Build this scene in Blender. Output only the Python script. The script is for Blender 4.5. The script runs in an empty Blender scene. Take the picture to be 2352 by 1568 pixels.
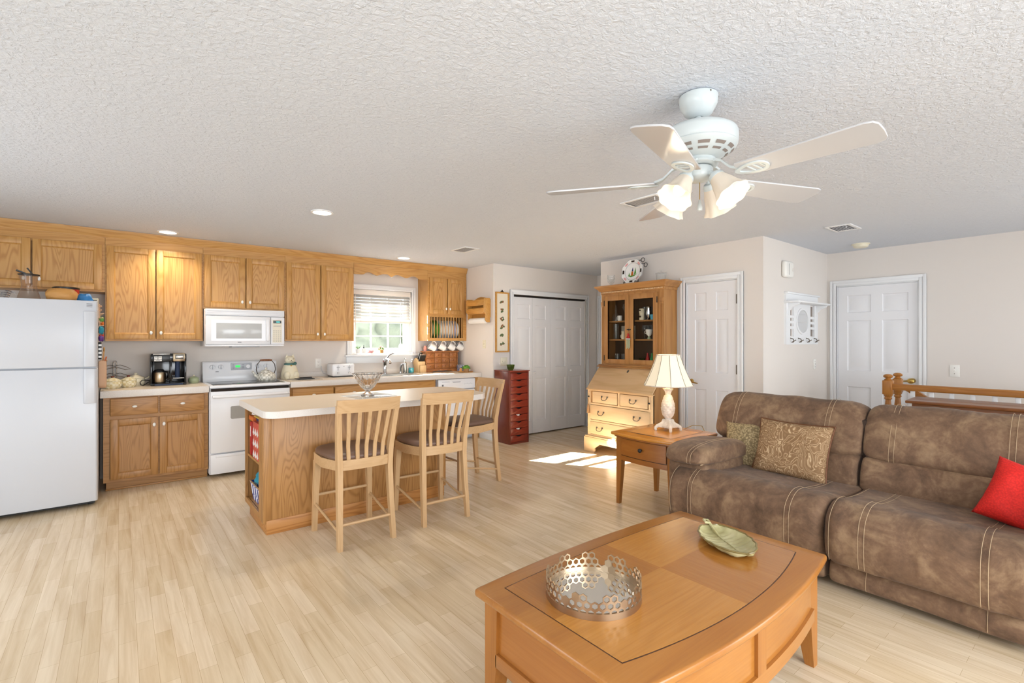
import bpy, bmesh, math, random
from mathutils import Vector, Matrix, noise
random.seed(7)
PI = math.pi
scene = bpy.context.scene
COL = scene.collection

# ---------------------------------------------------------------- camera, world, sun, window light, exposure
FPX, YAW, CAMH = 1129.55, 0.6746, 1.3789
cam_d = bpy.data.cameras.new('camera'); cam = bpy.data.objects.new('camera', cam_d); COL.objects.link(cam)
cam_d.sensor_fit = 'HORIZONTAL'; cam_d.sensor_width = 36.0; cam_d.lens = FPX/2352*36.0
cam_d.shift_y = -2.34/2352; cam_d.clip_start = 0.05
cam.location = (0, 0, CAMH); cam.rotation_euler = (PI/2, 0, -YAW)
scene.camera = cam
scene.view_settings.view_transform = 'Standard'; scene.view_settings.look = 'None'
scene.view_settings.gamma = 1.0; scene.view_settings.use_curve_mapping = False
scene.view_settings.exposure = 0.44
world = bpy.data.worlds.new('daylight'); scene.world = world; world.use_nodes = True
bg = world.node_tree.nodes['Background']; bg.inputs[0].default_value = (0.86, 0.93, 1.0, 1); bg.inputs[1].default_value = 1.2

def light(name, kind, loc, energy, color=(1, 1, 1), rot=(0, 0, 0), **kw):
    d = bpy.data.lights.new(name, kind); d.energy = energy; d.color = color
    for k, v in kw.items(): setattr(d, k, v)
    o = bpy.data.objects.new(name, d); COL.objects.link(o); o.location = loc; o.rotation_euler = rot
    return o
# morning sun through the kitchen window (travels +X, -Y, down)
sv = Vector((1.0, -1.84, -1.22)).normalized()
light('sun', 'SUN', (0, 9, 6), 95.0, (1, 0.95, 0.88), sv.to_track_quat('-Z', 'Y').to_euler(), angle=0.006)
# daylight by the doors in the left wall; both back lamps are added fill
light('daylight_sliding_door', 'AREA', (-2.12, -0.35, 1.05), 46, (0.88, 0.94, 1.0), (PI/2-0.02, 0, -PI/2), shape='RECTANGLE', size=2.3, size_y=1.9)
light('fill_back_left', 'AREA', (1.5, -2.12, 1.25), 80, (0.90, 0.95, 1.0), (PI/2-0.42, 0, 0), shape='RECTANGLE', size=3.2, size_y=1.7, spread=2.4)
light('fill_back_right', 'AREA', (5.2, -2.12, 1.15), 36, (0.90, 0.95, 1.0), (PI/2-0.30, 0, 0), shape='RECTANGLE', size=1.8, size_y=1.9, spread=2.6)
light('daylight_dining_door', 'AREA', (-2.12, 3.5, 1.1), 26, (0.88, 0.94, 1.0), (PI/2-0.3, 0, -PI/2), shape='RECTANGLE', size=1.7, size_y=1.9)
light('daylight_kitchen_window', 'AREA', (2.83, 6.50, 1.45), 6, (0.95, 0.98, 1.0), (-PI/2, 0, 0), shape='RECTANGLE', size=0.74, size_y=0.8)

# ---------------------------------------------------------------- mesh builder
class MB:
    def __init__(s, M=None):
        s.bm = bmesh.new(); s.M = M; s.mi = 0
    def _v(s, p):
        p = Vector(p)
        if s.M is not None: p = s.M(p) if callable(s.M) else s.M @ p
        return s.bm.verts.new(p)
    def _f(s, vs):
        try:
            f = s.bm.faces.new(vs); f.material_index = s.mi; return f
        except ValueError: return None
    def add(s, t):
        m = {v: s._v(v.co) for v in t.verts}
        for f in t.faces: s._f([m[v] for v in f.verts])
        t.free(); return s
    def box(s, x0, x1, y0, y1, z0, z1, b=0, seg=2):
        t = bmesh.new(); bmesh.ops.create_cube(t, size=1)
        for v in t.verts:
            v.co = ((x0+x1)/2+v.co.x*(x1-x0), (y0+y1)/2+v.co.y*(y1-y0), (z0+z1)/2+v.co.z*(z1-z0))
        if b > 0:
            b = min(b, 0.45*min(abs(x1-x0), abs(y1-y0), abs(z1-z0)))
            bmesh.ops.bevel(t, geom=t.edges[:], offset=b, segments=seg, affect='EDGES', profile=0.5)
        return s.add(t)
    def loft(s, rings, closed=True, caps=True):
        R = [[s._v(p) for p in r] for r in rings]
        n = len(R[0])
        for a, b in zip(R[:-1], R[1:]):
            for i in range(n if closed else n-1):
                j = (i+1) % n; s._f([a[i], a[j], b[j], b[i]])
        if caps and closed: s._f(R[0][::-1]); s._f(R[-1])
        return s
    def prism(s, poly, axis, d0, d1, b=0, seg=2):
        t = bmesh.new()
        def P(a, c, d): return {'x': (d, a, c), 'y': (a, d, c), 'z': (a, c, d)}[axis]
        A = [t.verts.new(P(a, c, d0)) for a, c in poly]; B = [t.verts.new(P(a, c, d1)) for a, c in poly]
        n = len(poly); t.faces.new(A[::-1]); t.faces.new(B)
        for i in range(n): t.faces.new([A[i], A[(i+1) % n], B[(i+1) % n], B[i]])
        bmesh.ops.recalc_face_normals(t, faces=t.faces[:])
        if b > 0:
            ed = [e for e in t.edges if len(e.link_faces) == 2 and e.calc_face_angle(0) > 0.5]
            bmesh.ops.bevel(t, geom=ed, offset=b, segments=seg, affect='EDGES', profile=0.5)
        return s.add(t)
    def tube(s, pts, r, seg=8, closed=False, caps=True):
        pts = [Vector(p) for p in pts]; n = len(pts)
        rr = r if isinstance(r, (list, tuple)) else [r]*n
        T = []
        for i in range(n):
            if closed: d = pts[(i+1) % n]-pts[i-1]
            else: d = pts[min(i+1, n-1)]-pts[max(i-1, 0)]
            T.append(d.normalized() if d.length > 1e-9 else Vector((0, 0, 1)))
        u = T[0].orthogonal().normalized(); rings = []
        for i in range(n):
            u = (u-T[i]*u.dot(T[i]))
            u = u.normalized() if u.length > 1e-6 else T[i].orthogonal().normalized()
            w = T[i].cross(u)
            rings.append([pts[i]+(u*math.cos(2*PI*k/seg)+w*math.sin(2*PI*k/seg))*rr[i] for k in range(seg)])
        if closed: rings.append(rings[0]); return s.loft(rings, True, False)
        return s.loft(rings, True, caps)
    def bar(s, p0, p1, w, d, up=(0, 0, 1), w1=None, d1=None, b=0):
        p0, p1 = Vector(p0), Vector(p1); z = (p1-p0).normalized(); up = Vector(up)
        x = up.cross(z)
        if x.length < 1e-5: x = Vector((1, 0, 0)).cross(z)
        x.normalize(); y = z.cross(x); w1 = w if w1 is None else w1; d1 = d if d1 is None else d1
        q = [(-1, -1), (1, -1), (1, 1), (-1, 1)]
        return s.loft([[p0+x*a*w/2+y*c*d/2 for a, c in q], [p1+x*a*w1/2+y*c*d1/2 for a, c in q]])
    def lathe(s, prof, c=(0, 0), seg=24, z0=0.0, closed=False, fn=None):
        rings = []
        for r, z in prof:
            rings.append([(c[0]+(r*(fn(k/seg, z) if fn else 1))*math.cos(2*PI*k/seg), c[1]+(r*(fn(k/seg, z) if fn else 1))*math.sin(2*PI*k/seg), z0+z) for k in range(seg)])
        if closed: rings.append(rings[0]); return s.loft(rings, True, False)
        return s.loft(rings, True, True)
    def sphere(s, c, r, u=16, v=10):
        if not isinstance(r, (tuple, list)): r = (r, r, r)
        t = bmesh.new(); bmesh.ops.create_uvsphere(t, u_segments=u, v_segments=v, radius=1)
        for q in t.verts: q.co = (c[0]+q.co.x*r[0], c[1]+q.co.y*r[1], c[2]+q.co.z*r[2])
        return s.add(t)
    def cyl(s, p0, p1, r0, r1=None, seg=16):
        return s.tube([p0, p1], [r0, r0 if r1 is None else r1], seg)
    def grid(s, fn, nu, nv):
        V = [[s._v(fn(i/nu, j/nv)) for j in range(nv+1)] for i in range(nu+1)]
        for i in range(nu):
            for j in range(nv): s._f([V[i][j], V[i+1][j], V[i+1][j+1], V[i][j+1]])
        return s

OFF = {}
def thing(name, label, cat, loc=(0, 0, 0), group=None):
    o = bpy.data.objects.new(name, None); COL.objects.link(o); o.location = loc; o.empty_display_size = 0.1
    o['label'] = label; o['category'] = cat
    if group: o['group'] = group
    OFF[o] = Vector(loc); return o
def part(name, mb, mat, parent=None, label=None, ang=40, local=False, rough=False):
    bm = mb.bm; off = Vector((0, 0, 0)); r = parent
    while r is not None and r.parent is not None: r = r.parent
    if r is not None: off = OFF.get(r, off)
    if not local and off.length: bmesh.ops.translate(bm, vec=-off, verts=bm.verts[:])
    bmesh.ops.remove_doubles(bm, verts=bm.verts[:], dist=1e-6)
    bmesh.ops.recalc_face_normals(bm, faces=bm.faces[:])
    me = bpy.data.meshes.new(name); bm.to_mesh(me); bm.free()
    for m in (mat if isinstance(mat, (list, tuple)) else [mat]): me.materials.append(M[m] if isinstance(m, str) else m)
    for p in me.polygons: p.use_smooth = True
    me.set_sharp_from_angle(angle=math.radians(ang))
    o = bpy.data.objects.new(name, me); COL.objects.link(o)
    if parent is not None: o.parent = parent
    if label: o['label'] = label
    return o
def solo(name, mb, mat, label, cat, loc=(0, 0, 0), group=None, **k):
    """a thing that is a single mesh, origin at loc"""
    bmesh.ops.translate(mb.bm, vec=-Vector(loc), verts=mb.bm.verts[:])
    o = part(name, mb, mat, None, **k); o.location = loc; o['label'] = label; o['category'] = cat
    if group: o['group'] = group
    OFF[o] = Vector(loc); return o
def struct(name, mb, mat, parent=None, label=None, **k):
    o = part(name, mb, mat, parent, **k)
    if parent is None: o['kind'] = 'structure'
    if label: o['label'] = label
    return o
def copy_tree(o, parent=None):
    c = o.copy(); COL.objects.link(c)
    if parent is not None: c.parent = parent
    for ch in list(o.children): copy_tree(ch, c)
    return c
def dup(o, loc, label, group=None, rz=None):
    c = copy_tree(o); c.location = loc
    if rz is not None: c.rotation_euler = (0, 0, rz)
    if label: c['label'] = label
    if group: c['group'] = group
    return c
def fm(n, seg=16): return [2*PI*k/n for k in range(n)]
def circ(cx, cy, r, n=24, a0=0, a1=2*PI): return [(cx+r*math.cos(a0+(a1-a0)*k/n), cy+r*math.sin(a0+(a1-a0)*k/n)) for k in range(n)]
# frames: local (u right as seen, d out of the wall, z up)
YK, XE, YC, XP, XH, YA, XS = 6.39, 4.02, 5.44, 6.148, 5.113, 2.306, 6.814
def onK(p): return Vector((p[0], YK-p[1], p[2]))             # kitchen wall
def onC(p): return Vector((p[0], YC-p[1], p[2]))             # closet wall
def onE(p): return Vector((XE-p[1], -p[0], p[2]))            # end wall of the kitchen, u=-Y
def onH(p): return Vector((XH-p[1], -p[0], p[2]))            # wall behind the bureau, u=-Y
def onA(p): return Vector((p[0], YA-p[1], p[2]))             # alcove wall
def onS(p): return Vector((XS-p[1], -p[0], p[2]))            # stair wall, u=-Y

# ---------------------------------------------------------------- materials
M = {}
def lin(h):
    h = h.lstrip('#'); c = [int(h[i:i+2], 16)/255 for i in (0, 2, 4)]
    return tuple((x/12.92 if x <= 0.04045 else ((x+0.055)/1.055)**2.4) for x in c)+(1,)
def base(name, color, rough=0.5, metal=0.0, **k):
    m = bpy.data.materials.new(name); m.use_nodes = True; M[name] = m
    b = m.node_tree.nodes['Principled BSDF']
    b.inputs['Base Color'].default_value = lin(color) if isinstance(color, str) else color
    b.inputs['Roughness'].default_value = rough; b.inputs['Metallic'].default_value = metal
    for kk, v in k.items(): b.inputs[kk.replace('_', ' ')].default_value = v
    return m, m.node_tree.nodes, m.node_tree.links, b
def coords(n, l, scale=(1, 1, 1), jitter=True):
    tc = n.new('ShaderNodeTexCoord'); src = tc.outputs['Object']
    if jitter:
        oi = n.new('ShaderNodeObjectInfo'); mu = n.new('ShaderNodeVectorMath'); mu.operation = 'MULTIPLY_ADD'
        cx = n.new('ShaderNodeCombineXYZ')
        for i in range(3): l.new(oi.outputs['Random'], cx.inputs[i])
        l.new(cx.outputs[0], mu.inputs[0]); mu.inputs[1].default_value = (17.3, 9.1, 23.7); l.new(src, mu.inputs[2]); src = mu.outputs[0]
    mp = n.new('ShaderNodeMapping'); mp.inputs['Scale'].default_value = scale; l.new(src, mp.inputs[0])
    return mp.outputs[0]
def noise_n(n, l, vec, scale, detail=4, rough=0.55, dist=0.0):
    t = n.new('ShaderNodeTexNoise'); t.inputs['Scale'].default_value = scale; t.inputs['Detail'].default_value = detail
    t.inputs['Roughness'].default_value = rough; t.inputs['Distortion'].default_value = dist
    if vec is not None: l.new(vec, t.inputs['Vector'])
    return t.outputs['Fac']
def ramp(n, l, fac, stops):
    r = n.new('ShaderNodeValToRGB'); e = r.color_ramp.elements
    while len(e) < len(stops): e.new(0.5)
    for i, (p, c) in enumerate(stops): e[i].position = p; e[i].color = lin(c) if isinstance(c, str) else c
    l.new(fac, r.inputs[0]); return r.outputs[0]
def math_n(n, l, op, a, b=None, c=None):
    t = n.new('ShaderNodeMath'); t.operation = op
    for i, v in enumerate((a, b, c)):
        if v is None: continue
        if isinstance(v, (int, float)): t.inputs[i].default_value = v
        else: l.new(v, t.inputs[i])
    return t.outputs[0]
def bump(n, l, b, h, strength=0.3, dist=0.01):
    t = n.new('ShaderNodeBump'); t.inputs['Strength'].default_value = strength; t.inputs['Distance'].default_value = dist
    l.new(h, t.inputs['Height']); l.new(t.outputs[0], b.inputs['Normal'])
def wood(name, dark, mid, lite, axis='z', rough=0.4, ringf=20.0, ring=0.45, coat=0.0, fine=1.0, soft=0.4):
    m, n, l, b = base(name, mid, rough)
    D, A, L = lin(dark), lin(mid), lin(lite); q = soft
    dark = tuple(D[i]*(1-q)+A[i]*q for i in range(4)); lite = tuple(L[i]*(1-q)+A[i]*q for i in range(4))
    g = {'x': (1.1, 9, 9), 'y': (9, 1.1, 9), 'z': (9, 9, 1.1)}[axis]
    v = coords(n, l, g)
    low = noise_n(n, l, v, 0.55, 2, 0.5, 0.4)
    rings = math_n(n, l, 'SINE', math_n(n, l, 'MULTIPLY', low, ringf*6.28))
    rings = math_n(n, l, 'MULTIPLY_ADD', rings, 0.5, 0.5); rings = math_n(n, l, 'POWER', rings, 2.6)
    fineg = {'x': (3, 110, 110), 'y': (110, 3, 110), 'z': (110, 110, 3)}[axis]
    st = noise_n(n, l, coords(n, l, fineg), 1.0, 3, 0.6)
    fac = math_n(n, l, 'ADD', math_n(n, l, 'MULTIPLY', rings, ring), math_n(n, l, 'MULTIPLY', st, (1-ring)*fine))
    l.new(ramp(n, l, fac, [(0.12, lite), (0.45, mid), (0.95, dark)]), b.inputs['Base Color'])
    if coat: b.inputs['Coat Weight'].default_value = coat; b.inputs['Coat Roughness'].default_value = 0.12
    bump(n, l, b, st, 0.08, 0.002)
    return m
def flat(name, color, rough=0.5, metal=0.0, **k): return base(name, color, rough, metal, **k)[0]
def noisy(name, c1, c2, scale=40, rough=0.6, bmp=0.0, bscale=None, detail=4, lo=0.35, hi=0.65, metal=0.0, dist=0.004):
    m, n, l, b = base(name, c1, rough, metal); v = coords(n, l)
    f = noise_n(n, l, v, scale, detail)
    l.new(ramp(n, l, f, [(lo, c1), (hi, c2)]), b.inputs['Base Color'])
    if bmp: bump(n, l, b, noise_n(n, l, v, bscale or scale, 3), bmp, dist)
    return m
def glassy(name, tint='FFFFFF', alpha_mix=0.12, rough=0.02):
    """thin clear pane: mostly transparent with a fresnel sheen"""
    m = bpy.data.materials.new(name); m.use_nodes = True; M[name] = m; n, l = m.node_tree.nodes, m.node_tree.links
    n.remove(n['Principled BSDF']); out = n['Material Output']
    tr = n.new('ShaderNodeBsdfTransparent'); tr.inputs[0].default_value = lin(tint)
    gl = n.new('ShaderNodeBsdfGlossy'); gl.inputs['Roughness'].default_value = rough
    mx = n.new('ShaderNodeMixShader'); lw = n.new('ShaderNodeLayerWeight'); lw.inputs['Blend'].default_value = alpha_mix
    l.new(lw.outputs['Facing'] if False else lw.outputs['Fresnel'], mx.inputs[0]); l.new(tr.outputs[0], mx.inputs[1]); l.new(gl.outputs[0], mx.inputs[2]); l.new(mx.outputs[0], out.inputs[0])
    return m
def clear(name, tint='FFFFFF', lo=0.05, hi=0.55, body='FFFFFF'):
    """clear vessel: see-through in the middle, pale and shiny towards its edges"""
    m = bpy.data.materials.new(name); m.use_nodes = True; M[name] = m; n, l = m.node_tree.nodes, m.node_tree.links
    n.remove(n['Principled BSDF']); out = n['Material Output']
    tr = n.new('ShaderNodeBsdfTransparent'); tr.inputs[0].default_value = lin(tint)
    gl = n.new('ShaderNodeBsdfGlossy'); gl.inputs['Roughness'].default_value = 0.04
    df = n.new('ShaderNodeBsdfTranslucent'); df.inputs[0].default_value = lin(body); d2 = n.new('ShaderNodeBsdfDiffuse'); d2.inputs[0].default_value = lin(body)  # pale diffuse body stands in for bright edge reflections
    m0 = n.new('ShaderNodeMixShader'); l.new(df.outputs[0], m0.inputs[1]); l.new(d2.outputs[0], m0.inputs[2])
    m1 = n.new('ShaderNodeMixShader'); m1.inputs[0].default_value = 0.5; l.new(m0.outputs[0], m1.inputs[1]); l.new(gl.outputs[0], m1.inputs[2])
    lw = n.new('ShaderNodeLayerWeight'); lw.inputs['Blend'].default_value = 0.5
    f = math_n(n, l, 'MULTIPLY_ADD', math_n(n, l, 'POWER', lw.outputs['Facing'], 3.0), hi-lo, lo)
    mx = n.new('ShaderNodeMixShader'); l.new(f, mx.inputs[0]); l.new(tr.outputs[0], mx.inputs[1]); l.new(m1.outputs[0], mx.inputs[2]); l.new(mx.outputs[0], out.inputs[0])
    return m
def emit(name, color, strength):
    m, n, l, b = base(name, color, 0.5); b.inputs['Emission Color'].default_value = lin(color); b.inputs['Emission Strength'].default_value = strength
    return m

# room surfaces
m, n, l, b = base('wall', 'E4DDD6', 0.75); bump(n, l, b, noise_n(n, l, coords(n, l, jitter=False), 160, 3), 0.06, 0.002)
m, n, l, b = base('ceiling', 'DADFE7', 0.85); v = coords(n, l, jitter=False)
h1 = noise_n(n, l, v, 42, 5, 0.62, 0.7); h1 = math_n(n, l, 'SMOOTHSTEP', h1, 0.42, 0.62) if False else h1
bump(n, l, b, math_n(n, l, 'POWER', h1, 1.6), 0.9, 0.012)
m, n, l, b = base('floor', 'DCC39E', 0.27)
tc = n.new('ShaderNodeTexCoord'); sp = n.new('ShaderNodeSeparateXYZ'); cb = n.new('ShaderNodeCombineXYZ')
l.new(tc.outputs['Object'], sp.inputs[0]); l.new(sp.outputs['Y'], cb.inputs['X']); l.new(sp.outputs['X'], cb.inputs['Y'])
br = n.new('ShaderNodeTexBrick'); br.offset = 0.37; br.inputs['Scale'].default_value = 1.0
br.inputs['Color1'].default_value = lin('D8C3A2'); br.inputs['Color2'].default_value = lin('E6D4B8'); br.inputs['Mortar'].default_value = lin('B89E7A')
br.inputs['Mortar Size'].default_value = 0.0007; br.inputs['Brick Width'].default_value = 0.43; br.inputs['Row Height'].default_value = 0.066
br.inputs['Mortar Smooth'].default_value = 0.3
l.new(cb.outputs[0], br.inputs['Vector'])
g1 = noise_n(n, l, coords(n, l, (26, 1.6, 1), False), 1.0, 6, 0.6, 0.6)
mx = n.new('ShaderNodeMix'); mx.data_type = 'RGBA'; mx.blend_type = 'MULTIPLY'; mx.inputs['Factor'].default_value = 1.0
l.new(br.outputs['Color'], mx.inputs['A']); l.new(ramp(n, l, g1, [(0.3, 'E8E0D6'), (0.62, 'FFFFFF')]), mx.inputs['B']); l.new(mx.outputs['Result'], b.inputs['Base Color'])
b.inputs['Specular IOR Level'].default_value = 0.5
flat('trim_white', 'EDEEEF', 0.38); flat('door_white', 'ECECEE', 0.42); flat('switch_white', 'F2F0EA', 0.35); flat('almond', 'E6DFC8', 0.4)
# cabinets and furniture
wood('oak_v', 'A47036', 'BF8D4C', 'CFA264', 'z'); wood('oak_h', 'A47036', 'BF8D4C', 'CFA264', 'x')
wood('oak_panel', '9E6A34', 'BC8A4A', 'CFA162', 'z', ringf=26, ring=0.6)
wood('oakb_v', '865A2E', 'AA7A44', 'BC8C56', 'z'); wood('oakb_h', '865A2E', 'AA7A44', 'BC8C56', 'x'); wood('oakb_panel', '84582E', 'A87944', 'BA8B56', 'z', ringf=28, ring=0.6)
wood('oak_floorplinth', '8A5426', 'B67C40', 'C48D52', 'x', ringf=22, ring=0.6)
wood('beech', 'B48C5E', 'C9A478', 'D4B288', 'z', 0.38, ring=0.25); wood('beech_h', 'B48C5E', 'C9A478', 'D4B288', 'x', 0.38, ring=0.25)
wood('cherry_x', '864A18', 'A46A2C', 'B47C3C', 'x', 0.28, ring=0.25, coat=0.25, ringf=4); wood('cherry_y', '804616', '9C6026', 'AC7236', 'y', 0.28, ring=0.25, coat=0.25, ringf=4)
wood('cherry_z', '804818', '9E6428', 'AE7638', 'z', 0.32, ring=0.25, coat=0.15, ringf=4); wood('veneer_a', '9A5E1E', 'B87C34', 'C68C44', 'x', 0.22, ring=0.12, coat=0.3); wood('veneer_b', '90541A', 'A66A28', 'B47A38', 'y', 0.22, ring=0.12, coat=0.3)
wood('endtop_a', 'B06A20', 'C98532', 'D59543', 'x', 0.22, ring=0.12, coat=0.3); wood('endtop_b', 'B87222', 'D08E3A', 'DA9C4A', 'y', 0.22, ring=0.12, coat=0.3)
flat('inlay', '4A2810', 0.35)
wood('pine', '88582A', 'A87640', 'B88A52', 'z', 0.42, ring=0.4, ringf=6); wood('pine_y', '88582A', 'A87640', 'B88A52', 'y', 0.42, ring=0.4, ringf=6)
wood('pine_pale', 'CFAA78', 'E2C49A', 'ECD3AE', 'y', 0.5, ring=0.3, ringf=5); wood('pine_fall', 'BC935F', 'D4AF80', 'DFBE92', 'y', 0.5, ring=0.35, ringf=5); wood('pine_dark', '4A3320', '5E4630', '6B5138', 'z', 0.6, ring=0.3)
wood('mahogany', '4F150C', '7E2A18', '8E3822', 'x', 0.3, ring=0.25, coat=0.2); wood('mahogany_v', '4A160E', '6E2A1A', '7C3826', 'z', 0.28, ring=0.25, coat=0.3)
wood('walnut', '5E3416', '7F4C26', '925C32', 'y', 0.3, ring=0.4, coat=0.2); wood('railwood', '8E5420', 'AE7232', 'BE8444', 'y', 0.35, ring=0.4); wood('railwood_z', '8E5420', 'AE7232', 'BE8444', 'z', 0.35, ring=0.4)
wood('spicewood', 'A8722E', 'CB9448', 'D9A65C', 'y', 0.42, ring=0.3); wood('chestwood', '7A431C', 'A0632F', 'B1753E', 'x', 0.42, ring=0.35); wood('blockwood', 'C39A62', 'D9B684', 'E4C69A', 'z', 0.5, ring=0.2)
flat('dark_gap', '241A12', 0.9); flat('black', '141414', 0.35); flat('black_gloss', '0C0C0E', 0.12); flat('black_iron', '1D1B1A', 0.5); flat('rubber', '1A1A1A', 0.8)
noisy('counter', 'DCCBB5', 'E6D8C6', 220, 0.36); noisy('counter_edge', 'D9D2CA', 'E6E0DA', 260, 0.4)
flat('knob_white', 'F4F2EC', 0.2, Coat_Weight=0.4)
# appliances
m, n, l, b = base('fridge_white', 'C8CACF', 0.30); bump(n, l, b, noise_n(n, l, coords(n, l), 420, 2), 0.04, 0.001)
flat('enamel', 'EDEEF1', 0.22); flat('enamel_grey', 'B9BCC2', 0.3); flat('panel_grey', 'A9ABB0', 0.4); flat('cooktop', '1E2226', 0.1); flat('ovenglass', 'A9A9A6', 0.12); flat('mw_glass', 'C4C6C6', 0.15); flat('bisque', 'E4DCC8', 0.4)
emit('display_green', '23C048', 1.2); emit('display_teal', '58D8D0', 1.0); flat('display_dark', '1A2A28', 0.2); flat('mark_grey', '6A6C70', 0.5)
flat('chrome', 'D4D6DA', 0.12, 1.0); flat('steel', 'B9B6B0', 0.25, 1.0); flat('steel_warm', 'B7A68C', 0.3, 1.0); flat('silver_leaf', 'B59F84', 0.34, 1.0); flat('mirror', 'F0F2F2', 0.02, 1.0); flat('brass', 'C6A45A', 0.22, 1.0); flat('bronze', '3C3028', 0.4, 0.7); flat('pewter', '6E665C', 0.35, 0.8)
# glass
glassy('pane'); glassy('cabinet_glass', 'F4F4F2', 0.10); clear('thin_glass', 'FCFDFD', 0.10, 0.7, 'F6F8F8'); clear('green_glass', 'B0C488', 0.2, 0.7, '8AA458'); clear('amber_plastic', 'F8F4F0', 0.06, 0.5, 'E6DED6'); glassy('aqua_liquid', '1FA9B4', 0.15, 0.05)
base('cut_glass', 'FFFFFF', 0.03, 0, IOR=1.45, Transmission_Weight=1.0)
# textiles
m, n, l, b = base('suede', '6B5442', 0.8); v = coords(n, l, jitter=True)
a1 = noise_n(n, l, v, 5.5, 5, 0.62, 0.8); a2 = noise_n(n, l, v, 26, 5, 0.7, 0.3)
f = math_n(n, l, 'ADD', math_n(n, l, 'MULTIPLY', a1, 0.72), math_n(n, l, 'MULTIPLY', a2, 0.28))
l.new(ramp(n, l, f, [(0.33, '503A28'), (0.5, '735740'), (0.66, '967A5C')]), b.inputs['Base Color'])
b.inputs['Sheen Weight'].default_value = 0.08; b.inputs['Sheen Roughness'].default_value = 0.5
bump(n, l, b, math_n(n, l, 'ADD', a1, math_n(n, l, 'MULTIPLY', noise_n(n, l, v, 60, 3), 0.25)), 0.35, 0.02)
flat('suede_dark', '3C2C22', 0.9); flat('thread', 'B59C7C', 0.7)
flat('seat_vinyl', '6E5446', 0.42)
m, n, l, b = base('paisley', '8A6C48', 0.8); v = coords(n, l, (1, 1, 1))
nz = noise_n(n, l, v, 9, 1.5, 0.5, 1.6); ln_ = math_n(n, l, 'ABSOLUTE', math_n(n, l, 'SINE', math_n(n, l, 'MULTIPLY', nz, 34)))
l.new(ramp(n, l, ln_, [(0.05, 'D0B690'), (0.35, 'A07E5A'), (1.0, '866644')]), b.inputs['Base Color']); bump(n, l, b, ln_, -0.3, 0.003)
m, n, l, b = base('waffle', '8C7A54', 0.85); v = coords(n, l, (1, 1, 1), False)
wv = n.new('ShaderNodeTexVoronoi'); wv.inputs['Scale'].default_value = 85; l.new(v, wv.inputs['Vector'])
l.new(ramp(n, l, wv.outputs['Distance'], [(0.1, 'BBA67C'), (0.7, '7C6A4A')]), b.inputs['Base Color']); bump(n, l, b, wv.outputs['Distance'], -0.6, 0.006)
m, n, l, b = base('red_knit', 'D81E12', 0.75); v = coords(n, l, (1, 1, 1), False)
wv = n.new('ShaderNodeTexVoronoi'); wv.inputs['Scale'].default_value = 120; l.new(v, wv.inputs['Vector'])
l.new(ramp(n, l, wv.outputs['Distance'], [(0.1, 'E0241A'), (0.8, 'C4180F')]), b.inputs['Base Color']); bump(n, l, b, wv.outputs['Distance'], -0.5, 0.005)
flat('piping_brown', '6A3E1C', 0.6)
m, n, l, b = base('shade_cloth', 'EADFC8', 0.8); b.inputs['Emission Color'].default_value = lin('FFE9C0'); b.inputs['Emission Strength'].default_value = 0.22
flat('shade_seam', '8A7F70', 0.7); noisy('lamp_plaster', 'C8BCAC', 'E4DACC', 30, 0.55, 0.2, 60)
emit('fan_glass', 'DACDBC', 0.08); emit('bulb', 'FFE2A8', 1.8); emit('downlight', 'FFF4E0', 7.0)
flat('fan_white', 'CDD4D4', 0.3); flat('fan_blade', 'C6C6C8', 0.14); flat('slot_dark', '8C8078', 0.7)
# ceramics, small goods
flat('cream', 'E9DFC4', 0.3); flat('white_china', 'F3F3F0', 0.18); flat('pink', 'E2A6A6', 0.6); flat('sage', 'A9B592', 0.3); noisy('leaf_glaze', 'A7A070', 'C4BD92', 14, 0.16, 0.15, 40); flat('leaf_rim', '7A6A3C', 0.25)
m, n, l, b = base('basketweave', 'E2D5A8', 0.25); v = coords(n, l, (1, 1, 1), False)
ck = n.new('ShaderNodeTexChecker'); ck.inputs['Scale'].default_value = 46; ck.inputs['Color1'].default_value = lin('EFE7CC'); ck.inputs['Color2'].default_value = lin('D8C898'); l.new(v, ck.inputs['Vector']); l.new(ck.outputs[0], b.inputs['Base Color'])
m, n, l, b = base('kettle_check', 'D8D2C4', 0.2); v = coords(n, l, (1, 1, 1), False)
ck = n.new('ShaderNodeTexChecker'); ck.inputs['Scale'].default_value = 40; ck.inputs['Color1'].default_value = lin('EFEBE0'); ck.inputs['Color2'].default_value = lin('C2BDAE'); l.new(v, ck.inputs['Vector']); l.new(ck.outputs[0], b.inputs['Base Color'])
m, n, l, b = base('blue_check', '2A3F96', 0.6); v = coords(n, l, (1, 1, 1), False)
ck = n.new('ShaderNodeTexChecker'); ck.inputs['Scale'].default_value = 24; ck.inputs['Color1'].default_value = lin('E8EAF2'); ck.inputs['Color2'].default_value = lin('22358C'); l.new(v, ck.inputs['Vector']); l.new(ck.outputs[0], b.inputs['Base Color'])
noisy('blue_pattern', '5A6690', 'D4D6DE', 70, 0.4, lo=0.48, hi=0.54)
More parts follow.
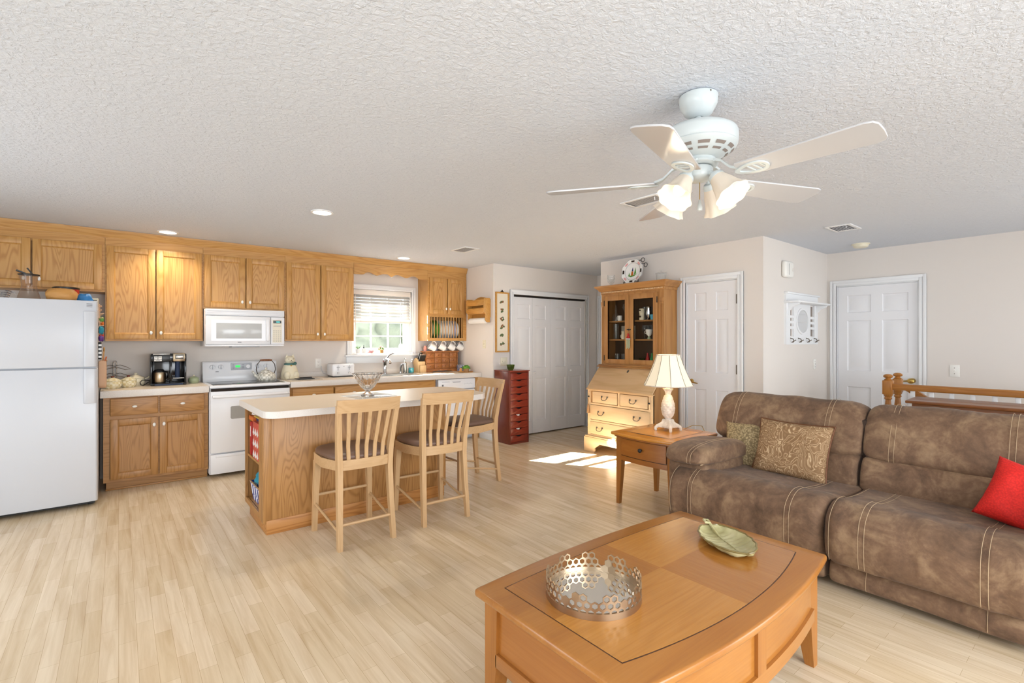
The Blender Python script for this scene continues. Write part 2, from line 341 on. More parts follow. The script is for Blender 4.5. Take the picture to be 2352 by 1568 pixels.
noisy('foliage', '3F7A22', '86C24A', 40, 0.6); flat('leaf_green', '5C9440', 0.5); flat('teal', '2A8AA0', 0.8); flat('red', 'B0201C', 0.45); flat('red_dark', '8A1C18', 0.5); flat('blue', '2E7FC0', 0.5); flat('navy', '1E2A5A', 0.5); flat('orange', 'C8641E', 0.5); flat('yellow', 'D8B844', 0.5); flat('purple', '5A2E80', 0.5); flat('paper', 'EAE2CF', 0.8); flat('paper_white', 'F1EFEA', 0.8); flat('bottle_green', '1F8A48', 0.15); flat('bread', 'C9924E', 0.5); flat('kraft', 'CFA98A', 0.7); flat('terracotta', 'A8825A', 0.7); flat('lavender_paper', 'C9C6DA', 0.7); flat('pattern_red', 'C2503E', 0.6); flat('jean', '33415E', 0.7); flat('coral', 'E89A88', 0.4)
flat('collar', '3E6B66', 0.4); flat('outdoor_ground', '4C5246', 0.9); noisy('outdoor_hedge', '505C54', '6C7870', 60, 0.9, 0.2, 80, lo=0.25, hi=0.75); flat('blocker_grey', 'B8B4AC', 0.9)
flat('copper_brown', '5A1E10', 0.2); flat('art_dark', '5A6A44', 0.8); flat('art_brown', '8E6240', 0.8); flat('blind_white', 'BDBBB7', 0.5); flat('valance_white', 'E6E1DA', 0.5)
# ---------------------------------------------------------------- room shell
CEIL = 2.44
def sroot(name, loc, label=None):
    o = bpy.data.objects.new(name, None); COL.objects.link(o); o.location = loc; o.empty_display_size = 0.1
    o['kind'] = 'structure'; OFF[o] = Vector(loc)
    if label: o['label'] = label
    return o
struct('floor', MB().box(-2.32, 6.93, -2.32, 6.51, -0.12, 0), 'floor', label='pale maple strip laminate floor')
struct('ceiling', MB().box(-2.32, 6.93, -2.32, 6.51, CEIL, CEIL+0.12), 'ceiling', label='white knockdown textured ceiling')
def wall_with_hole(name, M_, u0, u1, holes, t=0.12, label=None):
    """boxes in wall coordinates: u along, d from 0 (face) to -t (behind), z up; holes = [(u0,u1,z0,z1)]"""
    mb = MB(M_); us = u0
    for a, c, z0, z1 in sorted(holes):
        mb.box(us, a, -t, 0, 0, CEIL)
        if z0 > 0: mb.box(a, c, -t, 0, 0, z0)
        if z1 < CEIL: mb.box(a, c, -t, 0, z1, CEIL)
        us = c
    mb.box(us, u1, -t, 0, 0, CEIL)
    return struct(name, mb, 'wall', label=label)
wall_with_hole('wall_kitchen', onK, -2.2, XE+0.12, [(2.40, 3.265, 1.195, 2.065)])
struct('wall_end', MB().box(XE, XE+0.12, YC+0.12, YK, 0, CEIL), 'wall')
wall_with_hole('wall_closet', onC, XE, XP, [(4.374, 5.867, 0, 2.035)])
struct('wall_passage', MB().box(XP, XP+0.12, 4.342, YC+0.12, 0, CEIL), 'wall')
struct('wall_corridor', MB().box(XH+0.12, XP, 4.342, 4.462, 0, CEIL), 'wall')
wall_with_hole('wall_bureau', onH, -4.462, -YA, [(-3.179, -2.571, 0, 2.04)])
struct('wall_alcove', MB().box(XH+0.12, XS, YA, YA+0.12, 0, CEIL), 'wall')
wall_with_hole('wall_stair', onS, -2.426, 2.2, [(-2.206, -1.416, 0, 2.035)])
def onL(p): return Vector((-2.2+p[1], p[0], p[2]))
def onB(p): return Vector((p[0], -2.2+p[1], p[2]))
wall_with_hole('wall_left', onL, -2.2, YK, [(-1.5, 0.8, 0.04, 2.03), (2.6, 4.4, 0.04, 2.05)])
wall_with_hole('wall_back', onB, -2.2, XS, [(-0.1, 3.1, 0.4, 2.1), (4.3, 6.1, 0.1, 2.1)])
def frame_rect(mb, u0, u1, z0, z1, w, d0, d1):
    mb.box(u0, u0+w, d0, d1, z0, z1); mb.box(u1-w, u1, d0, d1, z0, z1)
    mb.box(u0+w, u1-w, d0, d1, z0, z0+w); mb.box(u0+w, u1-w, d0, d1, z1-w, z1); return mb
f = frame_rect(MB(onL), -1.5, 0.8, 0.04, 2.03, 0.07, -0.1, -0.04); f.box(-0.39, -0.31, -0.1, -0.04, 0.1, 1.96); struct('window_2', f, 'trim_white')
f = frame_rect(MB(onB), -0.1, 3.1, 0.4, 2.1, 0.07, -0.1, -0.04); f.box(1.46, 1.54, -0.1, -0.04, 0.47, 2.03); struct('added_window_3', f, 'trim_white')  # unseen window added to go with the back fill lamp
struct('added_window_4', frame_rect(MB(onB), 4.3, 6.1, 0.1, 2.1, 0.07, -0.1, -0.04), 'trim_white')  # second unseen opening, added for the other back fill lamp
struct('window_5', frame_rect(MB(onL), 2.6, 4.4, 0.04, 2.05, 0.07, -0.1, -0.04), 'trim_white')
struct('sun_blocker', MB().box(-5.2, -2.33, -2.4, 9.0, 2.32, 2.42), 'blocker_grey', label='unseen slab added outside the left wall to block the sun')  # slab added out of view to keep direct sun off the left doors
# baseboards
def basebd(name, M_, segs):
    mb = MB(M_)
    for a, c in segs: mb.box(a, c, 0, 0.014, 0, 0.085, 0.004)
    struct(name, mb, 'trim_white')
basebd('baseboard_end', onE, [(-YC-0.30, -YC)])
basebd('baseboard_closet', onC, [(XE, 4.30), (5.94, XP)])
basebd('baseboard_bureau', onH, [(-4.462, -3.25), (-2.50, -YA)])
basebd('baseboard_alcove', onA, [(XH, XS)])
basebd('baseboard_stair', onS, [(-1.34, 2.2)])

def casing(mb, u0, u1, z1, w=0.065, z0=0.0):
    """stepped door casing around an opening u0..u1, top z1"""
    for k, (o, i, d) in enumerate(((w, 0.0, 0.012), (w, w*0.55, 0.019), (w*0.45, 0.0, 0.015))):
        mb.box(u0-o, u0-i, 0, d, z0, z1+o, 0.002); mb.box(u1+i, u1+o, 0, d, z0, z1+o, 0.002)
        mb.box(u0-i, u1+i, 0, d, z1+i, z1+o, 0.002)
    return mb
def raised(mb, u0, u1, z0, z1, d):
    """moulded panel: sunk border with a raised bevelled field"""
    a, c = 0.018, 0.045
    o = [(u0, z0), (u1, z0), (u1, z1), (u0, z1)]
    def ring(k, dd): return [(u0+k, dd, z0+k), (u1-k, dd, z0+k), (u1-k, dd, z1-k), (u0+k, dd, z1-k)]
    R = [ring(0, d), ring(a*0.4, d-0.009), ring(a, d-0.010), ring(c, d-0.001)]
    V = [[mb._v(p) for p in r] for r in R]
    for A, B in zip(V[:-1], V[1:]):
        for i in range(4): mb._f([A[i], A[(i+1) % 4], B[(i+1) % 4], B[i]])
    mb._f(V[-1])
def leaf(mb, u0, u1, z0, z1, d, panels, t=0.034):
    """door leaf with front at depth d; panels as rectangles in the front face"""
    us = sorted(set([u0, u1]+[p[0] for p in panels]+[p[1] for p in panels])); zs = sorted(set([z0, z1]+[p[2] for p in panels]+[p[3] for p in panels]))
    for i in range(len(us)-1):
        for j in range(len(zs)-1):
            cu, cz = (us[i]+us[i+1])/2, (zs[j]+zs[j+1])/2
            if any(p[0] < cu < p[1] and p[2] < cz < p[3] for p in panels): continue
            V = [mb._v(q) for q in ((us[i], d, zs[j]), (us[i+1], d, zs[j]), (us[i+1], d, zs[j+1]), (us[i], d, zs[j+1]))]; mb._f(V)
    for p in panels: raised(mb, p[0], p[1], p[2], p[3], d)
    q = [(u0, z0), (u1, z0), (u1, z1), (u0, z1)]
    for i in range(4):
        A, B = q[i], q[(i+1) % 4]
        mb._f([mb._v((A[0], d, A[1])), mb._v((B[0], d, B[1])), mb._v((B[0], d-t, B[1])), mb._v((A[0], d-t, A[1]))])
    mb._f([mb._v((a, d-t, z)) for a, z in q])
    return mb
# bifold closet door
d1 = sroot('door_1', (5.12, YC, 0), 'white four-leaf bifold closet door')
part('casing', casing(MB(onC), 4.374, 5.867, 2.035), 'trim_white', d1)
bw = (5.86-4.378)/4
for k in range(4):
    a = 4.378+bw*k; s_ = (0.085, 0.03) if k % 2 == 0 else (0.06, 0.09)
    p0, p1 = a+s_[0], a+bw-0.03-(0.06 if k % 2 else 0.0)
    p0, p1 = (a+0.085, a+bw-0.042) if k in (0, ) else (a+0.06, a+bw-0.10) if k == 1 else (a+0.10, a+bw-0.06) if k == 2 else (a+0.05, a+bw-0.085)
    mb = leaf(MB(onC), a+0.002, a+bw-0.002, 0.016, 2.005, -0.02, [(p0, p1, 1.69, 1.90), (p0, p1, 0.98, 1.58), (p0, p1, 0.20, 0.82)])
    lf = part('leaf', mb, 'door_white', d1)
    if k in (1, 3):
        ku = a+0.03 if k == 1 else a+0.04
        part('knob', MB(onC).sphere((ku, 0.005, 0.91), 0.017, 12, 8).cyl((ku, -0.02, 0.91), (ku, 0.002, 0.91), 0.008), 'trim_white', lf)
part('door_track', MB(onC).box(4.376, 5.865, -0.07, -0.012, 2.012, 2.033), 'dark_gap', d1)
struct('closet_dark_fill', MB(onC).box(4.376, 5.865, -0.12, -0.07, 0, 2.03), 'dark_gap')  # dark sheet stands in for the shade inside the closet
# end door of the side passage (only its casing edge shows)
d3 = sroot('door_3', (XP, 4.95, 0), 'white door casing at the end of the side passage')
def onP(p): return Vector((XP-p[1], -p[0], p[2]))
part('casing', casing(MB(onP), -5.36, -4.56, 2.04), 'trim_white', d3)
part('leaf', MB(onP).box(-5.36, -4.56, 0.001, 0.010, 0.01, 2.04), 'door_white', d3)
# six panel doors
def six(name, M_, u0, u1, z1, base_loc, label, hinge_u=None, knob_u=None, knob_mat='brass', pu=None):
    r = sroot(name, base_loc, label)
    part('casing', casing(MB(M_), u0, u1, z1), 'trim_white', r)
    part('jamb', MB(M_).box(u0, u0+0.012, -0.10, -0.001, 0, z1).box(u1-0.012, u1, -0.10, -0.001, 0, z1).box(u0+0.012, u1-0.012, -0.10, -0.001, z1-0.012, z1), 'trim_white', r)
    pa, pb, pc, pd = pu; P = []
    for a, c in ((pa, pb), (pc, pd)): P += [(a, c, 1.71, 1.915), (a, c, 1.02, 1.615), (a, c, 0.21, 0.83)]
    lf = part('leaf', leaf(MB(M_), u0+0.015, u1-0.015, 0.012, z1-0.015, -0.014, P), 'door_white', r)
    if hinge_u is not None:
        for hz in (1.82, 1.07, 0.28): part('hinge', MB(M_).box(hinge_u-0.006, hinge_u+0.006, -0.02, 0.004, hz-0.05, hz+0.05, 0.002), 'pewter', lf)
    return r, lf
r, lf = six('door_2', onH, -3.179, -2.571, 2.04, (XH, 2.87, 0), 'white six panel door beside the pine bureau', -2.582, pu=(-3.075, -2.935, -2.822, -2.683))
kb = MB(onH); kb.cyl((-3.115, -0.014, 0.915), (-3.115, 0.012, 0.915), 0.027, 0.022); kb.tube([(-3.115, 0.01, 0.915), (-3.115, 0.05, 0.915), (-3.10, 0.055, 0.915), (-3.04, 0.058, 0.905), (-3.0, 0.056, 0.898)], [0.009, 0.009, 0.009, 0.008, 0.005], 8)
part('door_handle', kb, 'brass', lf)
r, lf = six('door_4', onS, -2.206, -1.416, 2.035, (XS, 1.81, 0), 'white six panel door at the head of the stairs', None, pu=(-2.095, -1.858, -1.750, -1.512))
kb = MB(onS); kb.cyl((-1.475, -0.014, 0.935), (-1.475, 0.012, 0.935), 0.03, 0.024); kb.cyl((-1.475, 0.012, 0.935), (-1.475, 0.03, 0.935), 0.012); kb.sphere((-1.475, 0.05, 0.935), (0.036, 0.026, 0.03)); kb.tube([(-1.50, 0.05, 0.935), (-1.54, 0.052, 0.93), (-1.6, 0.05, 0.922)], [0.009, 0.008, 0.005], 8)
part('door_handle', kb, 'brass', lf)

# kitchen window
w1 = sroot('window_1', (2.83, YK, 1.19), 'white six pane kitchen window above the sink')
mb = casing(MB(onK), 2.40, 3.265, 2.065, 0.065, 1.17); part('casing', mb, 'trim_white', w1)
part('window_sill', MB(onK).box(2.30, 3.36, -0.05, 0.07, 1.165, 1.192, 0.006).box(2.325, 3.335, 0, 0.016, 1.075, 1.165, 0.003), 'trim_white', w1)
mb = frame_rect(MB(onK), 2.40, 3.265, 1.195, 2.065, 0.045, -0.115, -0.055)
mb = frame_rect(mb, 2.445, 3.22, 1.24, 1.68, 0.035, -0.10, -0.065); frame_rect(mb, 2.445, 3.22, 1.65, 2.02, 0.035, -0.11, -0.075)
part('sash', mb, 'trim_white', w1)
mb = MB(onK)
for u in (2.70, 2.95): mb.box(u-0.009, u+0.009, -0.095, -0.07, 1.275, 1.645); mb.box(u-0.009, u+0.009, -0.105, -0.08, 1.685, 1.985)
mb.box(2.48, 3.185, -0.094, -0.071, 1.43, 1.448); mb.box(2.48, 3.185, -0.104, -0.081, 1.83, 1.848)
part('muntins', mb, 'trim_white', w1)
part('pane', MB(onK).box(2.475, 3.19, -0.084, -0.081, 1.27, 1.65).box(2.475, 3.19, -0.094, -0.091, 1.68, 1.99), 'pane', w1)
# exterior seen through the glass
struct('ground', MB().box(-6, 12, 6.52, 14, -0.6, -0.5), 'outdoor_ground')
mb = MB(); mb.grid(lambda a, c: (-2+11*a, 9.4+0.25*noise.noise(Vector((a*60, c*12, 3))), -0.55+2.5*c), 120, 26); mb.grid(lambda a, c: (-2+11*a, 9.4+0.7*c+0.1*noise.noise(Vector((a*60, 3, c*9))), 1.95), 120, 4)
hd = solo('hedge', mb, 'outdoor_hedge', 'pale green hedge outside behind the kitchen window panes', 'hedge', (3, 9.4, -0.5), ang=179); hd['kind'] = 'stuff'
# window blind
bl = thing('window_blind', 'white slatted blind half lowered in the kitchen window', 'blind', (2.83, 6.36, 2.06))
part('valance', MB(onK).box(2.415, 3.25, -0.03, 0.012, 1.995, 2.06, 0.003), 'valance_white', bl)
slats = []
for k in range(8):
    z = 1.975-0.041*k
    t = MB(onK); t.prism([(-0.040, z+0.018), (-0.018, z+0.004), (0.002, z-0.017), (0.0005, z-0.019), (-0.0195, z+0.002), (-0.0415, z+0.016)], 'x', 2.42, 3.245)
    part('slat', t, 'blind_white', bl)
part('bottom_rail', MB(onK).box(2.42, 3.25, -0.045, 0.008, 1.618, 1.648, 0.003), 'valance_white', bl)
[part('ladder_cord', MB(onK).tube([(q, 0.009, 2.0), (q, 0.009, 1.63)], 0.0015, 4), 'blind_white', bl) for q in (2.52, 3.10)]
part('tilt_wand', MB(onK).tube([(2.445, 0.02, 2.0), (2.445, 0.022, 1.52)], 0.004, 6), 'valance_white', bl)

# ceiling fittings
def downlight(x, y, label):
    t = thing('downlight', label, 'ceiling light', (x, y, CEIL), 'recessed ceiling lights')
    part('trim_ring', MB().lathe([(0.088, 0.0), (0.088, -0.006), (0.072, -0.008), (0.070, -0.002), (0.070, 0.0)], (x, y), 32, CEIL), 'trim_white', t)
    part('lens', MB().lathe([(0.0001, -0.003), (0.070, -0.003), (0.070, -0.0005), (0.0001, -0.0005)], (x, y), 32, CEIL), 'downlight', t)
    l_ = light('downlight_lamp', 'SPOT', (x, y, CEIL-0.02), 28, (1, 0.88, 0.70), (0, 0, 0), spot_size=2.3, spot_blend=0.8, shadow_soft_size=0.06)
    return t
downlight(0.376, 5.86, 'lit round ceiling light nearest the refrigerator')
downlight(1.314, 4.157, 'lit round ceiling light over the island')
downlight(2.857, 5.80, 'lit round ceiling light in front of the window valance')
def vent(c, size, along, label, dark):
    x, y = c; w, h = size
    t = thing('ceiling_vent', label, 'vent', (x, y, CEIL), 'ceiling air vents')
    mb = MB(); fw = 0.028
    mb.box(x-w/2, x+w/2, y-h/2, y-h/2+fw, CEIL-0.008, CEIL, 0.002).box(x-w/2, x+w/2, y+h/2-fw, y+h/2, CEIL-0.008, CEIL, 0.002)
    mb.box(x-w/2, x-w/2+fw, y-h/2+fw, y+h/2-fw, CEIL-0.008, CEIL, 0.002).box(x+w/2-fw, x+w/2, y-h/2+fw, y+h/2-fw, CEIL-0.008, CEIL, 0.002)
    part('frame', mb, 'trim_white', t)
    part('duct_opening', MB().box(x-w/2+fw, x+w/2-fw, y-h/2+fw, y+h/2-fw, CEIL-0.0015, CEIL-0.0005), 'black_iron', t)
    n = 7; mb = MB()
    for k in range(n):
        q = (k+0.5)/n
        if along == 'x':
            yy = y-h/2+fw+(h-2*fw)*q; mb.prism([(yy-0.003, CEIL-0.0016), (yy+0.002, CEIL-0.0042), (yy+0.004, CEIL-0.0042), (yy-0.001, CEIL-0.0016)], 'x', x-w/2+fw, x+w/2-fw)
        else:
            xx = x-w/2+fw+(w-2*fw)*q; mb.prism([(xx-0.003, CEIL-0.0016), (xx+0.002, CEIL-0.0042), (xx+0.004, CEIL-0.0042), (xx-0.001, CEIL-0.0016)], 'y', y-h/2+fw, y+h/2-fw)
    part('louvres', mb, 'panel_grey', t)
    if dark: part('damper_lever', MB().tube([(x-w/2+0.05, y-h/2+0.05, CEIL-0.006), (x-w/2+0.055, y-h/2+0.05, CEIL-0.03)], 0.003, 6), 'trim_white', t)
vent((3.15, 4.82), (0.21, 0.31), 'y', 'ceiling air vent near the kitchen corner', False)
vent((3.12, 2.28), (0.20, 0.33), 'y', 'ceiling air vent partly behind the fan lights', True)
vent((5.32, 1.667), (0.30, 0.21), 'x', 'ceiling air vent over the sofa end of the hall', True)
t = thing('smoke_detector', 'yellowed round smoke detector on the ceiling', 'smoke detector', (6.372, 1.828, CEIL))
part('base', MB().lathe([(0.0001, 0), (0.085, 0), (0.085, -0.008), (0.0001, -0.008)], (6.372, 1.828), 28, CEIL), 'almond', t)
part('cover', MB().lathe([(0.0001, -0.042), (0.055, -0.041), (0.068, -0.034), (0.076, -0.008), (0.0001, -0.008)], (6.372, 1.828), 28, CEIL), 'almond', t)

# ---------------------------------------------------------------- wall things
def plate(name, label, cat, M_, u, z, w, h, kind, mat, loc):
    t = thing(name, label, cat, loc)
    part('cover_plate', MB(M_).box(u-w/2, u+w/2, 0, 0.006, z-h/2, z+h/2, 0.003), mat, t)
    if kind == 'outlet':
        for dz in (-0.021, 0.021):
            r_ = part('socket', MB(M_).box(u-0.016, u+0.016, 0.004, 0.0085, z+dz-0.014, z+dz+0.014, 0.003), mat, t)
            part('slots', MB(M_).box(u-0.008, u-0.006, 0.008, 0.009, z+dz-0.005, z+dz+0.006).box(u+0.006, u+0.008, 0.008, 0.009, z+dz-0.005, z+dz+0.006).box(u-0.002, u+0.002, 0.008, 0.009, z+dz-0.011, z+dz-0.007), 'slot_dark', r_)
    elif kind == 'switch':
        part('toggle', MB(M_).box(u-0.005, u+0.005, 0.004, 0.016, z-0.008, z+0.012, 0.002), mat, t)
        [part('screw', MB(M_).cyl((u, 0.005, z+q), (u, 0.0075, z+q), 0.004), 'slot_dark', t) for q in (0.03, -0.03)]
    elif kind == 'double':
        for du in (-0.023, 0.023): part('toggle', MB(M_).box(u+du-0.005, u+du+0.005, 0.004, 0.016, z-0.008, z+0.012, 0.002), mat, t)
    return t
plate('wall_outlet', 'white electrical outlet above the counter between cat jar and toaster', 'outlet', onK, 1.972, 1.092, 0.075, 0.118, 'outlet', 'switch_white', (1.972, YK, 1.092))
plate('light_switch', 'almond switch plate below the wooden spice rack', 'switch', onE, -5.648, 1.328, 0.075, 0.118, 'switch', 'almond', (XE, 5.648, 1.328))
plate('light_switch', 'double plate beside the bifold door behind the red drawer tower', 'switch', onC, 4.203, 1.085, 0.118, 0.118, 'double', 'almond', (4.203, YC, 1.085))
plate('light_switch', 'white switch plate under the hook shelf in the alcove', 'switch', onA, 6.42, 1.10, 0.075, 0.118, 'switch', 'switch_white', (6.42, YA, 1.10))
plate('light_switch', 'white toggle switch plate on the bare beige wall by the stairs', 'switch', onS, -1.123, 1.062, 0.08, 0.125, 'switch', 'switch_white', (XS, 1.123, 1.062))
# chime / thermostat
t = thing('door_chime', 'white rounded box high on the alcove wall', 'chime', (5.62, YA, 2.14))
part('housing', MB(onA).box(5.52, 5.72, 0, 0.055, 2.055, 2.23, 0.03, 4), 'switch_white', t)
part('speaker_disc', MB(onA).cyl((5.68, 0.05, 2.14), (5.68, 0.058, 2.14), 0.022, 0.02, 16), 'valance_white', t)
part('seam_line', MB(onA).box(5.585, 5.589, 0.05, 0.0565, 2.08, 2.20), 'mark_grey', t)
# mirrored hook shelf in the alcove
A0, A1 = 5.60, 6.46
t = thing('hook_shelf', 'white wooden wall shelf with oval mirror and hooks', 'wall shelf', (6.03, YA, 1.33))
mb = MB(onA); mb.box(A0, A0+0.10, 0, 0.022, 1.335, 1.80).box(A1-0.10, A1, 0, 0.022, 1.335, 1.80).box(A0, A1, 0, 0.022, 1.80, 1.895).box(A0+0.10, A1-0.10, 0, 0.022, 1.335, 1.42)
mb.box(A0+0.20, A1-0.20, 0, 0.016, 1.42, 1.79)
for k in (1.52, 1.58, 1.64): mb.box(A0+0.10, A0+0.20, 0.002, 0.018, k-0.014, k+0.014).box(A1-0.20, A1-0.10, 0.002, 0.018, k-0.014, k+0.014)
part('back_board', mb, 'trim_white', t)
part('top_moulding', MB(onA).box(A0-0.015, A1+0.015, 0, 0.045, 1.885, 1.905, 0.005), 'trim_white', t)
part('shelf', MB(onA).box(A0-0.02, A1+0.02, 0, 0.15, 1.785, 1.805, 0.005), 'trim_white', t)
for u in (A0+0.04, A1-0.06):
    part('bracket', MB(onA).prism([(0.0, 1.785), (0.14, 1.785), (0.13, 1.765), (0.07, 1.74), (0.035, 1.70), (0.03, 1.66), (0.0, 1.65)], 'x', u, u+0.022, 0.002), 'trim_white', t)
    part('groove', MB(onA).box(u+0.07 if u < 6 else u-0.11, u+0.13 if u < 6 else u-0.05, 0.0, 0.003, 1.43, 1.77), 'slot_dark', t)
ell = lambda a, c, n=40: [(6.03+a*math.cos(2*PI*k/n), 1.595+c*math.sin(2*PI*k/n)) for k in range(n)]
mb = MB(onA); o_, i_ = ell(0.175, 0.150), ell(0.150, 0.128)
mb.loft([[(p[0], 0.016, p[1]) for p in o_], [(p[0], 0.026, p[1]) for p in o_], [(p[0], 0.026, p[1]) for p in i_], [(p[0], 0.016, p[1]) for p in i_]], True, False)
mr = part('mirror_frame', mb, 'trim_white', t)
part('mirror_glass', MB(onA).prism(ell(0.15, 0.128), 'y', 0.014, 0.019), 'mirror', mr)
for u in (5.70, 5.90, 6.12, 6.34):
    part('hook', MB(onA).tube([(u, 0.02, 1.405), (u, 0.05, 1.395), (u, 0.058, 1.375), (u, 0.055, 1.362), (u+0.0, 0.035, 1.358), (u+0.012, 0.075, 1.385)], 0.0055, 6), 'pewter', t)
# spice rack with paper towel on the kitchen end wall
S0, S1 = -5.94, -5.50
t = thing('spice_rack', 'pale wooden wall rack with two open shelves', 'rack', (XE, 5.72, 1.65))
mb = MB(onE); mb.prism([(S0, 1.70), (S1, 1.70), (S1, 1.95), (S1-0.06, 1.955), (S1-0.14, 1.985), (S0+0.22, 1.995), (S0+0.14, 1.985), (S0+0.06, 1.955), (S0, 1.95)], 'y', 0.0, 0.012); part('back_board', mb, 'spicewood', t)
for u in (S0, S1-0.016):
    part('side', MB(onE).prism([(0.012, 1.63), (0.06, 1.63), (0.085, 1.66), (0.09, 1.72), (0.085, 1.745), (0.115, 1.78), (0.115, 1.95), (0.10, 1.965), (0.012, 1.965)], 'x', u, u+0.016, 0.002), 'spicewood', t)
for z0, z1 in ((1.87, 1.945), (1.755, 1.83)):
    part('front_slat', MB(onE).box(S0+0.016, S1-0.016, 0.098, 0.11, z0, z1, 0.002), 'spicewood', t)
    part('shelf', MB(onE).box(S0+0.016, S1-0.016, 0.012, 0.098, z0-0.006, z0+0.006), 'spicewood', t)
part('towel_rod', MB(onE).cyl((S0+0.01, 0.06, 1.655), (S1-0.01, 0.06, 1.655), 0.008), 'spicewood', t)
solo('paper_towel_roll', MB(onE).tube([(S0+0.03, 0.06, 1.655), (S1-0.03, 0.06, 1.655)], 0.04, 20), 'paper_white', 'thin white paper towel roll under the wooden spice rack', 'paper towel', (XE-0.06, 5.72, 1.655))
# framed botanical strip
t = thing('framed_botanical_print', 'tall narrow frame of six small plant sprigs beside the closet door', 'picture', (4.168, YC, 1.215))
part('frame', frame_rect(MB(onC), 4.05, 4.287, 1.215, 2.05, 0.02, 0.002, 0.022), 'spicewood', t)
part('mount', MB(onC).box(4.068, 4.269, 0.002, 0.008, 1.233, 2.032), 'paper', t)
random.seed(5)
for k in range(6):
    z = 1.335+0.115*k; mb = MB(onC)
    for q in range(9):
        a = random.uniform(0, 2*PI); r_ = random.uniform(0.008, 0.032); cu, cz = 4.168+r_*math.cos(a), z+0.8*r_*math.sin(a)
        mb.mi = random.choice((0, 0, 1)); w_ = random.uniform(0.006, 0.013); b_ = random.uniform(0, PI)
        pts = [(cu+w_*1.8*math.cos(b_+p)*(1 if i % 2 else 0.6), cz+w_*1.2*math.sin(b_+p)) for i, p in enumerate([0, 1, 2, 3.14, 4.2, 5.2])]
        mb.prism(pts, 'y', 0.0078, 0.0086+0.0002*q)
    part('plant_sprig', mb, ['art_dark', 'art_brown'], t)
mb = MB(onC); mb.prism([(4.14, 2.05), (4.196, 2.05), (4.19, 2.062), (4.18, 2.066), (4.174, 2.078), (4.168, 2.084), (4.162, 2.078), (4.156, 2.066), (4.146, 2.062)], 'y', 0.004, 0.014); part('hanger', mb, 'bronze', t)
# ---------------------------------------------------------------- kitchen cabinets
def W(y): return YK-y          # depth coordinate of a world y on the kitchen wall
def shaker(parent, u0, u1, z0, z1, d, kind='door', fr='oak', knob=None, rail=0.056, horiz=False):
    """frame-and-panel door with front at depth d+0.02; knob=(u,z)"""
    t = 0.020; mb = MB(onK)
    mb.box(u0, u0+rail, d, d+t, z0, z1, 0.003); mb.box(u1-rail, u1, d, d+t, z0, z1, 0.003)
    mb.box(u0+rail, u1-rail, d, d+t, z0, z0+rail, 0.003); mb.box(u0+rail, u1-rail, d, d+t, z1-rail, z1, 0.003)
    # inner bevel
    a, c, e, g = u0+rail, u1-rail, z0+rail, z1-rail; k = 0.010
    mb.loft([[(a, d+t-0.002, e), (c, d+t-0.002, e), (c, d+t-0.002, g), (a, d+t-0.002, g)], [(a+k, d+0.008, e+k), (c-k, d+0.008, e+k), (c-k, d+0.008, g-k), (a+k, d+0.008, g-k)]], True, False)
    dr = part('door', mb, fr+'_v', parent)
    part('door_panel', MB(onK).box(u0+rail-0.004, u1-rail+0.004, d+0.002, d+0.0085, z0+rail-0.004, z1-rail+0.004), fr+'_panel', dr)
    if knob: oval_knob(dr, knob[0], knob[1], d+t)
    return dr
def oval_knob(parent, u, z, d, horiz=False, M_=onK):
    a, c = (0.020, 0.011) if horiz else (0.0125, 0.0185)
    mb = MB(M_); mb.cyl((u, d-0.002, z), (u, d+0.012, z), 0.006); mb.sphere((u, d+0.019, z), (a, 0.009, c), 16, 10)
    return part('knob', mb, 'knob_white', parent)
def drawer_front(parent, u0, u1, z0, z1, d, fr='oak', knob=True):
    mb = MB(onK); mb.box(u0, u1, d, d+0.020, z0, z1, 0.006, 3)
    dr = part('drawer', mb, fr+'_h', parent)
    if knob: oval_knob(dr, (u0+u1)/2, (z0+z1)/2, d+0.02, True)
    return dr
UD = W(6.10)                   # face frame depth of wall cabinets
def upper(name, label, u0, u1, z0, z1, doors, knobs, left_end=False, fz0=None, top=2.40, group='oak wall cabinets'):
    t = thing(name, label, 'cabinet', ((u0+u1)/2, YK, z0), group)
    mb = MB(onK); mb.box(u0, u1, 0.002, UD-0.019, z0, top); part('cabinet_box', mb, 'oak_v', t)
    mb = MB(onK); fw = 0.035
    mb.box(u0, u0+fw, UD-0.019, UD, z0, top).box(u1-fw, u1, UD-0.019, UD, z0, top)
    mb.box(u0+fw, u1-fw, UD-0.019, UD, z0, z0+fw).box(u0+fw, u1-fw, UD-0.019, UD, 2.27, top)
    part('face_frame', mb, 'oak_h', t)
    for (a, c), k in zip(doors, knobs): shaker(t, a, c, fz0 if fz0 else z0+0.018, 2.288, UD, knob=k)
    return t
upper('wall_cabinet', 'low oak wall cabinet above the refrigerator', -1.12, -0.102, 1.84, 2.40, [(-1.08, -0.612), (-0.600, -0.125)], [(-0.655, 1.93), (-0.555, 1.93)])
upper('wall_cabinet', 'tall two door oak wall cabinet above the coffee maker', -0.100, 0.695, 1.372, 2.40, [(-0.090, 0.287), (0.296, 0.683)], [(0.252, 1.455), (0.332, 1.455)])
upper('wall_cabinet', 'short oak wall cabinet above the white microwave', 0.697, 1.505, 1.715, 2.40, [(0.708, 1.094), (1.103, 1.493)], [(1.06, 1.80), (1.137, 1.80)])
upper('wall_cabinet', 'two door oak wall cabinet left of the window', 1.507, 2.318, 1.372, 2.40, [(1.518, 1.903), (1.913, 2.303)], [(1.866, 1.455), (1.948, 1.455)])
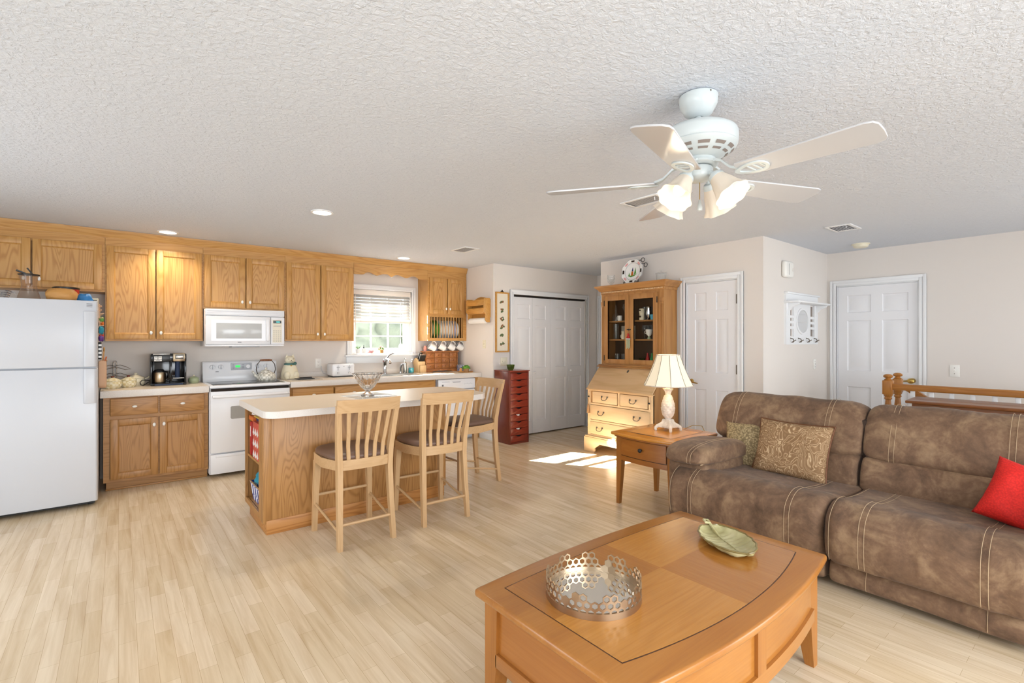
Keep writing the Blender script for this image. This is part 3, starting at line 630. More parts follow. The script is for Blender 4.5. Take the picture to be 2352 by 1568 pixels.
# right of the window: doors over a plate rack
t = thing('wall_cabinet', 'narrow oak wall cabinet with plate rack right of the window', 'cabinet', (3.70, YK, 1.372), 'oak wall cabinets')
mb = MB(onK); a, c = 3.372, 4.015
mb.box(a, c, 0.002, UD-0.019, 1.73, 2.40); part('cabinet_box', mb, 'oak_v', t)
mb = MB(onK); mb.box(a, a+0.018, 0.002, UD-0.019, 1.372, 1.73).box(c-0.018, c, 0.002, UD-0.019, 1.372, 1.73).box(a+0.018, c-0.018, 0.002, UD-0.019, 1.372, 1.395).box(a+0.018, c-0.018, 0.002, 0.012, 1.395, 1.73)
part('rack_box', mb, 'oak_v', t)
mb = MB(onK); mb.box(a, a+0.04, UD-0.019, UD, 1.372, 2.40).box(c-0.06, c, UD-0.019, UD, 1.372, 2.40).box(a+0.04, c-0.06, UD-0.019, UD, 1.372, 1.415).box(a+0.04, c-0.06, UD-0.019, UD, 1.712, 1.76).box(a+0.04, c-0.06, UD-0.019, UD, 2.24, 2.40)
part('face_frame', mb, 'oak_h', t)
shaker(t, 3.395, 3.678, 1.755, 2.262, UD, knob=(3.652, 1.83)); shaker(t, 3.688, 3.972, 1.755, 2.262, UD, knob=(3.716, 1.83))
for k in range(12):
    u = 3.437+0.0455*k
    part('dowel', MB(onK).cyl((u, UD-0.009, 1.41), (u, UD-0.009, 1.715), 0.006, seg=8), 'oak_v', t)
pc = ['foliage', 'sage', 'sage'] + ['white_china']*5 + ['lavender_paper', 'blue_pattern']
pl0 = {}
for k in range(10):
    u = 3.46+0.0455*k+(0.003 if k % 2 else 0)
    cc = [(UD-0.145+0.135*math.cos(x), 1.535+0.135*math.sin(x)) for x in fm(36)]
    ci = [(UD-0.145+0.09*math.cos(x), 1.535+0.09*math.sin(x)) for x in fm(36)]
    mb = MB(onK); mb.loft([[(u+0.016, y, z) for y, z in cc], [(u, y, z) for y, z in ci], [(u-0.004, y, z) for y, z in ci], [(u+0.012, y, z) for y, z in cc]], True, True)
    col = ('sage', 'leaf_green', 'leaf_green', 'white_china', 'white_china', 'white_china', 'white_china', 'white_china', 'lavender_paper', 'white_china')[k]
    nm = ['pale green rimmed plate leftmost in the oak plate rack', 'green plate second from the left in the plate rack', 'green plate third from the left in the plate rack'] + ['white plate %s from the left in the plate rack' % w for w in ('fourth', 'fifth', 'sixth', 'seventh', 'eighth')] + ['bluish plate second from the right in the plate rack', 'pale plate rightmost in the oak plate rack']
    solo('plate', mb, col, nm[k], 'plate', (u, YK-UD+0.145, 1.40), 'plates in the rack')
# scalloped valance board between the cabinets
sc = [(2.322, 2.222), (2.435, 2.224), (2.47, 2.240), (2.498, 2.255), (2.53, 2.257), (2.56, 2.250), (2.60, 2.232), (2.634, 2.225), (2.68, 2.238), (2.715, 2.251), (2.746, 2.254), (2.78, 2.250), (2.81, 2.236), (2.834, 2.221), (2.858, 2.236), (2.89, 2.251), (2.915, 2.255), (2.95, 2.252), (2.99, 2.239), (3.043, 2.226), (3.08, 2.233), (3.12, 2.250), (3.15, 2.257), (3.18, 2.255), (3.206, 2.245), (3.246, 2.226), (3.3, 2.223), (3.365, 2.222)]
vp = [(2.319, 2.358)]
for q in range(len(sc)-1):
    p0, p1, p2, p3 = (Vector(sc[max(0, min(len(sc)-1, q+w_))]) for w_ in (-1, 0, 1, 2))
    for s_ in range(4): u = s_/4; vp.append(tuple(0.5*((2*p1)+(p2-p0)*u+(2*p0-5*p1+4*p2-p3)*u*u+(3*p1-p0-3*p2+p3)*u**3)))
vp += [(3.3705, 2.222), (3.3705, 2.358)]
solo('window_valance', MB(onK).prism(vp, 'y', UD-0.02, UD), 'oak_h', 'scalloped oak valance board over the kitchen window', 'valance', (2.84, YK-UD, 2.30))
# crown moulding
cp = [(UD-0.03, 2.36), (UD+0.004, 2.36), (UD+0.006, 2.372), (UD+0.014, 2.38), (UD+0.016, 2.395), (UD+0.030, 2.415), (UD+0.034, 2.438), (UD-0.03, 2.438)]
mb = MB(onK); mb.prism(cp, 'x', -1.3, 4.018); solo('crown_moulding', mb, 'oak_h', 'long oak crown moulding between the wall cabinets and the ceiling', 'moulding', (1.4, YK-UD, 2.40))

# base cabinets
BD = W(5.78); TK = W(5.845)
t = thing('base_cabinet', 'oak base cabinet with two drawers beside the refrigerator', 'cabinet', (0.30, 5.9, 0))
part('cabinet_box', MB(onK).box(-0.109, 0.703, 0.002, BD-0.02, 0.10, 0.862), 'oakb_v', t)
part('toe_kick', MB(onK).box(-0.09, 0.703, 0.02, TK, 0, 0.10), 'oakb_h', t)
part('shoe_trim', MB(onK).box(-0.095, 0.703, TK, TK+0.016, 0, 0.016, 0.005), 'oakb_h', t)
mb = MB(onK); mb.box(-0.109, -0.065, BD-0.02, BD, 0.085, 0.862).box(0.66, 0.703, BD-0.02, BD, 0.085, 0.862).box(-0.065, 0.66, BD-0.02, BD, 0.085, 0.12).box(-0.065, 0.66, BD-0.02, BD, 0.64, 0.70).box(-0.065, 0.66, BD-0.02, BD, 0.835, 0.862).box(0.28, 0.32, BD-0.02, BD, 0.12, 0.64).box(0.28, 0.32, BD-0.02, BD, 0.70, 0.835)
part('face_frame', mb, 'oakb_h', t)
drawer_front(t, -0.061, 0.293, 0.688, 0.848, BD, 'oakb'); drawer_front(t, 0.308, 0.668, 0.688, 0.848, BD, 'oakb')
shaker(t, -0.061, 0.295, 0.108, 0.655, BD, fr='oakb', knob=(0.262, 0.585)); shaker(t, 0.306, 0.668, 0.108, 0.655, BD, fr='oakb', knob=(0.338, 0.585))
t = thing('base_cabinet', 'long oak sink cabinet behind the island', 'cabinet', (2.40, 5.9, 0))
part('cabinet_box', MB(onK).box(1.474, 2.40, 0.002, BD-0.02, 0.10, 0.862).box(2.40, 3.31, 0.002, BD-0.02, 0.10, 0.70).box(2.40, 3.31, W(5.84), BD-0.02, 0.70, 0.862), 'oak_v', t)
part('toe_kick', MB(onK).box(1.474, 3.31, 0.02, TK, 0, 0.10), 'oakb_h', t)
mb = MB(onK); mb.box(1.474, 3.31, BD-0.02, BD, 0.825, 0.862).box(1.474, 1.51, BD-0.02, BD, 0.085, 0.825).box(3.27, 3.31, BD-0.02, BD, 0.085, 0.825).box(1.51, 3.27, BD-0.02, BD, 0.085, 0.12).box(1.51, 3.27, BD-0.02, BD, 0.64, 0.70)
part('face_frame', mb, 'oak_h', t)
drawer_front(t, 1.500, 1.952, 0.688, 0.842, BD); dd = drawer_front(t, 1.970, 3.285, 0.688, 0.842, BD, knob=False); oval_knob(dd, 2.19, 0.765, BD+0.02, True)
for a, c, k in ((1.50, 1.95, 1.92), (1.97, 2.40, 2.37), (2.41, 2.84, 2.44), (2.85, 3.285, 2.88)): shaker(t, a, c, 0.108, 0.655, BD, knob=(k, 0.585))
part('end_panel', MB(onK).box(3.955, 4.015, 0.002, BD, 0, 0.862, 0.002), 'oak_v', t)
# dishwasher
t = thing('dishwasher', 'white dishwasher under the right end of the counter', 'dishwasher', (3.64, 6.05, 0))
part('tub', MB(onK).box(3.335, 3.95, 0.02, BD-0.03, 0.02, 0.858), 'enamel_grey', t)
part('door', MB(onK).box(3.345, 3.943, BD-0.03, BD+0.01, 0.11, 0.70, 0.008), 'enamel', t)
cpn = part('control_panel', MB(onK).box(3.345, 3.943, BD-0.03, BD+0.018, 0.71, 0.85, 0.008), 'enamel', t)
part('latch', MB(onK).prism([(3.56, 0.815), (3.70, 0.815), (3.68, 0.800), (3.58, 0.800)], 'y', BD+0.018, BD+0.024), 'enamel_grey', cpn)
part('vent_slot', MB(onK).box(3.40, 3.52, BD+0.017, BD+0.0195, 0.812, 0.818), 'panel_grey', cpn)
mb = MB(onK); mb.box(3.40, 3.425, BD+0.0175, BD+0.019, 0.758, 0.782)
for q in range(7): mb.box(3.76+0.02*q, 3.768+0.02*q, BD+0.0175, BD+0.019, 0.772+0.004*(q % 3), 0.776+0.004*(q % 3))
part('markings', mb, 'mark_grey', cpn)
part('kick_plate', MB(onK).box(3.345, 3.943, 0.1, TK, 0, 0.10), 'panel_grey', t)

# worktops
def worktop(name, label, boxes, splash, z0=0.862, z1=0.925):
    cx = sum(b_[0]+b_[1] for b_ in boxes)/(2*len(boxes)); t = thing(name, label, 'countertop', (cx, 6.05, z0))
    mb = MB()
    for b_ in boxes: mb.box(b_[0], b_[1], b_[2], b_[3], z1-0.012, z1)
    part('laminate_top', mb, 'counter', t)
    mb = MB()
    for b_ in boxes: mb.box(b_[0], b_[1], b_[2]+(0.0 if b_[2] < 5.8 else 0.0), b_[3], z0, z1-0.0121)
    part('core', mb, 'counter_edge', t)
    u0, u1 = min(b_[0] for b_ in boxes), max(b_[1] for b_ in boxes)
    part('front_edge', MB().box(u0, u1, 5.712, 5.7205, z0, z1, 0.002), 'counter_edge', t)
    solo('backsplash', MB().box(splash[0], splash[1], 6.365, 6.388, z1, z1+0.062, 0.003), 'counter_edge', 'low pale backsplash strip behind the '+label, 'backsplash', (cx, 6.37, z1))
    return t
worktop('worktop', 'short beige worktop left of the stove', [(-0.13, 0.703, 5.72, 6.387)], (-0.13, 0.703))
SX0, SX1, SY0, SY1 = 2.46, 3.14, 5.86, 6.20
worktop('worktop', 'long beige worktop with the sink under the window', [(1.470, SX0, 5.72, 6.387), (SX1, 4.015, 5.72, 6.387), (SX0, SX1, 5.72, SY0), (SX0, SX1, SY1, 6.387)], (1.470, 4.015))
t = thing('kitchen_sink', 'steel double sink set in the worktop under the window', 'sink', (2.80, 6.03, 0.925))
mb = MB(); fr = 0.02
mb.box(SX0-fr, SX1+fr, SY0-fr, SY0+0.012, 0.925, 0.930, 0.002).box(SX0-fr, SX1+fr, SY1-0.012, SY1+0.09, 0.925, 0.930, 0.002).box(SX0-fr, SX0+0.012, SY0, SY1, 0.925, 0.930).box(SX1-0.012, SX1+fr, SY0, SY1, 0.925, 0.930).box(2.78, 2.81, SY0, SY1, 0.90, 0.929)
part('rim', mb, 'steel', t)
for a, c in ((SX0+0.012, 2.782), (2.808, SX1-0.012)):
    mb = MB(); mb.loft([[(a, SY0+0.012, 0.926), (c, SY0+0.012, 0.926), (c, SY1-0.012, 0.926), (a, SY1-0.012, 0.926)], [(a+0.02, SY0+0.03, 0.76), (c-0.02, SY0+0.03, 0.76), (c-0.02, SY1-0.03, 0.76), (a+0.02, SY1-0.03, 0.76)]], True, False)
    mb.box(a+0.02, c-0.02, SY0+0.03, SY1-0.03, 0.757, 0.7605); part('basin', mb, 'steel', t)
t = thing('faucet', 'chrome single lever faucet behind the sink', 'faucet', (2.80, 6.245, 0.93))
part('body', MB().lathe([(0.033, 0), (0.033, 0.012), (0.026, 0.02), (0.024, 0.15), (0.028, 0.155), (0.028, 0.19), (0.015, 0.205), (0.0001, 0.206)], (2.80, 6.245), 20, 0.93), 'chrome', t)
part('lever', MB().tube([(2.815, 6.245, 1.125), (2.83, 6.235, 1.15), (2.85, 6.215, 1.185), (2.885, 6.19, 1.205), (2.91, 6.18, 1.203)], [0.013, 0.013, 0.011, 0.011, 0.009], 10), 'chrome', t)
part('spout', MB().tube([(2.80, 6.23, 1.10), (2.79, 6.15, 1.13), (2.785, 6.07, 1.115), (2.785, 6.04, 1.08)], [0.022, 0.018, 0.016, 0.017], 12), 'chrome', t)
part('hot_mark', MB().sphere((2.773, 6.235, 1.10), 0.006, 8, 6), 'red', t)
t = thing('side_spray', 'small chrome side sprayer right of the faucet', 'sprayer', (3.03, 6.245, 0.93))
part('holder', MB().lathe([(0.022, 0), (0.022, 0.01), (0.015, 0.018), (0.013, 0.03)], (3.03, 6.245), 16, 0.93), 'chrome', t)
part('spray_head', MB().tube([(3.03, 6.245, 0.955), (3.03, 6.243, 1.0), (3.035, 6.235, 1.04), (3.048, 6.222, 1.058), (3.06, 6.212, 1.056)], [0.014, 0.015, 0.017, 0.018, 0.013], 12), 'chrome', t)
t = thing('soap_dispenser', 'tall brushed steel soap dispenser beside the sprayer', 'soap dispenser', (3.095, 6.25, 0.93))
part('bottle', MB().lathe([(0.026, 0), (0.028, 0.01), (0.026, 0.14), (0.012, 0.155), (0.012, 0.165), (0.0001, 0.166)], (3.095, 6.25), 20, 0.93), 'steel', t)
part('pump', MB().tube([(3.095, 6.25, 1.095), (3.095, 6.25, 1.125)], 0.005, 8).tube([(3.095, 6.25, 1.125), (3.095, 6.235, 1.128), (3.095, 6.21, 1.118)], 0.007, 8), 'steel', t)
t = thing('soap_bottle', 'clear glass soap bottle half full of turquoise liquid', 'soap bottle', (3.175, 6.215, 0.93))
part('bottle', MB().lathe([(0.038, 0), (0.04, 0.01), (0.038, 0.10), (0.016, 0.135), (0.014, 0.15), (0.0001, 0.151)], (3.175, 6.215), 24, 0.93), 'thin_glass', t)
part('liquid', MB().lathe([(0.036, 0.004), (0.0375, 0.012), (0.036, 0.07), (0.0001, 0.0702)], (3.175, 6.215), 24, 0.93), flat('aqua', '20A6B0', 0.2), t)
part('pump', MB().lathe([(0.014, 0.15), (0.014, 0.165), (0.004, 0.167), (0.004, 0.195), (0.0001, 0.196)], (3.175, 6.215), 12, 0.93).tube([(3.175, 6.215, 1.122), (3.175, 6.18, 1.116)], 0.005, 8), 'chrome', t)
# knife block
t = thing('knife_block', 'slanted beech knife block with black handled knives', 'knife block', (3.325, 6.28, 0.925))
mb = MB(); mb.prism([(6.20, 0.925), (6.34, 0.925), (6.355, 1.075), (6.30, 1.13), (6.195, 1.08)], 'x', 3.275, 3.385, 0.004); mb.box(3.29, 3.385, 6.165, 6.20, 0.925, 1.03, 0.004); part('block', mb, 'blockwood', t)
for i, (dx, dy) in enumerate(((0.012, 0.0), (0.035, 0.0), (0.058, 0.0), (0.082, 0.0), (0.022, 0.05), (0.05, 0.05))):
    x = 3.282+dx+0.005; y = 6.215+dy; z = 1.085+dy*0.45
    h = part('knife_handle', MB().bar((x, y, z), (x+0.004, y-0.045, z+0.095), 0.013, 0.021, (1, 0, 0)), 'black', t)
    part('bolster', MB().bar((x, y+0.003, z-0.007), (x, y-0.002, z+0.006), 0.014, 0.022, (1, 0, 0)).bar((x+0.004, y-0.043, z+0.090), (x+0.0043, y-0.047, z+0.099), 0.0138, 0.0215, (1, 0, 0)), 'steel', h)
# apothecary chest
t = thing('spice_chest', 'small wooden chest of twelve little drawers beside the knife block', 'drawer chest', (3.665, 6.27, 0.925))
X0, X1, Y0, Y1 = 3.40, 3.93, 6.205, 6.345
mb = MB(); mb.box(X0, X1, Y0+0.012, Y1, 0.965, 1.212).box(X0, X0+0.014, Y0, Y0+0.012, 0.965, 1.212).box(X1-0.014, X1, Y0, Y0+0.012, 0.965, 1.212); part('case', mb, 'chestwood', t)
part('top', MB().box(X0-0.015, X1+0.015, Y0-0.015, Y1, 1.212, 1.228, 0.004), 'chestwood', t)
pl = [(X0-0.008, 0.968), (X0-0.008, 0.925), (X0+0.10, 0.925), (X0+0.12, 0.942), (X0+0.16, 0.935), (X0+0.20, 0.95), (X0+0.265, 0.94), (X0+0.33, 0.95), (X0+0.37, 0.935), (X0+0.41, 0.942), (X0+0.43, 0.925), (X1+0.008, 0.925), (X1+0.008, 0.968)]
part('plinth', MB().prism(pl, 'y', Y0-0.008, Y0+0.01).box(X0-0.008, X0+0.006, Y0+0.01, Y1, 0.925, 0.968).box(X1-0.006, X1+0.008, Y0+0.01, Y1, 0.925, 0.968), 'chestwood', t)
for i in range(4):
    for j in range(3):
        a = X0+0.016+0.125*i; z = 0.973+0.079*j
        d = part('drawer', MB().box(a, a+0.117, Y0-0.002, Y0+0.0115, z, z+0.072, 0.003).box(a+0.018, a+0.099, Y0-0.006, Y0-0.001, z+0.016, z+0.056, 0.004), 'chestwood', t)
        part('knob', MB().sphere((a+0.058, Y0-0.014, z+0.036), 0.010, 10, 8), 'chestwood', d)
# right end of the counter
t = thing('patterned_canister', 'small square blue and white patterned canister', 'canister', (4.0, 6.22, 0.925))
t.location = (0, 0, 0); OFF[t] = Vector((3.955, 6.17, 0.925)); t.location = OFF[t]
part('body', MB().box(3.915, 3.992, 6.13, 6.21, 0.925, 1.012, 0.006), 'blue_pattern', t); part('lid', MB().box(3.917, 3.990, 6.132, 6.208, 1.012, 1.022, 0.004), 'enamel_grey', t)
tr = solo('round_tray', MB().lathe([(0.0001, 0), (0.10, 0), (0.115, 0.012), (0.108, 0.012), (0.096, 0.005), (0.0001, 0.005)], (3.885, 5.93), 32, 0.925), 'spicewood', 'round wooden tray under the potted herb', 'tray', (3.885, 5.93, 0.925))
t = thing('potted_herb', 'bushy green herb in a low clay pot', 'potted plant', (3.90, 5.93, 0.93))
part('pot', MB().lathe([(0.0001, 0), (0.032, 0), (0.045, 0.05), (0.041, 0.05), (0.03, 0.04), (0.0001, 0.04)], (3.90, 5.93), 20, 0.93), 'terracotta', t)
def leaves(mb, c, n, R, size, flat_=0.7, seed=1):
    rnd = random.Random(seed)
    for _ in range(n):
        th = rnd.uniform(0, 2*PI); ph = rnd.uniform(-0.1, 1.45); r_ = R*rnd.uniform(0.55, 1)
        p = Vector((c[0]+r_*math.cos(th)*math.cos(ph), c[1]+r_*math.sin(th)*math.cos(ph), c[2]+r_*flat_*math.sin(ph)))
        d = Vector((rnd.uniform(-1, 1), rnd.uniform(-1, 1), rnd.uniform(-0.3, 1))).normalized(); e = d.cross(Vector((rnd.uniform(-1, 1), 1, 0.3))).normalized(); s_ = size*rnd.uniform(0.7, 1.2)
        q = [p-d*s_, p+e*s_*0.5+d*0.1*s_, p+d*s_, p-e*s_*0.5+d*0.1*s_]; V = [mb._v(x) for x in q]; mb._f(V)
    return mb
mb = leaves(MB(), (3.90, 5.93, 0.975), 260, 0.062, 0.013, 0.8, 3); mb.sphere((3.90, 5.93, 0.982), (0.045, 0.045, 0.032), 12, 8); part('foliage', mb, 'foliage', t)
solo('wooden_candle', MB().lathe([(0.0001, 0), (0.017, 0), (0.017, 0.055), (0.0001, 0.055)], (3.825, 5.955), 14, 0.93), 'spicewood', 'short amber candle on the round tray', 'candle', (3.825, 5.955, 0.93))
solo('salt_shaker', MB().lathe([(0.0001, 0), (0.009, 0), (0.007, 0.03), (0.0001, 0.036)], (3.962, 5.93), 12, 0.935), 'steel', 'tiny steel shaker right of the potted herb', 'shaker', (3.962, 5.93, 0.935))
# mugs hanging on hooks
def mug_at(x, label, tilt):
    t = thing('hanging_mug', label, 'mug', (x, 6.20, 1.372), 'mugs hanging under the plate rack cabinet')
    OFF[t] = Vector((0, 0, 0))
    R_ = Matrix.Rotation(math.radians(tilt), 4, 'Y') @ Matrix.Rotation(math.radians(-12), 4, 'X'); Tm = Matrix.Translation((0, 0, -0.090)) @ R_ @ Matrix.Scale(1.18, 4)
    part('cup', MB(Tm).lathe([(0.0001, -0.044), (0.028, -0.044), (0.040, -0.03), (0.043, 0.046), (0.039, 0.046), (0.036, -0.028), (0.0001, -0.036)], (0, 0), 24), 'white_china', t)
    hb = MB(Tm); hb.tube([(0.040, 0, 0.032), (0.066, 0, 0.034), (0.076, 0, 0.006), (0.062, 0, -0.022), (0.038, 0, -0.026)], 0.0062, 8); part('handle', hb, 'white_china', t)
    part('hook', MB().tube([(0, 0, 0), (0, 0, -0.012), (0.004, 0, -0.018), (0.008, 0, -0.014)], 0.0022, 6), 'brass', t)
    return t
for k, (x, lab) in enumerate(((3.505, 'white mug hanging leftmost under the plate rack'), (3.665, 'white mug hanging second from the left under the plate rack'), (3.820, 'white mug hanging third from the left under the plate rack'), (3.965, 'white mug hanging rightmost under the plate rack'))): mug_at(x, lab, -58)
# things on top of the spice chest
solo('pink_jar', MB().lathe([(0.0001, 0), (0.022, 0), (0.024, 0.05), (0.018, 0.055), (0.018, 0.075), (0.0001, 0.076)], (3.43, 6.28), 16, 1.228), 'coral', 'pale pink jar at the left end of the spice chest top', 'jar', (3.43, 6.28, 1.228))
solo('blue_jar', MB().lathe([(0.0001, 0), (0.034, 0), (0.036, 0.08), (0.03, 0.09), (0.0001, 0.092)], (3.60, 6.30), 18, 1.228), 'lavender_paper', 'pale blue jar behind the hanging mugs', 'jar', (3.60, 6.30, 1.228))
solo('glass_dish', MB().lathe([(0.0001, 0), (0.03, 0), (0.05, 0.02), (0.047, 0.02), (0.028, 0.005), (0.0001, 0.005)], (3.75, 6.28), 20, 1.228), 'white_china', 'low pale dish on the spice chest top', 'dish', (3.75, 6.28, 1.228))

# ---------------------------------------------------------------- stove, microwave, refrigerator
t = thing('electric_range', 'white electric range with black glass cooktop', 'stove', (1.086, 6.05, 0))
RX0, RX1 = 0.710, 1.462
part('body', MB().box(RX0, RX1, 5.74, 6.38, 0.03, 0.905, 0.004), 'enamel', t)
part('cooktop_frame', MB().box(RX0-0.002, RX1+0.002, 5.705, 6.30, 0.898, 0.924, 0.008), 'enamel', t)
ck_ = part('cooktop_glass', MB().box(RX0+0.035, RX1-0.035, 5.78, 6.26, 0.923, 0.927, 0.001), 'cooktop', t)
for x, y, r_ in ((0.90, 5.92, 0.10), (1.27, 5.92, 0.08), (0.90, 6.15, 0.08), (1.27, 6.15, 0.10)):
    mb = MB(); o_, i_ = circ(x, y, r_, 40), circ(x, y, r_-0.003, 40); mb.loft([[(p[0], p[1], 0.9272) for p in o_], [(p[0], p[1], 0.9275) for p in i_]], True, False); part('burner_ring', mb, 'panel_grey', ck_)
bgp = part('backguard', MB().prism([(6.27, 0.92), (6.38, 0.92), (6.38, 1.145), (6.315, 1.145), (6.30, 1.13), (6.285, 1.03), (6.275, 1.01)], 'x', RX0+0.004, RX1-0.004, 0.004), 'enamel', t)
def bgy(z): return 6.285+(z-1.03)*0.15-0.002
for x in (0.805, 0.885, 1.26, 1.345):
    k_ = part('control_knob', MB().cyl((x, bgy(1.085), 1.085), (x, bgy(1.085)-0.02, 1.083), 0.026, 0.022, 20), 'enamel', t)
    part('pointer', MB().box(x-0.004, x+0.004, bgy(1.085)-0.03, bgy(1.085)-0.019, 1.062, 1.106, 0.002), 'enamel_grey', k_)
cp_ = part('control_display', MB().box(0.985, 1.195, bgy(1.085)-0.006, bgy(1.085)+0.012, 1.045, 1.125, 0.004), 'enamel_grey', t)
part('clock', MB().box(1.03, 1.075, bgy(1.085)-0.0075, bgy(1.085)-0.004, 1.075, 1.098), 'display_green', cp_)
part('selector_knob', MB().cyl((1.155, bgy(1.085)-0.004, 1.085), (1.155, bgy(1.085)-0.024, 1.084), 0.025, 0.021, 20), 'enamel', cp_)
mb = MB()
for q in range(4): mb.box(1.0+0.0, 1.018, bgy(1.085)-0.0072, bgy(1.085)-0.005, 1.06+0.015*q, 1.064+0.015*q)
for q in range(3): mb.box(1.09, 1.118, bgy(1.085)-0.0072, bgy(1.085)-0.005, 1.065+0.018*q, 1.070+0.018*q)
part('buttons', mb, 'mark_grey', cp_)
part('badge', MB().box(0.835, 0.865, bgy(1.04)-0.003, bgy(1.04)+0.003, 1.03, 1.036), 'mark_grey', bgp)
part('vent_gap', MB().box(RX0+0.012, RX1-0.012, 5.712, 5.745, 0.862, 0.892), 'dark_gap', t)
dr = part('oven_door', MB().box(RX0+0.004, RX1-0.004, 5.700, 5.742, 0.245, 0.865, 0.008), 'enamel', t)
part('oven_window', MB().prism([(0.90, 0.58), (0.89, 0.59), (0.89, 0.70), (0.90, 0.71), (1.27, 0.71), (1.28, 0.70), (1.28, 0.59), (1.27, 0.58)], 'y', 5.6985, 5.705), 'ovenglass', dr)
part('oven_handle', MB().tube([(RX0+0.03, 5.705, 0.815), (RX0+0.03, 5.66, 0.815), (RX0+0.05, 5.652, 0.815), (RX1-0.05, 5.652, 0.815), (RX1-0.03, 5.66, 0.815), (RX1-0.03, 5.705, 0.815)], 0.015, 10), 'enamel', dr)
part('storage_drawer', MB().box(RX0+0.004, RX1-0.004, 5.705, 5.742, 0.035, 0.232, 0.008).box(RX0+0.05, RX1-0.05, 5.70, 5.707, 0.20, 0.222, 0.003), 'enamel', t)
t = thing('tea_kettle', 'cream checked enamel kettle with wooden handle on the cooktop', 'kettle', (1.305, 6.10, 0.927))
kx, ky = 1.305, 6.10
part('body', MB().lathe([(0.0001, 0), (0.088, 0), (0.098, 0.012), (0.102, 0.035), (0.094, 0.068), (0.072, 0.092), (0.05, 0.10), (0.0001, 0.102)], (kx, ky), 32, 0.927), 'kettle_check', t)
part('lid', MB().lathe([(0.052, 0.098), (0.05, 0.108), (0.03, 0.118), (0.012, 0.122), (0.010, 0.128), (0.016, 0.136), (0.010, 0.146), (0.0001, 0.148)], (kx, ky), 24, 0.927), 'kettle_check', t)
part('spout', MB().tube([(kx-0.085, ky-0.01, 0.965), (kx-0.115, ky-0.015, 0.985), (kx-0.125, ky-0.017, 1.015), (kx-0.145, ky-0.02, 1.035)], [0.02, 0.016, 0.012, 0.010], 10), 'kettle_check', t)
hd_ = part('bail_handle', MB().tube([(kx-0.085, ky, 1.0), (kx-0.10, ky, 1.05), (kx-0.09, ky, 1.11), (kx-0.055, ky, 1.155), (kx+0.055, ky, 1.155), (kx+0.09, ky, 1.11), (kx+0.10, ky, 1.05), (kx+0.085, ky, 1.0)], 0.0045, 8), 'bronze', t)
part('grip', MB().tube([(kx-0.062, ky, 1.155), (kx-0.03, ky, 1.157), (kx+0.03, ky, 1.157), (kx+0.062, ky, 1.155)], [0.009, 0.012, 0.012, 0.009], 12), 'walnut', hd_)
# microwave
t = thing('microwave', 'white microwave oven hanging above the electric range', 'microwave', (1.087, 6.2, 1.315)); MX0, MX1, MY = 0.703, 1.471, 5.985
part('housing', MB().box(MX0, MX1, MY+0.03, 6.385, 1.315, 1.713, 0.004), 'enamel', t)
part('top_grille', MB().box(MX0, MX1, MY, MY+0.03, 1.645, 1.713, 0.004).box(MX0+0.01, MX1-0.01, MY-0.006, MY, 1.692, 1.702, 0.003).box(MX0+0.01, MX1-0.01, MY-0.006, MY, 1.674, 1.684, 0.003).box(MX0+0.01, MX1-0.01, MY-0.006, MY, 1.656, 1.666, 0.003), 'enamel', t)
d = part('door', MB().box(MX0, 1.325, MY-0.012, MY+0.028, 1.335, 1.64, 0.010), 'enamel', t)
part('window', MB().box(0.80, 1.235, MY-0.0135, MY-0.01, 1.40, 1.565, 0.001), 'mw_glass', d)
part('window_frame', frame_rect(MB(), 0.755, 1.275, 1.375, 1.60, 0.045, MY-0.0128, MY-0.0105), 'enamel', d)
part('handle', MB().box(1.278, 1.312, MY-0.04, MY-0.01, 1.37, 1.62, 0.010, 3), 'enamel', d)
part('badge', MB().box(1.0, 1.035, MY-0.0138, MY-0.011, 1.358, 1.364), 'black', d)
c_ = part('control_panel', MB().box(1.328, MX1, MY-0.010, MY+0.028, 1.335, 1.64, 0.008), 'enamel', t)
part('keypad', MB().box(1.345, 1.442, MY-0.0115, MY-0.008, 1.355, 1.608), 'bisque', c_)
part('display', MB().box(1.352, 1.436, MY-0.0125, MY-0.010, 1.572, 1.602), 'display_dark', c_)
part('digits', MB().box(1.385, 1.395, MY-0.013, MY-0.012, 1.581, 1.593).box(1.399, 1.407, MY-0.013, MY-0.012, 1.581, 1.593).box(1.411, 1.419, MY-0.013, MY-0.012, 1.581, 1.593), 'display_teal', c_)
mb = MB()
for i in range(4):
    for j in range(6): mb.box(1.353+0.023*i, 1.366+0.023*i, MY-0.0124, MY-0.011, 1.37+0.023*j, 1.3745+0.023*j)
for j in range(2): mb.box(1.355, 1.432, MY-0.0124, MY-0.011, 1.535+0.014*j, 1.537+0.014*j)
part('key_marks', mb, 'mark_grey', c_)
part('bottom_panel', MB().box(MX0+0.005, MX1-0.005, MY-0.008, 6.36, 1.316, 1.334, 0.004), 'enamel', t)
part('underside_light', MB().box(0.95, 1.22, MY+0.02, 6.2, 1.305, 1.3165, 0.002), 'panel_grey', t)
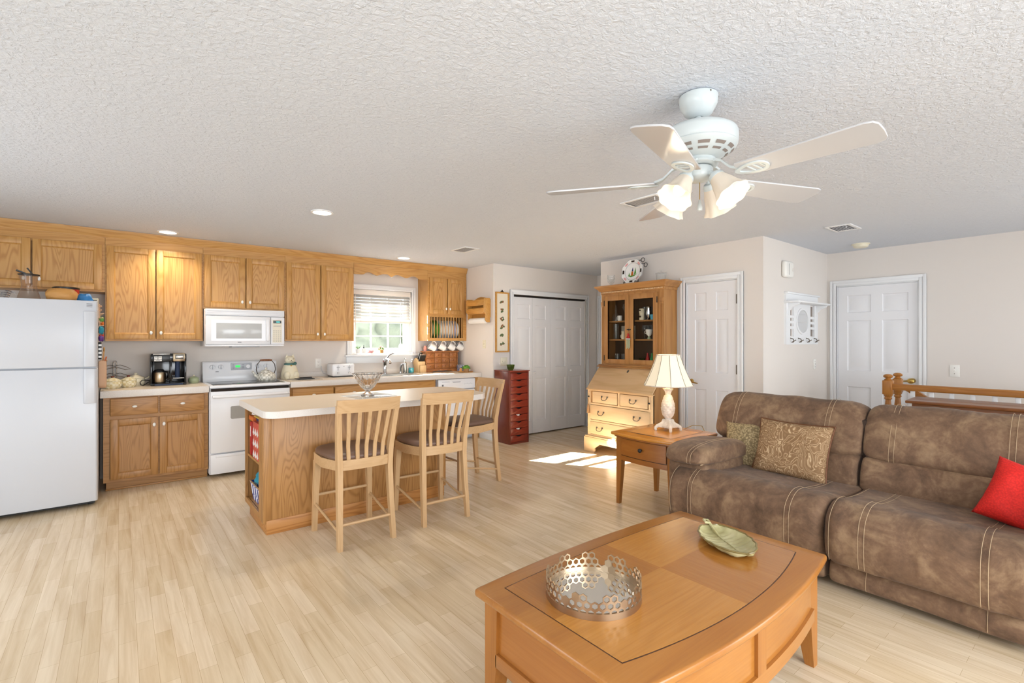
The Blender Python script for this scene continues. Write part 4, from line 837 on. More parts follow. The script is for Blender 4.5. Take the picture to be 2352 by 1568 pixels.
# refrigerator
t = thing('refrigerator', 'white top freezer refrigerator at the left edge', 'refrigerator', (-0.52, 5.75, 0)); FX0, FX1, FY = -0.905, -0.136, 5.366
part('cabinet', MB().box(FX0+0.003, FX1-0.004, FY+0.085, 6.16, 0.05, 1.690, 0.006), 'fridge_white', t)
part('toe_grille', MB().box(FX0+0.02, FX1-0.02, FY+0.075, FY+0.11, 0.012, 0.05), 'black', t)
for x in (FX0+0.05, FX1-0.05): part('foot', MB().cyl((x, FY+0.12, 0), (x, FY+0.12, 0.05), 0.02).cyl((x, 6.1, 0), (x, 6.1, 0.05), 0.02), 'black', t)
dpoly = [(FX0, FY+0.078), (FX1, FY+0.078), (FX1, FY+0.02), (FX1-0.004, FY+0.008), (FX1-0.012, FY+0.001)]+[(FX1+(FX0-FX1)*k/12, FY-0.014*math.sin(PI*k/12)) for k in range(1, 12)]+[(FX0+0.012, FY+0.001), (FX0+0.004, FY+0.008), (FX0, FY+0.02)]
up_ = part('freezer_door', MB().prism(dpoly, 'z', 1.160, 1.708, 0.004), 'fridge_white', t)
lo_ = part('fresh_food_door', MB().prism(dpoly, 'z', 0.045, 1.148, 0.004), 'fridge_white', t)
hpoly = [(FX1-0.004, FY+0.02), (FX1-0.006, FY-0.01), (FX1-0.02, FY-0.022), (FX1-0.07, FY-0.03), (FX1-0.088, FY-0.024), (FX1-0.092, FY)]
part('freezer_handle', MB().prism(hpoly, 'z', 1.162, 1.62, 0.004), 'fridge_white', up_)
part('badge', MB().box(FX1-0.082, FX1-0.035, FY-0.004, FY+0.0, 1.655, 1.659).box(FX1-0.082, FX1-0.035, FY-0.004, FY, 1.667, 1.671).box(FX1-0.082, FX1-0.035, FY-0.004, FY, 1.679, 1.683), 'mark_grey', up_)
part('door_handle', MB().prism(hpoly, 'z', 0.86, 1.146, 0.004), 'fridge_white', lo_)
part('gasket', MB().box(FX0+0.01, FX1-0.01, FY+0.03, FY+0.084, 1.147, 1.161), 'enamel_grey', t)
# on top of the refrigerator
FZ = 1.690
t = thing('glass_carafe', 'clear waisted carafe with black flip lid on the refrigerator', 'carafe', (-0.545, 5.62, FZ))
cx_, cy_ = -0.578, 5.66
part('body', MB().lathe([(0.078, 0), (0.080, 0.01), (0.075, 0.03), (0.055, 0.10), (0.047, 0.14), (0.052, 0.19), (0.060, 0.225), (0.057, 0.225), (0.045, 0.14), (0.072, 0.03), (0.074, 0.006), (0.0001, 0.005)], (cx_, cy_), 28, FZ), 'amber_plastic', t)
part('lid', MB().lathe([(0.0001, 0.226), (0.066, 0.226), (0.068, 0.234), (0.03, 0.240), (0.0001, 0.240)], (cx_, cy_), 24, FZ).bar((cx_-0.02, cy_, FZ+0.238), (cx_-0.075, cy_-0.01, FZ+0.262), 0.05, 0.010, (0, 0, 1)).bar((cx_+0.02, cy_, FZ+0.238), (cx_-0.01, cy_, FZ+0.285), 0.035, 0.010, (1, 0, 0)), 'black', t)
t = thing('wire_basket', 'silver wire basket at the left edge on the refrigerator', 'basket', (-0.76, 5.62, FZ)); mb = MB()
for k in range(6): mb.tube([(x, y, FZ+0.006+0.016*k) for x, y in circ(-0.77, 5.62, 0.07+0.005*k, 20)], 0.0032, 5, True)
for a in fm(10): mb.tube([(-0.77+0.065*math.cos(a), 5.62+0.065*math.sin(a), FZ+0.003), (-0.77+0.098*math.cos(a), 5.62+0.098*math.sin(a), FZ+0.088)], 0.002, 5)
part('wires', mb, 'chrome', t); part('handle', MB().tube([(-0.68, 5.60, FZ+0.08), (-0.655, 5.59, FZ+0.075), (-0.64, 5.585, FZ+0.05)], 0.004, 6), 'chrome', t)
def puff(mb, c, s, seed=0, amp=0.12, u=24, v=16, e=2.6):
    def f(a, b_):
        th = 2*PI*a; ph = PI*(b_-0.5)
        def sp_(w): return math.copysign(abs(w)**(2/e), w)
        p = Vector((sp_(math.cos(th))*sp_(math.cos(ph)), sp_(math.sin(th))*sp_(math.cos(ph)), sp_(math.sin(ph))))
        k = 1+amp*noise.noise(p*2.2+Vector((seed*7.3, seed*3.1, seed)))
        return (c[0]+p.x*s[0]*k, c[1]+p.y*s[1]*k, c[2]+p.z*s[2]*k)
    return mb.grid(f, u, v)
solo('bread_bag', puff(MB(), (-0.37, 5.55, FZ+0.062), (0.10, 0.09, 0.062), 2, 0.14), 'bread', 'brown bread loaf in a clear bag on the refrigerator', 'bread', (-0.37, 5.55, FZ))
t = thing('coffee_tin', 'red tin with black lid behind the bread on the refrigerator', 'tin', (-0.35, 5.78, FZ)); part('can', MB().lathe([(0.0001, 0), (0.088, 0), (0.088, 0.135), (0.0001, 0.135)], (-0.36, 5.80), 28, FZ), 'red', t); part('lid', MB().lathe([(0.0001, 0.135), (0.091, 0.135), (0.091, 0.150), (0.08, 0.154), (0.0001, 0.154)], (-0.36, 5.80), 28, FZ), 'black', t)
solo('blue_packet', puff(MB(), (-0.232, 5.62, FZ+0.045), (0.055, 0.05, 0.045), 5, 0.3), 'blue', 'crumpled blue plastic packet on the refrigerator', 'packet', (-0.232, 5.62, FZ))
t = thing('patterned_box', 'cream box with black marks at the right end on the refrigerator', 'box', (-0.168, 5.72, FZ)); part('carton', MB().box(-0.205, -0.142, 5.68, 5.78, FZ, FZ+0.062, 0.002), 'cream', t); part('dark_marks', MB().box(-0.197, -0.150, 5.679, 5.6805, FZ+0.012, FZ+0.018).box(-0.176, -0.169, 5.679, 5.6805, FZ+0.018, FZ+0.04).box(-0.197, -0.150, 5.679, 5.6805, FZ+0.04, FZ+0.046), 'black', t)
# hung on the side of the refrigerator
FS = FX1-0.004
t = thing('wall_pocket', 'beige pouch hanging on the side of the refrigerator', 'pouch', (FS+0.02, 5.70, 1.10)); part('pocket', MB().prism([(5.60, 1.20), (5.80, 1.20), (5.80, 0.985), (5.77, 0.96), (5.63, 0.96), (5.60, 0.985)], 'x', FS+0.001, FS+0.055, 0.012), 'kraft', t); part('rim', MB().tube([(FS+0.056, 5.605, 1.20), (FS+0.058, 5.70, 1.195), (FS+0.056, 5.795, 1.20)], 0.004, 6), 'terracotta', t)
for i, (z, c_, sz, lab, y) in enumerate(((1.29, 'black', (0.030, 0.10, 0.15), 'black and white striped magnet strip above the beige pouch', 5.66), (1.395, 'purple', (0.034, 0.05, 0.04), 'purple flower magnet on the refrigerator side', 5.62), (1.41, 'red', (0.034, 0.045, 0.045), 'red flower magnet on the refrigerator side', 5.74), (1.47, 'teal', (0.034, 0.07, 0.06), 'teal cloth magnet on the refrigerator side', 5.66), (1.525, 'orange', (0.034, 0.06, 0.04), 'orange magnet on the refrigerator side', 5.70), (1.565, 'leaf_green', (0.03, 0.03, 0.035), 'green leafy magnet topmost of the colourful ones on the refrigerator side', 5.67))):
    mb = MB()
    if c_ == 'black': mb.box(FS+0.001, FS+0.022, y-0.05, y+0.05, z-0.075, z+0.075, 0.003)
    else: puff(mb, (FS+0.02, y, z), (0.0185, sz[1]/1.6, sz[2]/1.6), i, 0.25, 14, 10)
    o = solo('fridge_magnet', mb, c_, lab, 'magnet', (FS+0.01, y, z), 'magnets on the refrigerator side')
    if c_ == 'black':
        mb = MB()
        for q in range(4): mb.box(FS+0.0222, FS+0.0235, y-0.04, y+0.04, z-0.062+0.034*q, z-0.046+0.034*q).box(FS+0.002, FS+0.022, y-0.0515, y-0.0500, z-0.062+0.034*q, z-0.046+0.034*q)
        part('white_bars', mb, 'white_china', o)
t = thing('wooden_utensil', 'small wooden utensils sticking up from the beige pouch', 'utensils', (FS+0.03, 5.74, 1.19)); part('spoon', MB().bar((FS+0.03, 5.74, 1.19), (FS+0.036, 5.745, 1.29), 0.012, 0.006, (0, 1, 0)).sphere((FS+0.037, 5.745, 1.30), (0.006, 0.016, 0.022), 10, 8), 'spicewood', t); part('spatula', MB().bar((FS+0.042, 5.70, 1.19), (FS+0.055, 5.70, 1.235), 0.012, 0.008, (0, 1, 0)), 'orange', t)
t = thing('twig_bundle', 'pale curled twigs hanging by the upper corner of the refrigerator', 'ornament', (FS+0.01, 5.68, 1.64)); mb = MB(); rnd = random.Random(4)
for k in range(9):
    z = 1.68-0.035*k; mb.tube([(FS+0.004, 5.62+0.02*rnd.random(), z), (FS+0.02+0.02*rnd.random(), 5.66, z+0.01*rnd.random()), (FS+0.012, 5.70, z-0.01)], 0.004, 5)
mb.tube([(FS+0.006, 5.66, 1.70), (FS+0.010, 5.66, 1.45)], 0.005, 5); part('twigs', mb, 'kraft', t)
# ---------------------------------------------------------------- on the left worktop
CZ = 0.925
def pot(c, r, h, mat, label, name='lidded_pot', knobm='copper_brown', group=None, spout=False):
    t = thing(name, label, 'pot', (c[0], c[1], CZ), group)
    part('bowl', MB().lathe([(0.0001, 0), (r*0.72, 0), (r*0.95, h*0.18), (r, h*0.38), (r*0.92, h*0.58), (r*0.88, h*0.62), (0.0001, h*0.62)], c, 32, CZ), mat, t)
    ld = part('lid', MB().lathe([(r*0.94, h*0.60), (r*0.95, h*0.64), (r*0.6, h*0.76), (r*0.25, h*0.86), (r*0.14, h*0.88), (0.0001, h*0.88)], c, 32, CZ), mat, t)
    part('lid_knob', MB().sphere((c[0], c[1], CZ+h*0.93), (r*0.2, r*0.2, h*0.09), 14, 10), knobm, ld)
    if spout: part('handle', MB().tube([(c[0]+r*0.9, c[1], CZ+h*0.5), (c[0]+r*1.3, c[1], CZ+h*0.6), (c[0]+r*1.35, c[1], CZ+h*0.72)], 0.007, 8), mat, t)
    return t
pot((-0.045, 5.98), 0.072, 0.118, 'basketweave', 'cream basketweave lidded pot nearest the refrigerator')
pot((0.075, 6.06), 0.068, 0.115, 'basketweave', 'cream basketweave lidded pot in front of the beige tureen')
pot((0.135, 6.20), 0.078, 0.130, 'cream', 'beige lidded tureen behind the basketweave pots', 'tureen', 'cream', None, True)
pot((0.625, 6.21), 0.052, 0.085, 'sage', 'small sage green lidded pot beside the stove', 'sugar_pot', 'cream')
t = thing('mug_tree', 'chrome mug tree with looped wire arms behind the pots', 'mug tree', (-0.03, 6.25, CZ)); mb = MB()
for dx in (-0.012, 0.012): mb.tube([(-0.03+dx, 6.25, CZ), (-0.03+dx, 6.25, CZ+0.235)], 0.007, 8)
mb.tube([(-0.042, 6.25, CZ+0.235), (-0.038, 6.25, CZ+0.25), (-0.022, 6.25, CZ+0.25), (-0.018, 6.25, CZ+0.235)], 0.007, 8); part('post', mb, 'chrome', t)
for z, sg in ((0.12, 1), (0.12, -1), (0.20, 1), (0.20, -1)):
    x0 = -0.03; part('arm', MB().tube([(x0, 6.245, CZ+z), (x0+sg*0.04, 6.21, CZ+z+0.012), (x0+sg*0.085, 6.19, CZ+z-0.005), (x0+sg*0.125, 6.18, CZ+z-0.03), (x0+sg*0.08, 6.19, CZ+z-0.035), (x0+sg*0.045, 6.21, CZ+z-0.02), (x0, 6.245, CZ+z-0.012)], 0.0032, 6), 'steel', t)
part('base', MB().lathe([(0.0001, 0), (0.07, 0), (0.07, 0.006), (0.0001, 0.006)], (-0.03, 6.25), 24, CZ), 'chrome', t)
# two-way coffee maker
t = thing('coffee_maker', 'black two-way coffee maker with steel carafe', 'coffee maker', (0.40, 6.12, CZ)); a, c, y0, y1 = 0.245, 0.545, 6.04, 6.30
part('body', MB().box(a, c, y0+0.10, y1, CZ, 1.245, 0.012).box(a, c, y0+0.0, y0+0.12, 1.165, 1.245, 0.010).box(a, a+0.016, y0+0.02, y0+0.12, CZ+0.02, 1.18, 0.004).box(c-0.016, c, y0+0.02, y0+0.12, CZ+0.02, 1.18, 0.004).box(0.408, 0.424, y0+0.03, y0+0.12, CZ+0.02, 1.18, 0.004), 'black_gloss', t)
part('base', MB().box(a, c, y0, y1, CZ, CZ+0.025, 0.006), 'black_gloss', t)
part('base_strip', MB().box(a+0.035, c-0.03, y0-0.003, y0+0.002, CZ+0.004, CZ+0.018, 0.001), 'jean', t)
part('control_face', MB().box(a+0.02, 0.405, y0-0.004, y0+0.002, 1.168, 1.235, 0.002), 'black', t)
mb = MB()
for i in range(2):
    for j in range(2): mb.box(0.275+0.033*i, 0.304+0.033*i, y0-0.006, y0-0.003, 1.206-0.016*j, 1.219-0.016*j, 0.001)
mb.box(0.275, 0.337, y0-0.006, y0-0.003, 1.172, 1.186, 0.001); bt = part('buttons', mb, 'white_china', t)
part('button_marks', MB().box(0.282, 0.296, y0-0.0068, y0-0.0055, 1.2105, 1.2135).box(0.315, 0.329, y0-0.0068, y0-0.0055, 1.2105, 1.2135).box(0.29, 0.322, y0-0.0068, y0-0.0055, 1.177, 1.1805), 'mark_grey', bt)
part('steel_trim', MB().box(a+0.02, 0.405, y0-0.002, y0+0.06, 1.236, 1.247, 0.003), 'steel', t)
pd = part('pod_head', MB().box(0.428, c-0.012, y0-0.022, y0+0.10, 1.165, 1.25, 0.010), 'steel_warm', t)
part('pod_handle', MB().box(0.452, 0.515, y0-0.034, y0-0.02, 1.195, 1.230, 0.006), 'steel', pd); part('pod_recess', MB().box(0.448, 0.519, y0-0.0235, y0-0.021, 1.190, 1.236), 'black', pd)
cf = part('carafe', MB().lathe([(0.0001, 0.0), (0.052, 0.0), (0.056, 0.01), (0.055, 0.085), (0.05, 0.105), (0.0001, 0.106)], (0.32, y0+0.075), 28, CZ+0.028), 'steel_warm', t)
part('carafe_lid', MB().lathe([(0.05, 0.105), (0.048, 0.115), (0.035, 0.132), (0.0001, 0.134)], (0.32, y0+0.075), 24, CZ+0.028), 'black', cf)
part('carafe_handle', MB().tube([(0.365, y0+0.05, CZ+0.135), (0.395, y0+0.03, CZ+0.13), (0.400, y0+0.03, CZ+0.09), (0.392, y0+0.035, CZ+0.055), (0.37, y0+0.05, CZ+0.05)], 0.007, 8), 'black', cf)
part('pod_column', MB().cyl((0.475, y0+0.105, CZ+0.06), (0.475, y0+0.105, 1.165), 0.022), 'jean', t)
part('drip_shelf', MB().box(0.43, c-0.018, y0+0.02, y0+0.12, CZ+0.065, CZ+0.075, 0.003), 'steel', t)
solo('power_cord', MB().tube([(0.245, 6.16, 0.975), (0.215, 6.14, 0.98), (0.185, 6.12, 0.985), (0.165, 6.11, 0.965), (0.172, 6.11, 0.94), (0.19, 6.115, 0.930), (0.225, 6.14, 0.955), (0.25, 6.19, 0.965)], 0.004, 6), 'black', 'black looped power cord left of the coffee maker', 'cord', (0.2, 6.12, 0.93))
# right of the stove: cat jar, glass board, tablet, toaster
cx_, cy_ = 1.585, 6.20
t = thing('cat_cookie_jar', 'cream ceramic cat cookie jar with green collar', 'cookie jar', (cx_, cy_, CZ))
part('body', MB().lathe([(0.0001, 0), (0.088, 0), (0.096, 0.012), (0.092, 0.06), (0.080, 0.11), (0.066, 0.15), (0.058, 0.168), (0.0001, 0.169)], (cx_, cy_), 28, CZ, fn=lambda a, z: 1+0.06*math.cos(2*2*PI*a)), 'cream', t)
part('haunch', MB().sphere((cx_-0.045, cy_-0.06, CZ+0.045), (0.04, 0.045, 0.05)).sphere((cx_+0.05, cy_-0.055, CZ+0.045), (0.04, 0.045, 0.05)).sphere((cx_-0.05, cy_-0.085, CZ+0.012), (0.025, 0.03, 0.014)).sphere((cx_+0.045, cy_-0.085, CZ+0.012), (0.025, 0.03, 0.014)), 'cream', t)
part('collar', MB().lathe([(0.059, 0.163), (0.064, 0.168), (0.064, 0.182), (0.058, 0.187)], (cx_, cy_), 24, CZ).sphere((cx_+0.05, cy_-0.04, CZ+0.182), (0.018, 0.018, 0.018), 10, 8), 'collar', t)
part('bell', MB().sphere((cx_, cy_-0.064, CZ+0.160), 0.009, 10, 8), 'brass', t)
hd_ = part('head', MB().sphere((cx_, cy_-0.004, CZ+0.222), (0.058, 0.054, 0.050), 20, 14).sphere((cx_, cy_-0.050, CZ+0.212), (0.026, 0.02, 0.016), 14, 8), 'cream', t)
part('ears', MB().loft([[(cx_+sx*0.012, cy_-0.012, CZ+0.258), (cx_+sx*0.05, cy_-0.012, CZ+0.25), (cx_+sx*0.05, cy_+0.008, CZ+0.25), (cx_+sx*0.012, cy_+0.008, CZ+0.258)] for sx in (-1,)]+[[(cx_-0.036, cy_-0.006, CZ+0.293)]*4], True, False).loft([[(cx_+0.012, cy_-0.012, CZ+0.258), (cx_+0.05, cy_-0.012, CZ+0.25), (cx_+0.05, cy_+0.008, CZ+0.25), (cx_+0.012, cy_+0.008, CZ+0.258)], [(cx_+0.036, cy_-0.006, CZ+0.293)]*4], True, False), 'cream', hd_)
mb = MB(); mb.sphere((cx_-0.024, cy_-0.050, CZ+0.236), (0.006, 0.004, 0.004), 8, 6).sphere((cx_+0.024, cy_-0.050, CZ+0.236), (0.006, 0.004, 0.004), 8, 6).sphere((cx_, cy_-0.069, CZ+0.220), (0.006, 0.004, 0.004), 8, 6).tube([(cx_-0.014, cy_-0.066, CZ+0.205), (cx_, cy_-0.071, CZ+0.209), (cx_+0.014, cy_-0.066, CZ+0.205)], 0.0015, 5); part('face', mb, 'bronze', hd_)
solo('glass_cutting_board', MB().box(1.53, 1.86, 5.86, 6.10, CZ, CZ+0.006, 0.002), 'thin_glass', 'clear glass board on the worktop in front of the cat jar', 'cutting board', (1.69, 5.98, CZ))
t = thing('spoon_rest_pad', 'black slab with dark tools lying on the glass board', 'trivet', (1.68, 6.0, CZ+0.007)); part('pad', MB().box(1.60, 1.79, 5.92, 6.06, CZ+0.0065, CZ+0.016, 0.003), 'black', t); part('tool', MB().tube([(1.64, 5.99, CZ+0.022), (1.78, 6.01, CZ+0.022)], 0.005, 6), 'black_iron', t)
t = thing('toaster', 'white four slice toaster beside the window', 'toaster', (2.185, 6.17, CZ)); a, c, y0, y1 = 2.045, 2.325, 6.08, 6.30
part('housing', MB().box(a, c, y0, y1, CZ+0.012, CZ+0.165, 0.022, 3), 'enamel', t); part('foot', MB().box(a+0.01, c-0.01, y0+0.01, y1-0.01, CZ, CZ+0.014, 0.003), 'black', t)
for x in (2.115, 2.255):
    part('slot', MB().box(x-0.05, x-0.022, y0+0.03, y1-0.03, CZ+0.160, CZ+0.1657), 'black', t); part('slot', MB().box(x+0.022, x+0.05, y0+0.03, y1-0.03, CZ+0.160, CZ+0.1657), 'black', t)
    part('lever', MB().box(x-0.003, x+0.003, y0-0.002, y0+0.002, CZ+0.085, CZ+0.145).box(x-0.018, x+0.018, y0-0.014, y0, CZ+0.118, CZ+0.127, 0.003), 'panel_grey', t)
    part('dial', MB().cyl((x, y0+0.001, CZ+0.052), (x, y0-0.012, CZ+0.052), 0.014, 0.012, 16), 'steel', t)
part('badge', MB().box(2.178, 2.194, y0-0.0015, y0+0.001, CZ+0.13, CZ+0.134), 'mark_grey', t)
part('cord', MB().tube([(2.05, 6.31, CZ+0.03), (2.015, 6.33, CZ+0.04), (1.995, 6.34, CZ+0.09), (2.0, 6.36, CZ+0.13)], 0.0035, 6), 'enamel_grey', t)
# window sill group
t = thing('sill_shelf', 'clear shelf tray along the kitchen window sill', 'shelf', (2.80, 6.36, 1.193)); part('tray', MB().box(2.42, 3.25, 6.325, 6.40, 1.205, 1.210, 0.002), 'thin_glass', t)
for x in (2.46, 2.66, 2.98, 3.20): part('foot', MB().cyl((x, 6.345, 1.193), (x, 6.345, 1.205), 0.008), 'chrome', t)
SZ = 1.2105
t = thing('sill_plant', 'little green plant in a white pot at the left end of the sill', 'potted plant', (2.475, 6.36, SZ)); part('pot', MB().lathe([(0.0001, 0), (0.024, 0), (0.03, 0.055), (0.026, 0.055), (0.0001, 0.045)], (2.475, 6.36), 16, SZ), 'white_china', t)
mb = MB()
for k in range(9):
    a = k*0.7; d = Vector((math.cos(a), math.sin(a)*0.5, 0.5)).normalized(); p = Vector((2.475, 6.36, SZ+0.05)); e = d.cross(Vector((0, 0, 1))).normalized()*0.008
    V = [mb._v(p), mb._v(p+d*0.035+e), mb._v(p+d*0.07), mb._v(p+d*0.035-e)]; mb._f(V)
part('leaves', mb, 'leaf_green', t)
t = thing('lotion_bottle', 'white pump bottle with black top on the window sill', 'bottle', (2.555, 6.36, SZ)); part('bottle', MB().box(2.53, 2.58, 6.34, 6.38, SZ, SZ+0.065, 0.010, 3), 'white_china', t); part('cap', MB().cyl((2.555, 6.36, SZ+0.064), (2.555, 6.36, SZ+0.08), 0.011).cyl((2.555, 6.36, SZ+0.08), (2.555, 6.36, SZ+0.108), 0.005), 'black', t)
solo('pink_soap_dish', puff(MB(), (2.645, 6.36, SZ+0.020), (0.045, 0.03, 0.02), 3, 0.3), 'pink', 'small pink heap of flowers on the sill shelf', 'flowers', (2.645, 6.36, SZ))
t = thing('sill_succulent', 'small succulent with pink flowers in a tan pot on the sill', 'potted plant', (2.80, 6.345, SZ)); part('pot', MB().box(2.78, 2.82, 6.335, 6.375, SZ, SZ+0.042, 0.003), 'bread', t); part('leaves', leaves(MB(), (2.80, 6.355, SZ+0.045), 40, 0.04, 0.014, 0.8, 8), 'leaf_green', t); part('blossoms', MB().sphere((2.785, 6.35, SZ+0.082), 0.011, 8, 6).sphere((2.815, 6.35, SZ+0.075), 0.010, 8, 6).sphere((2.76, 6.35, SZ+0.062), 0.009, 8, 6), 'pink', t)
t = thing('sun_catcher', 'clear drop ornament hanging in the right window pane', 'ornament', (3.12, 6.43, 1.27)); part('drop', MB().lathe([(0.0001, -0.06), (0.02, -0.04), (0.028, -0.015), (0.018, 0.012), (0.0001, 0.035)], (3.12, 6.43), 10, 1.31), 'thin_glass', t); part('string', MB().tube([(3.12, 6.43, 1.345), (3.12, 6.43, 1.62)], 0.001, 4), 'white_china', t)

# ---------------------------------------------------------------- island
t = thing('kitchen_island', 'oak kitchen island with rounded beige laminate top', 'kitchen island', (1.55, 4.1, 0))
IX0, IX1, IY0, IY1, IZ = 0.800, 2.285, 3.805, 4.450, 0.856
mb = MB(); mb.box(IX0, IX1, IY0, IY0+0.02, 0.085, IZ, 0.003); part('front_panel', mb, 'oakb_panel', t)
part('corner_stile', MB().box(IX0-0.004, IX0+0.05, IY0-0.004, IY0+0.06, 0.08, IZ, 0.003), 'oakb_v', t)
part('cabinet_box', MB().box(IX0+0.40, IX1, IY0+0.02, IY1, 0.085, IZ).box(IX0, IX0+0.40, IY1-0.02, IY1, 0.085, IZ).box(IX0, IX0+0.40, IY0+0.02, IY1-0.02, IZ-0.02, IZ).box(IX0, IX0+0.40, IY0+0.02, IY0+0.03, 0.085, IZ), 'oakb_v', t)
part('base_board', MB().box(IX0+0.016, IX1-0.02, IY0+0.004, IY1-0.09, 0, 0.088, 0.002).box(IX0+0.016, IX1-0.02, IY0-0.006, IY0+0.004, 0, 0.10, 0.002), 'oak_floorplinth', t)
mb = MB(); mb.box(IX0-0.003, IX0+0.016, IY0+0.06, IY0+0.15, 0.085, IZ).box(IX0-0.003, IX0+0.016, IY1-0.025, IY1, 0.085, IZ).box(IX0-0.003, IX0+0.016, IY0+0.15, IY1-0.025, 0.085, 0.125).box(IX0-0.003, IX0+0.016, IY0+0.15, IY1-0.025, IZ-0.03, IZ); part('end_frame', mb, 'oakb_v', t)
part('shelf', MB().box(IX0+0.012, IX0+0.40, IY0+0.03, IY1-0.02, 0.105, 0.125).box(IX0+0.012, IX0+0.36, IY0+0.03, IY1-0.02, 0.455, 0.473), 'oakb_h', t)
tp = [(0.765, 4.475), (0.765, 3.66)]+[(0.865-0.10*math.cos(PI/2*k/8), 3.67-0.10*math.sin(PI/2*k/8)) for k in range(1, 9)]
tp += [(2.20, 3.57), (2.42, 3.585), (2.53, 3.61), (2.60, 3.655), (2.64, 3.75), (2.665, 3.90), (2.682, 4.08), (2.682, 4.22), (2.665, 4.34), (2.625, 4.43), (2.56, 4.472)]
def resample(poly): return poly
t2 = part('island_top', MB().prism(tp, 'z', IZ+0.033, 0.900), 'counter', t)
part('top_edge', MB().prism([(x*1.0005-0.0008, y) for x, y in tp], 'z', IZ, IZ+0.0329), 'counter_edge', t)
cxp, cyp = 1.7, 4.05
def grow(poly, d):
    out = []; n_ = len(poly)
    for i in range(n_):
        p, q, r_ = Vector(poly[i-1]), Vector(poly[i]), Vector(poly[(i+1) % n_])
        e1, e2 = (q-p).normalized(), (r_-q).normalized(); nn = Vector((e1.y, -e1.x))+Vector((e2.y, -e2.x))
        nn = nn.normalized()*d/max(0.5, nn.normalized().dot(Vector((e1.y, -e1.x)))); out.append(tuple(q+nn))
    return out
ar = sum(tp[i-1][0]*tp[i][1]-tp[i][0]*tp[i-1][1] for i in range(len(tp)))
go = grow(tp, 0.004 if ar > 0 else -0.004)
part('edge_band', MB().loft([[(x, y, IZ-0.003) for x, y in go], [(x, y, 0.8995) for x, y in go], [(x, y, 0.8995) for x, y in tp], [(x, y, IZ-0.003) for x, y in tp], [(x, y, IZ-0.003) for x, y in go]], True, False), 'counter_edge', t)
for u in (1.55,): part('seam_batten', MB().box(u-0.02, u+0.02, IY0-0.006, IY0, 0.10, IZ), 'oakb_v', t)
# goods in the open end of the island
def bk(x0, x1, y0, y1, z0, z1, mat, label, name='book', cat='book', rot=None, extra=None):
    o = solo(name, MB().box(x0, x1, y0, y1, z0, z1, 0.002), mat, label, cat, ((x0+x1)/2, (y0+y1)/2, z0), 'books in the island end' if name == 'book' else None)
    if extra: extra(o)
    return o
bk(0.835, 1.05, 4.375, 4.400, 0.474, 0.70, 'lavender_paper', 'pale lavender spined book at the far end of the island shelf')
o = bk(0.818, 1.05, 4.318, 4.372, 0.474, 0.735, 'red', 'tall red book on the island shelf')
part('spine_lettering', MB().box(0.8165, 0.8185, 4.337, 4.349, 0.62, 0.70), 'paper_white', o)
bk(0.830, 1.05, 4.288, 4.315, 0.474, 0.745, 'navy', 'navy spined book beside the tall red book')
bk(0.836, 1.05, 4.240, 4.285, 0.474, 0.73, 'red_dark', 'dark red book in the middle of the island shelf')
o = bk(0.812, 1.06, 4.02, 4.235, 0.474, 0.755, 'pattern_red', 'red and white patterned box file nearest the stools', 'box_file', 'box')
mb = MB()
for k in range(3):
    for q in range(3): mb.prism([(4.04+0.065*q, 0.50+0.085*k), (4.07+0.065*q, 0.54+0.085*k), (4.10+0.065*q, 0.50+0.085*k), (4.07+0.065*q, 0.48+0.085*k)], 'x', 0.810, 0.8125)
part('white_diamonds', mb, 'white_china', o)
bk(0.815, 1.06, 4.24, 4.40, 0.748, 0.782, 'orange', 'orange red book lying flat on the upright books', rot=1)
o = bk(0.835, 1.06, 4.05, 4.23, 0.757, 0.778, 'navy', 'dark magazine lying on the patterned box file', 'magazine', 'magazine')
bk(0.825, 1.06, 4.08, 4.25, 0.7835, 0.793, 'yellow', 'yellow folder on top of the dark magazine', 'folder', 'folder')
o = solo('paper_pile', puff(MB(), (0.93, 4.30, 0.803), (0.10, 0.09, 0.020), 9, 0.3), 'paper_white', 'crumpled white papers topmost in the island end', 'papers', (0.93, 4.30, 0.782))
t = thing('checked_basket', 'blue and white checked basket in the bottom of the island end', 'basket', (0.95, 4.18, 0.125)); mb = MB()
mb.loft([[(0.835, 4.04, 0.126), (1.06, 4.04, 0.126), (1.06, 4.34, 0.126), (0.835, 4.34, 0.126)], [(0.818, 4.01, 0.265), (1.07, 4.01, 0.265), (1.07, 4.37, 0.265), (0.818, 4.37, 0.265)], [(0.826, 4.02, 0.265), (1.06, 4.02, 0.265), (1.06, 4.36, 0.265), (0.826, 4.36, 0.265)], [(0.84, 4.05, 0.14), (1.05, 4.05, 0.14), (1.05, 4.33, 0.14), (0.84, 4.33, 0.14)]], True, True)
part('weave', mb, 'blue_check', t); part('rim', MB().tube([(0.819, 4.01, 0.265), (1.07, 4.01, 0.265), (1.07, 4.37, 0.265), (0.819, 4.37, 0.265)], 0.006, 6, True), 'terracotta', t)
solo('teal_cloth', puff(MB(), (0.94, 4.20, 0.315), (0.105, 0.135, 0.085), 4, 0.35, 40, 28, 2.2), 'teal', 'crumpled teal cloth heaped in the checked basket', 'cloth', (0.94, 4.20, 0.265))
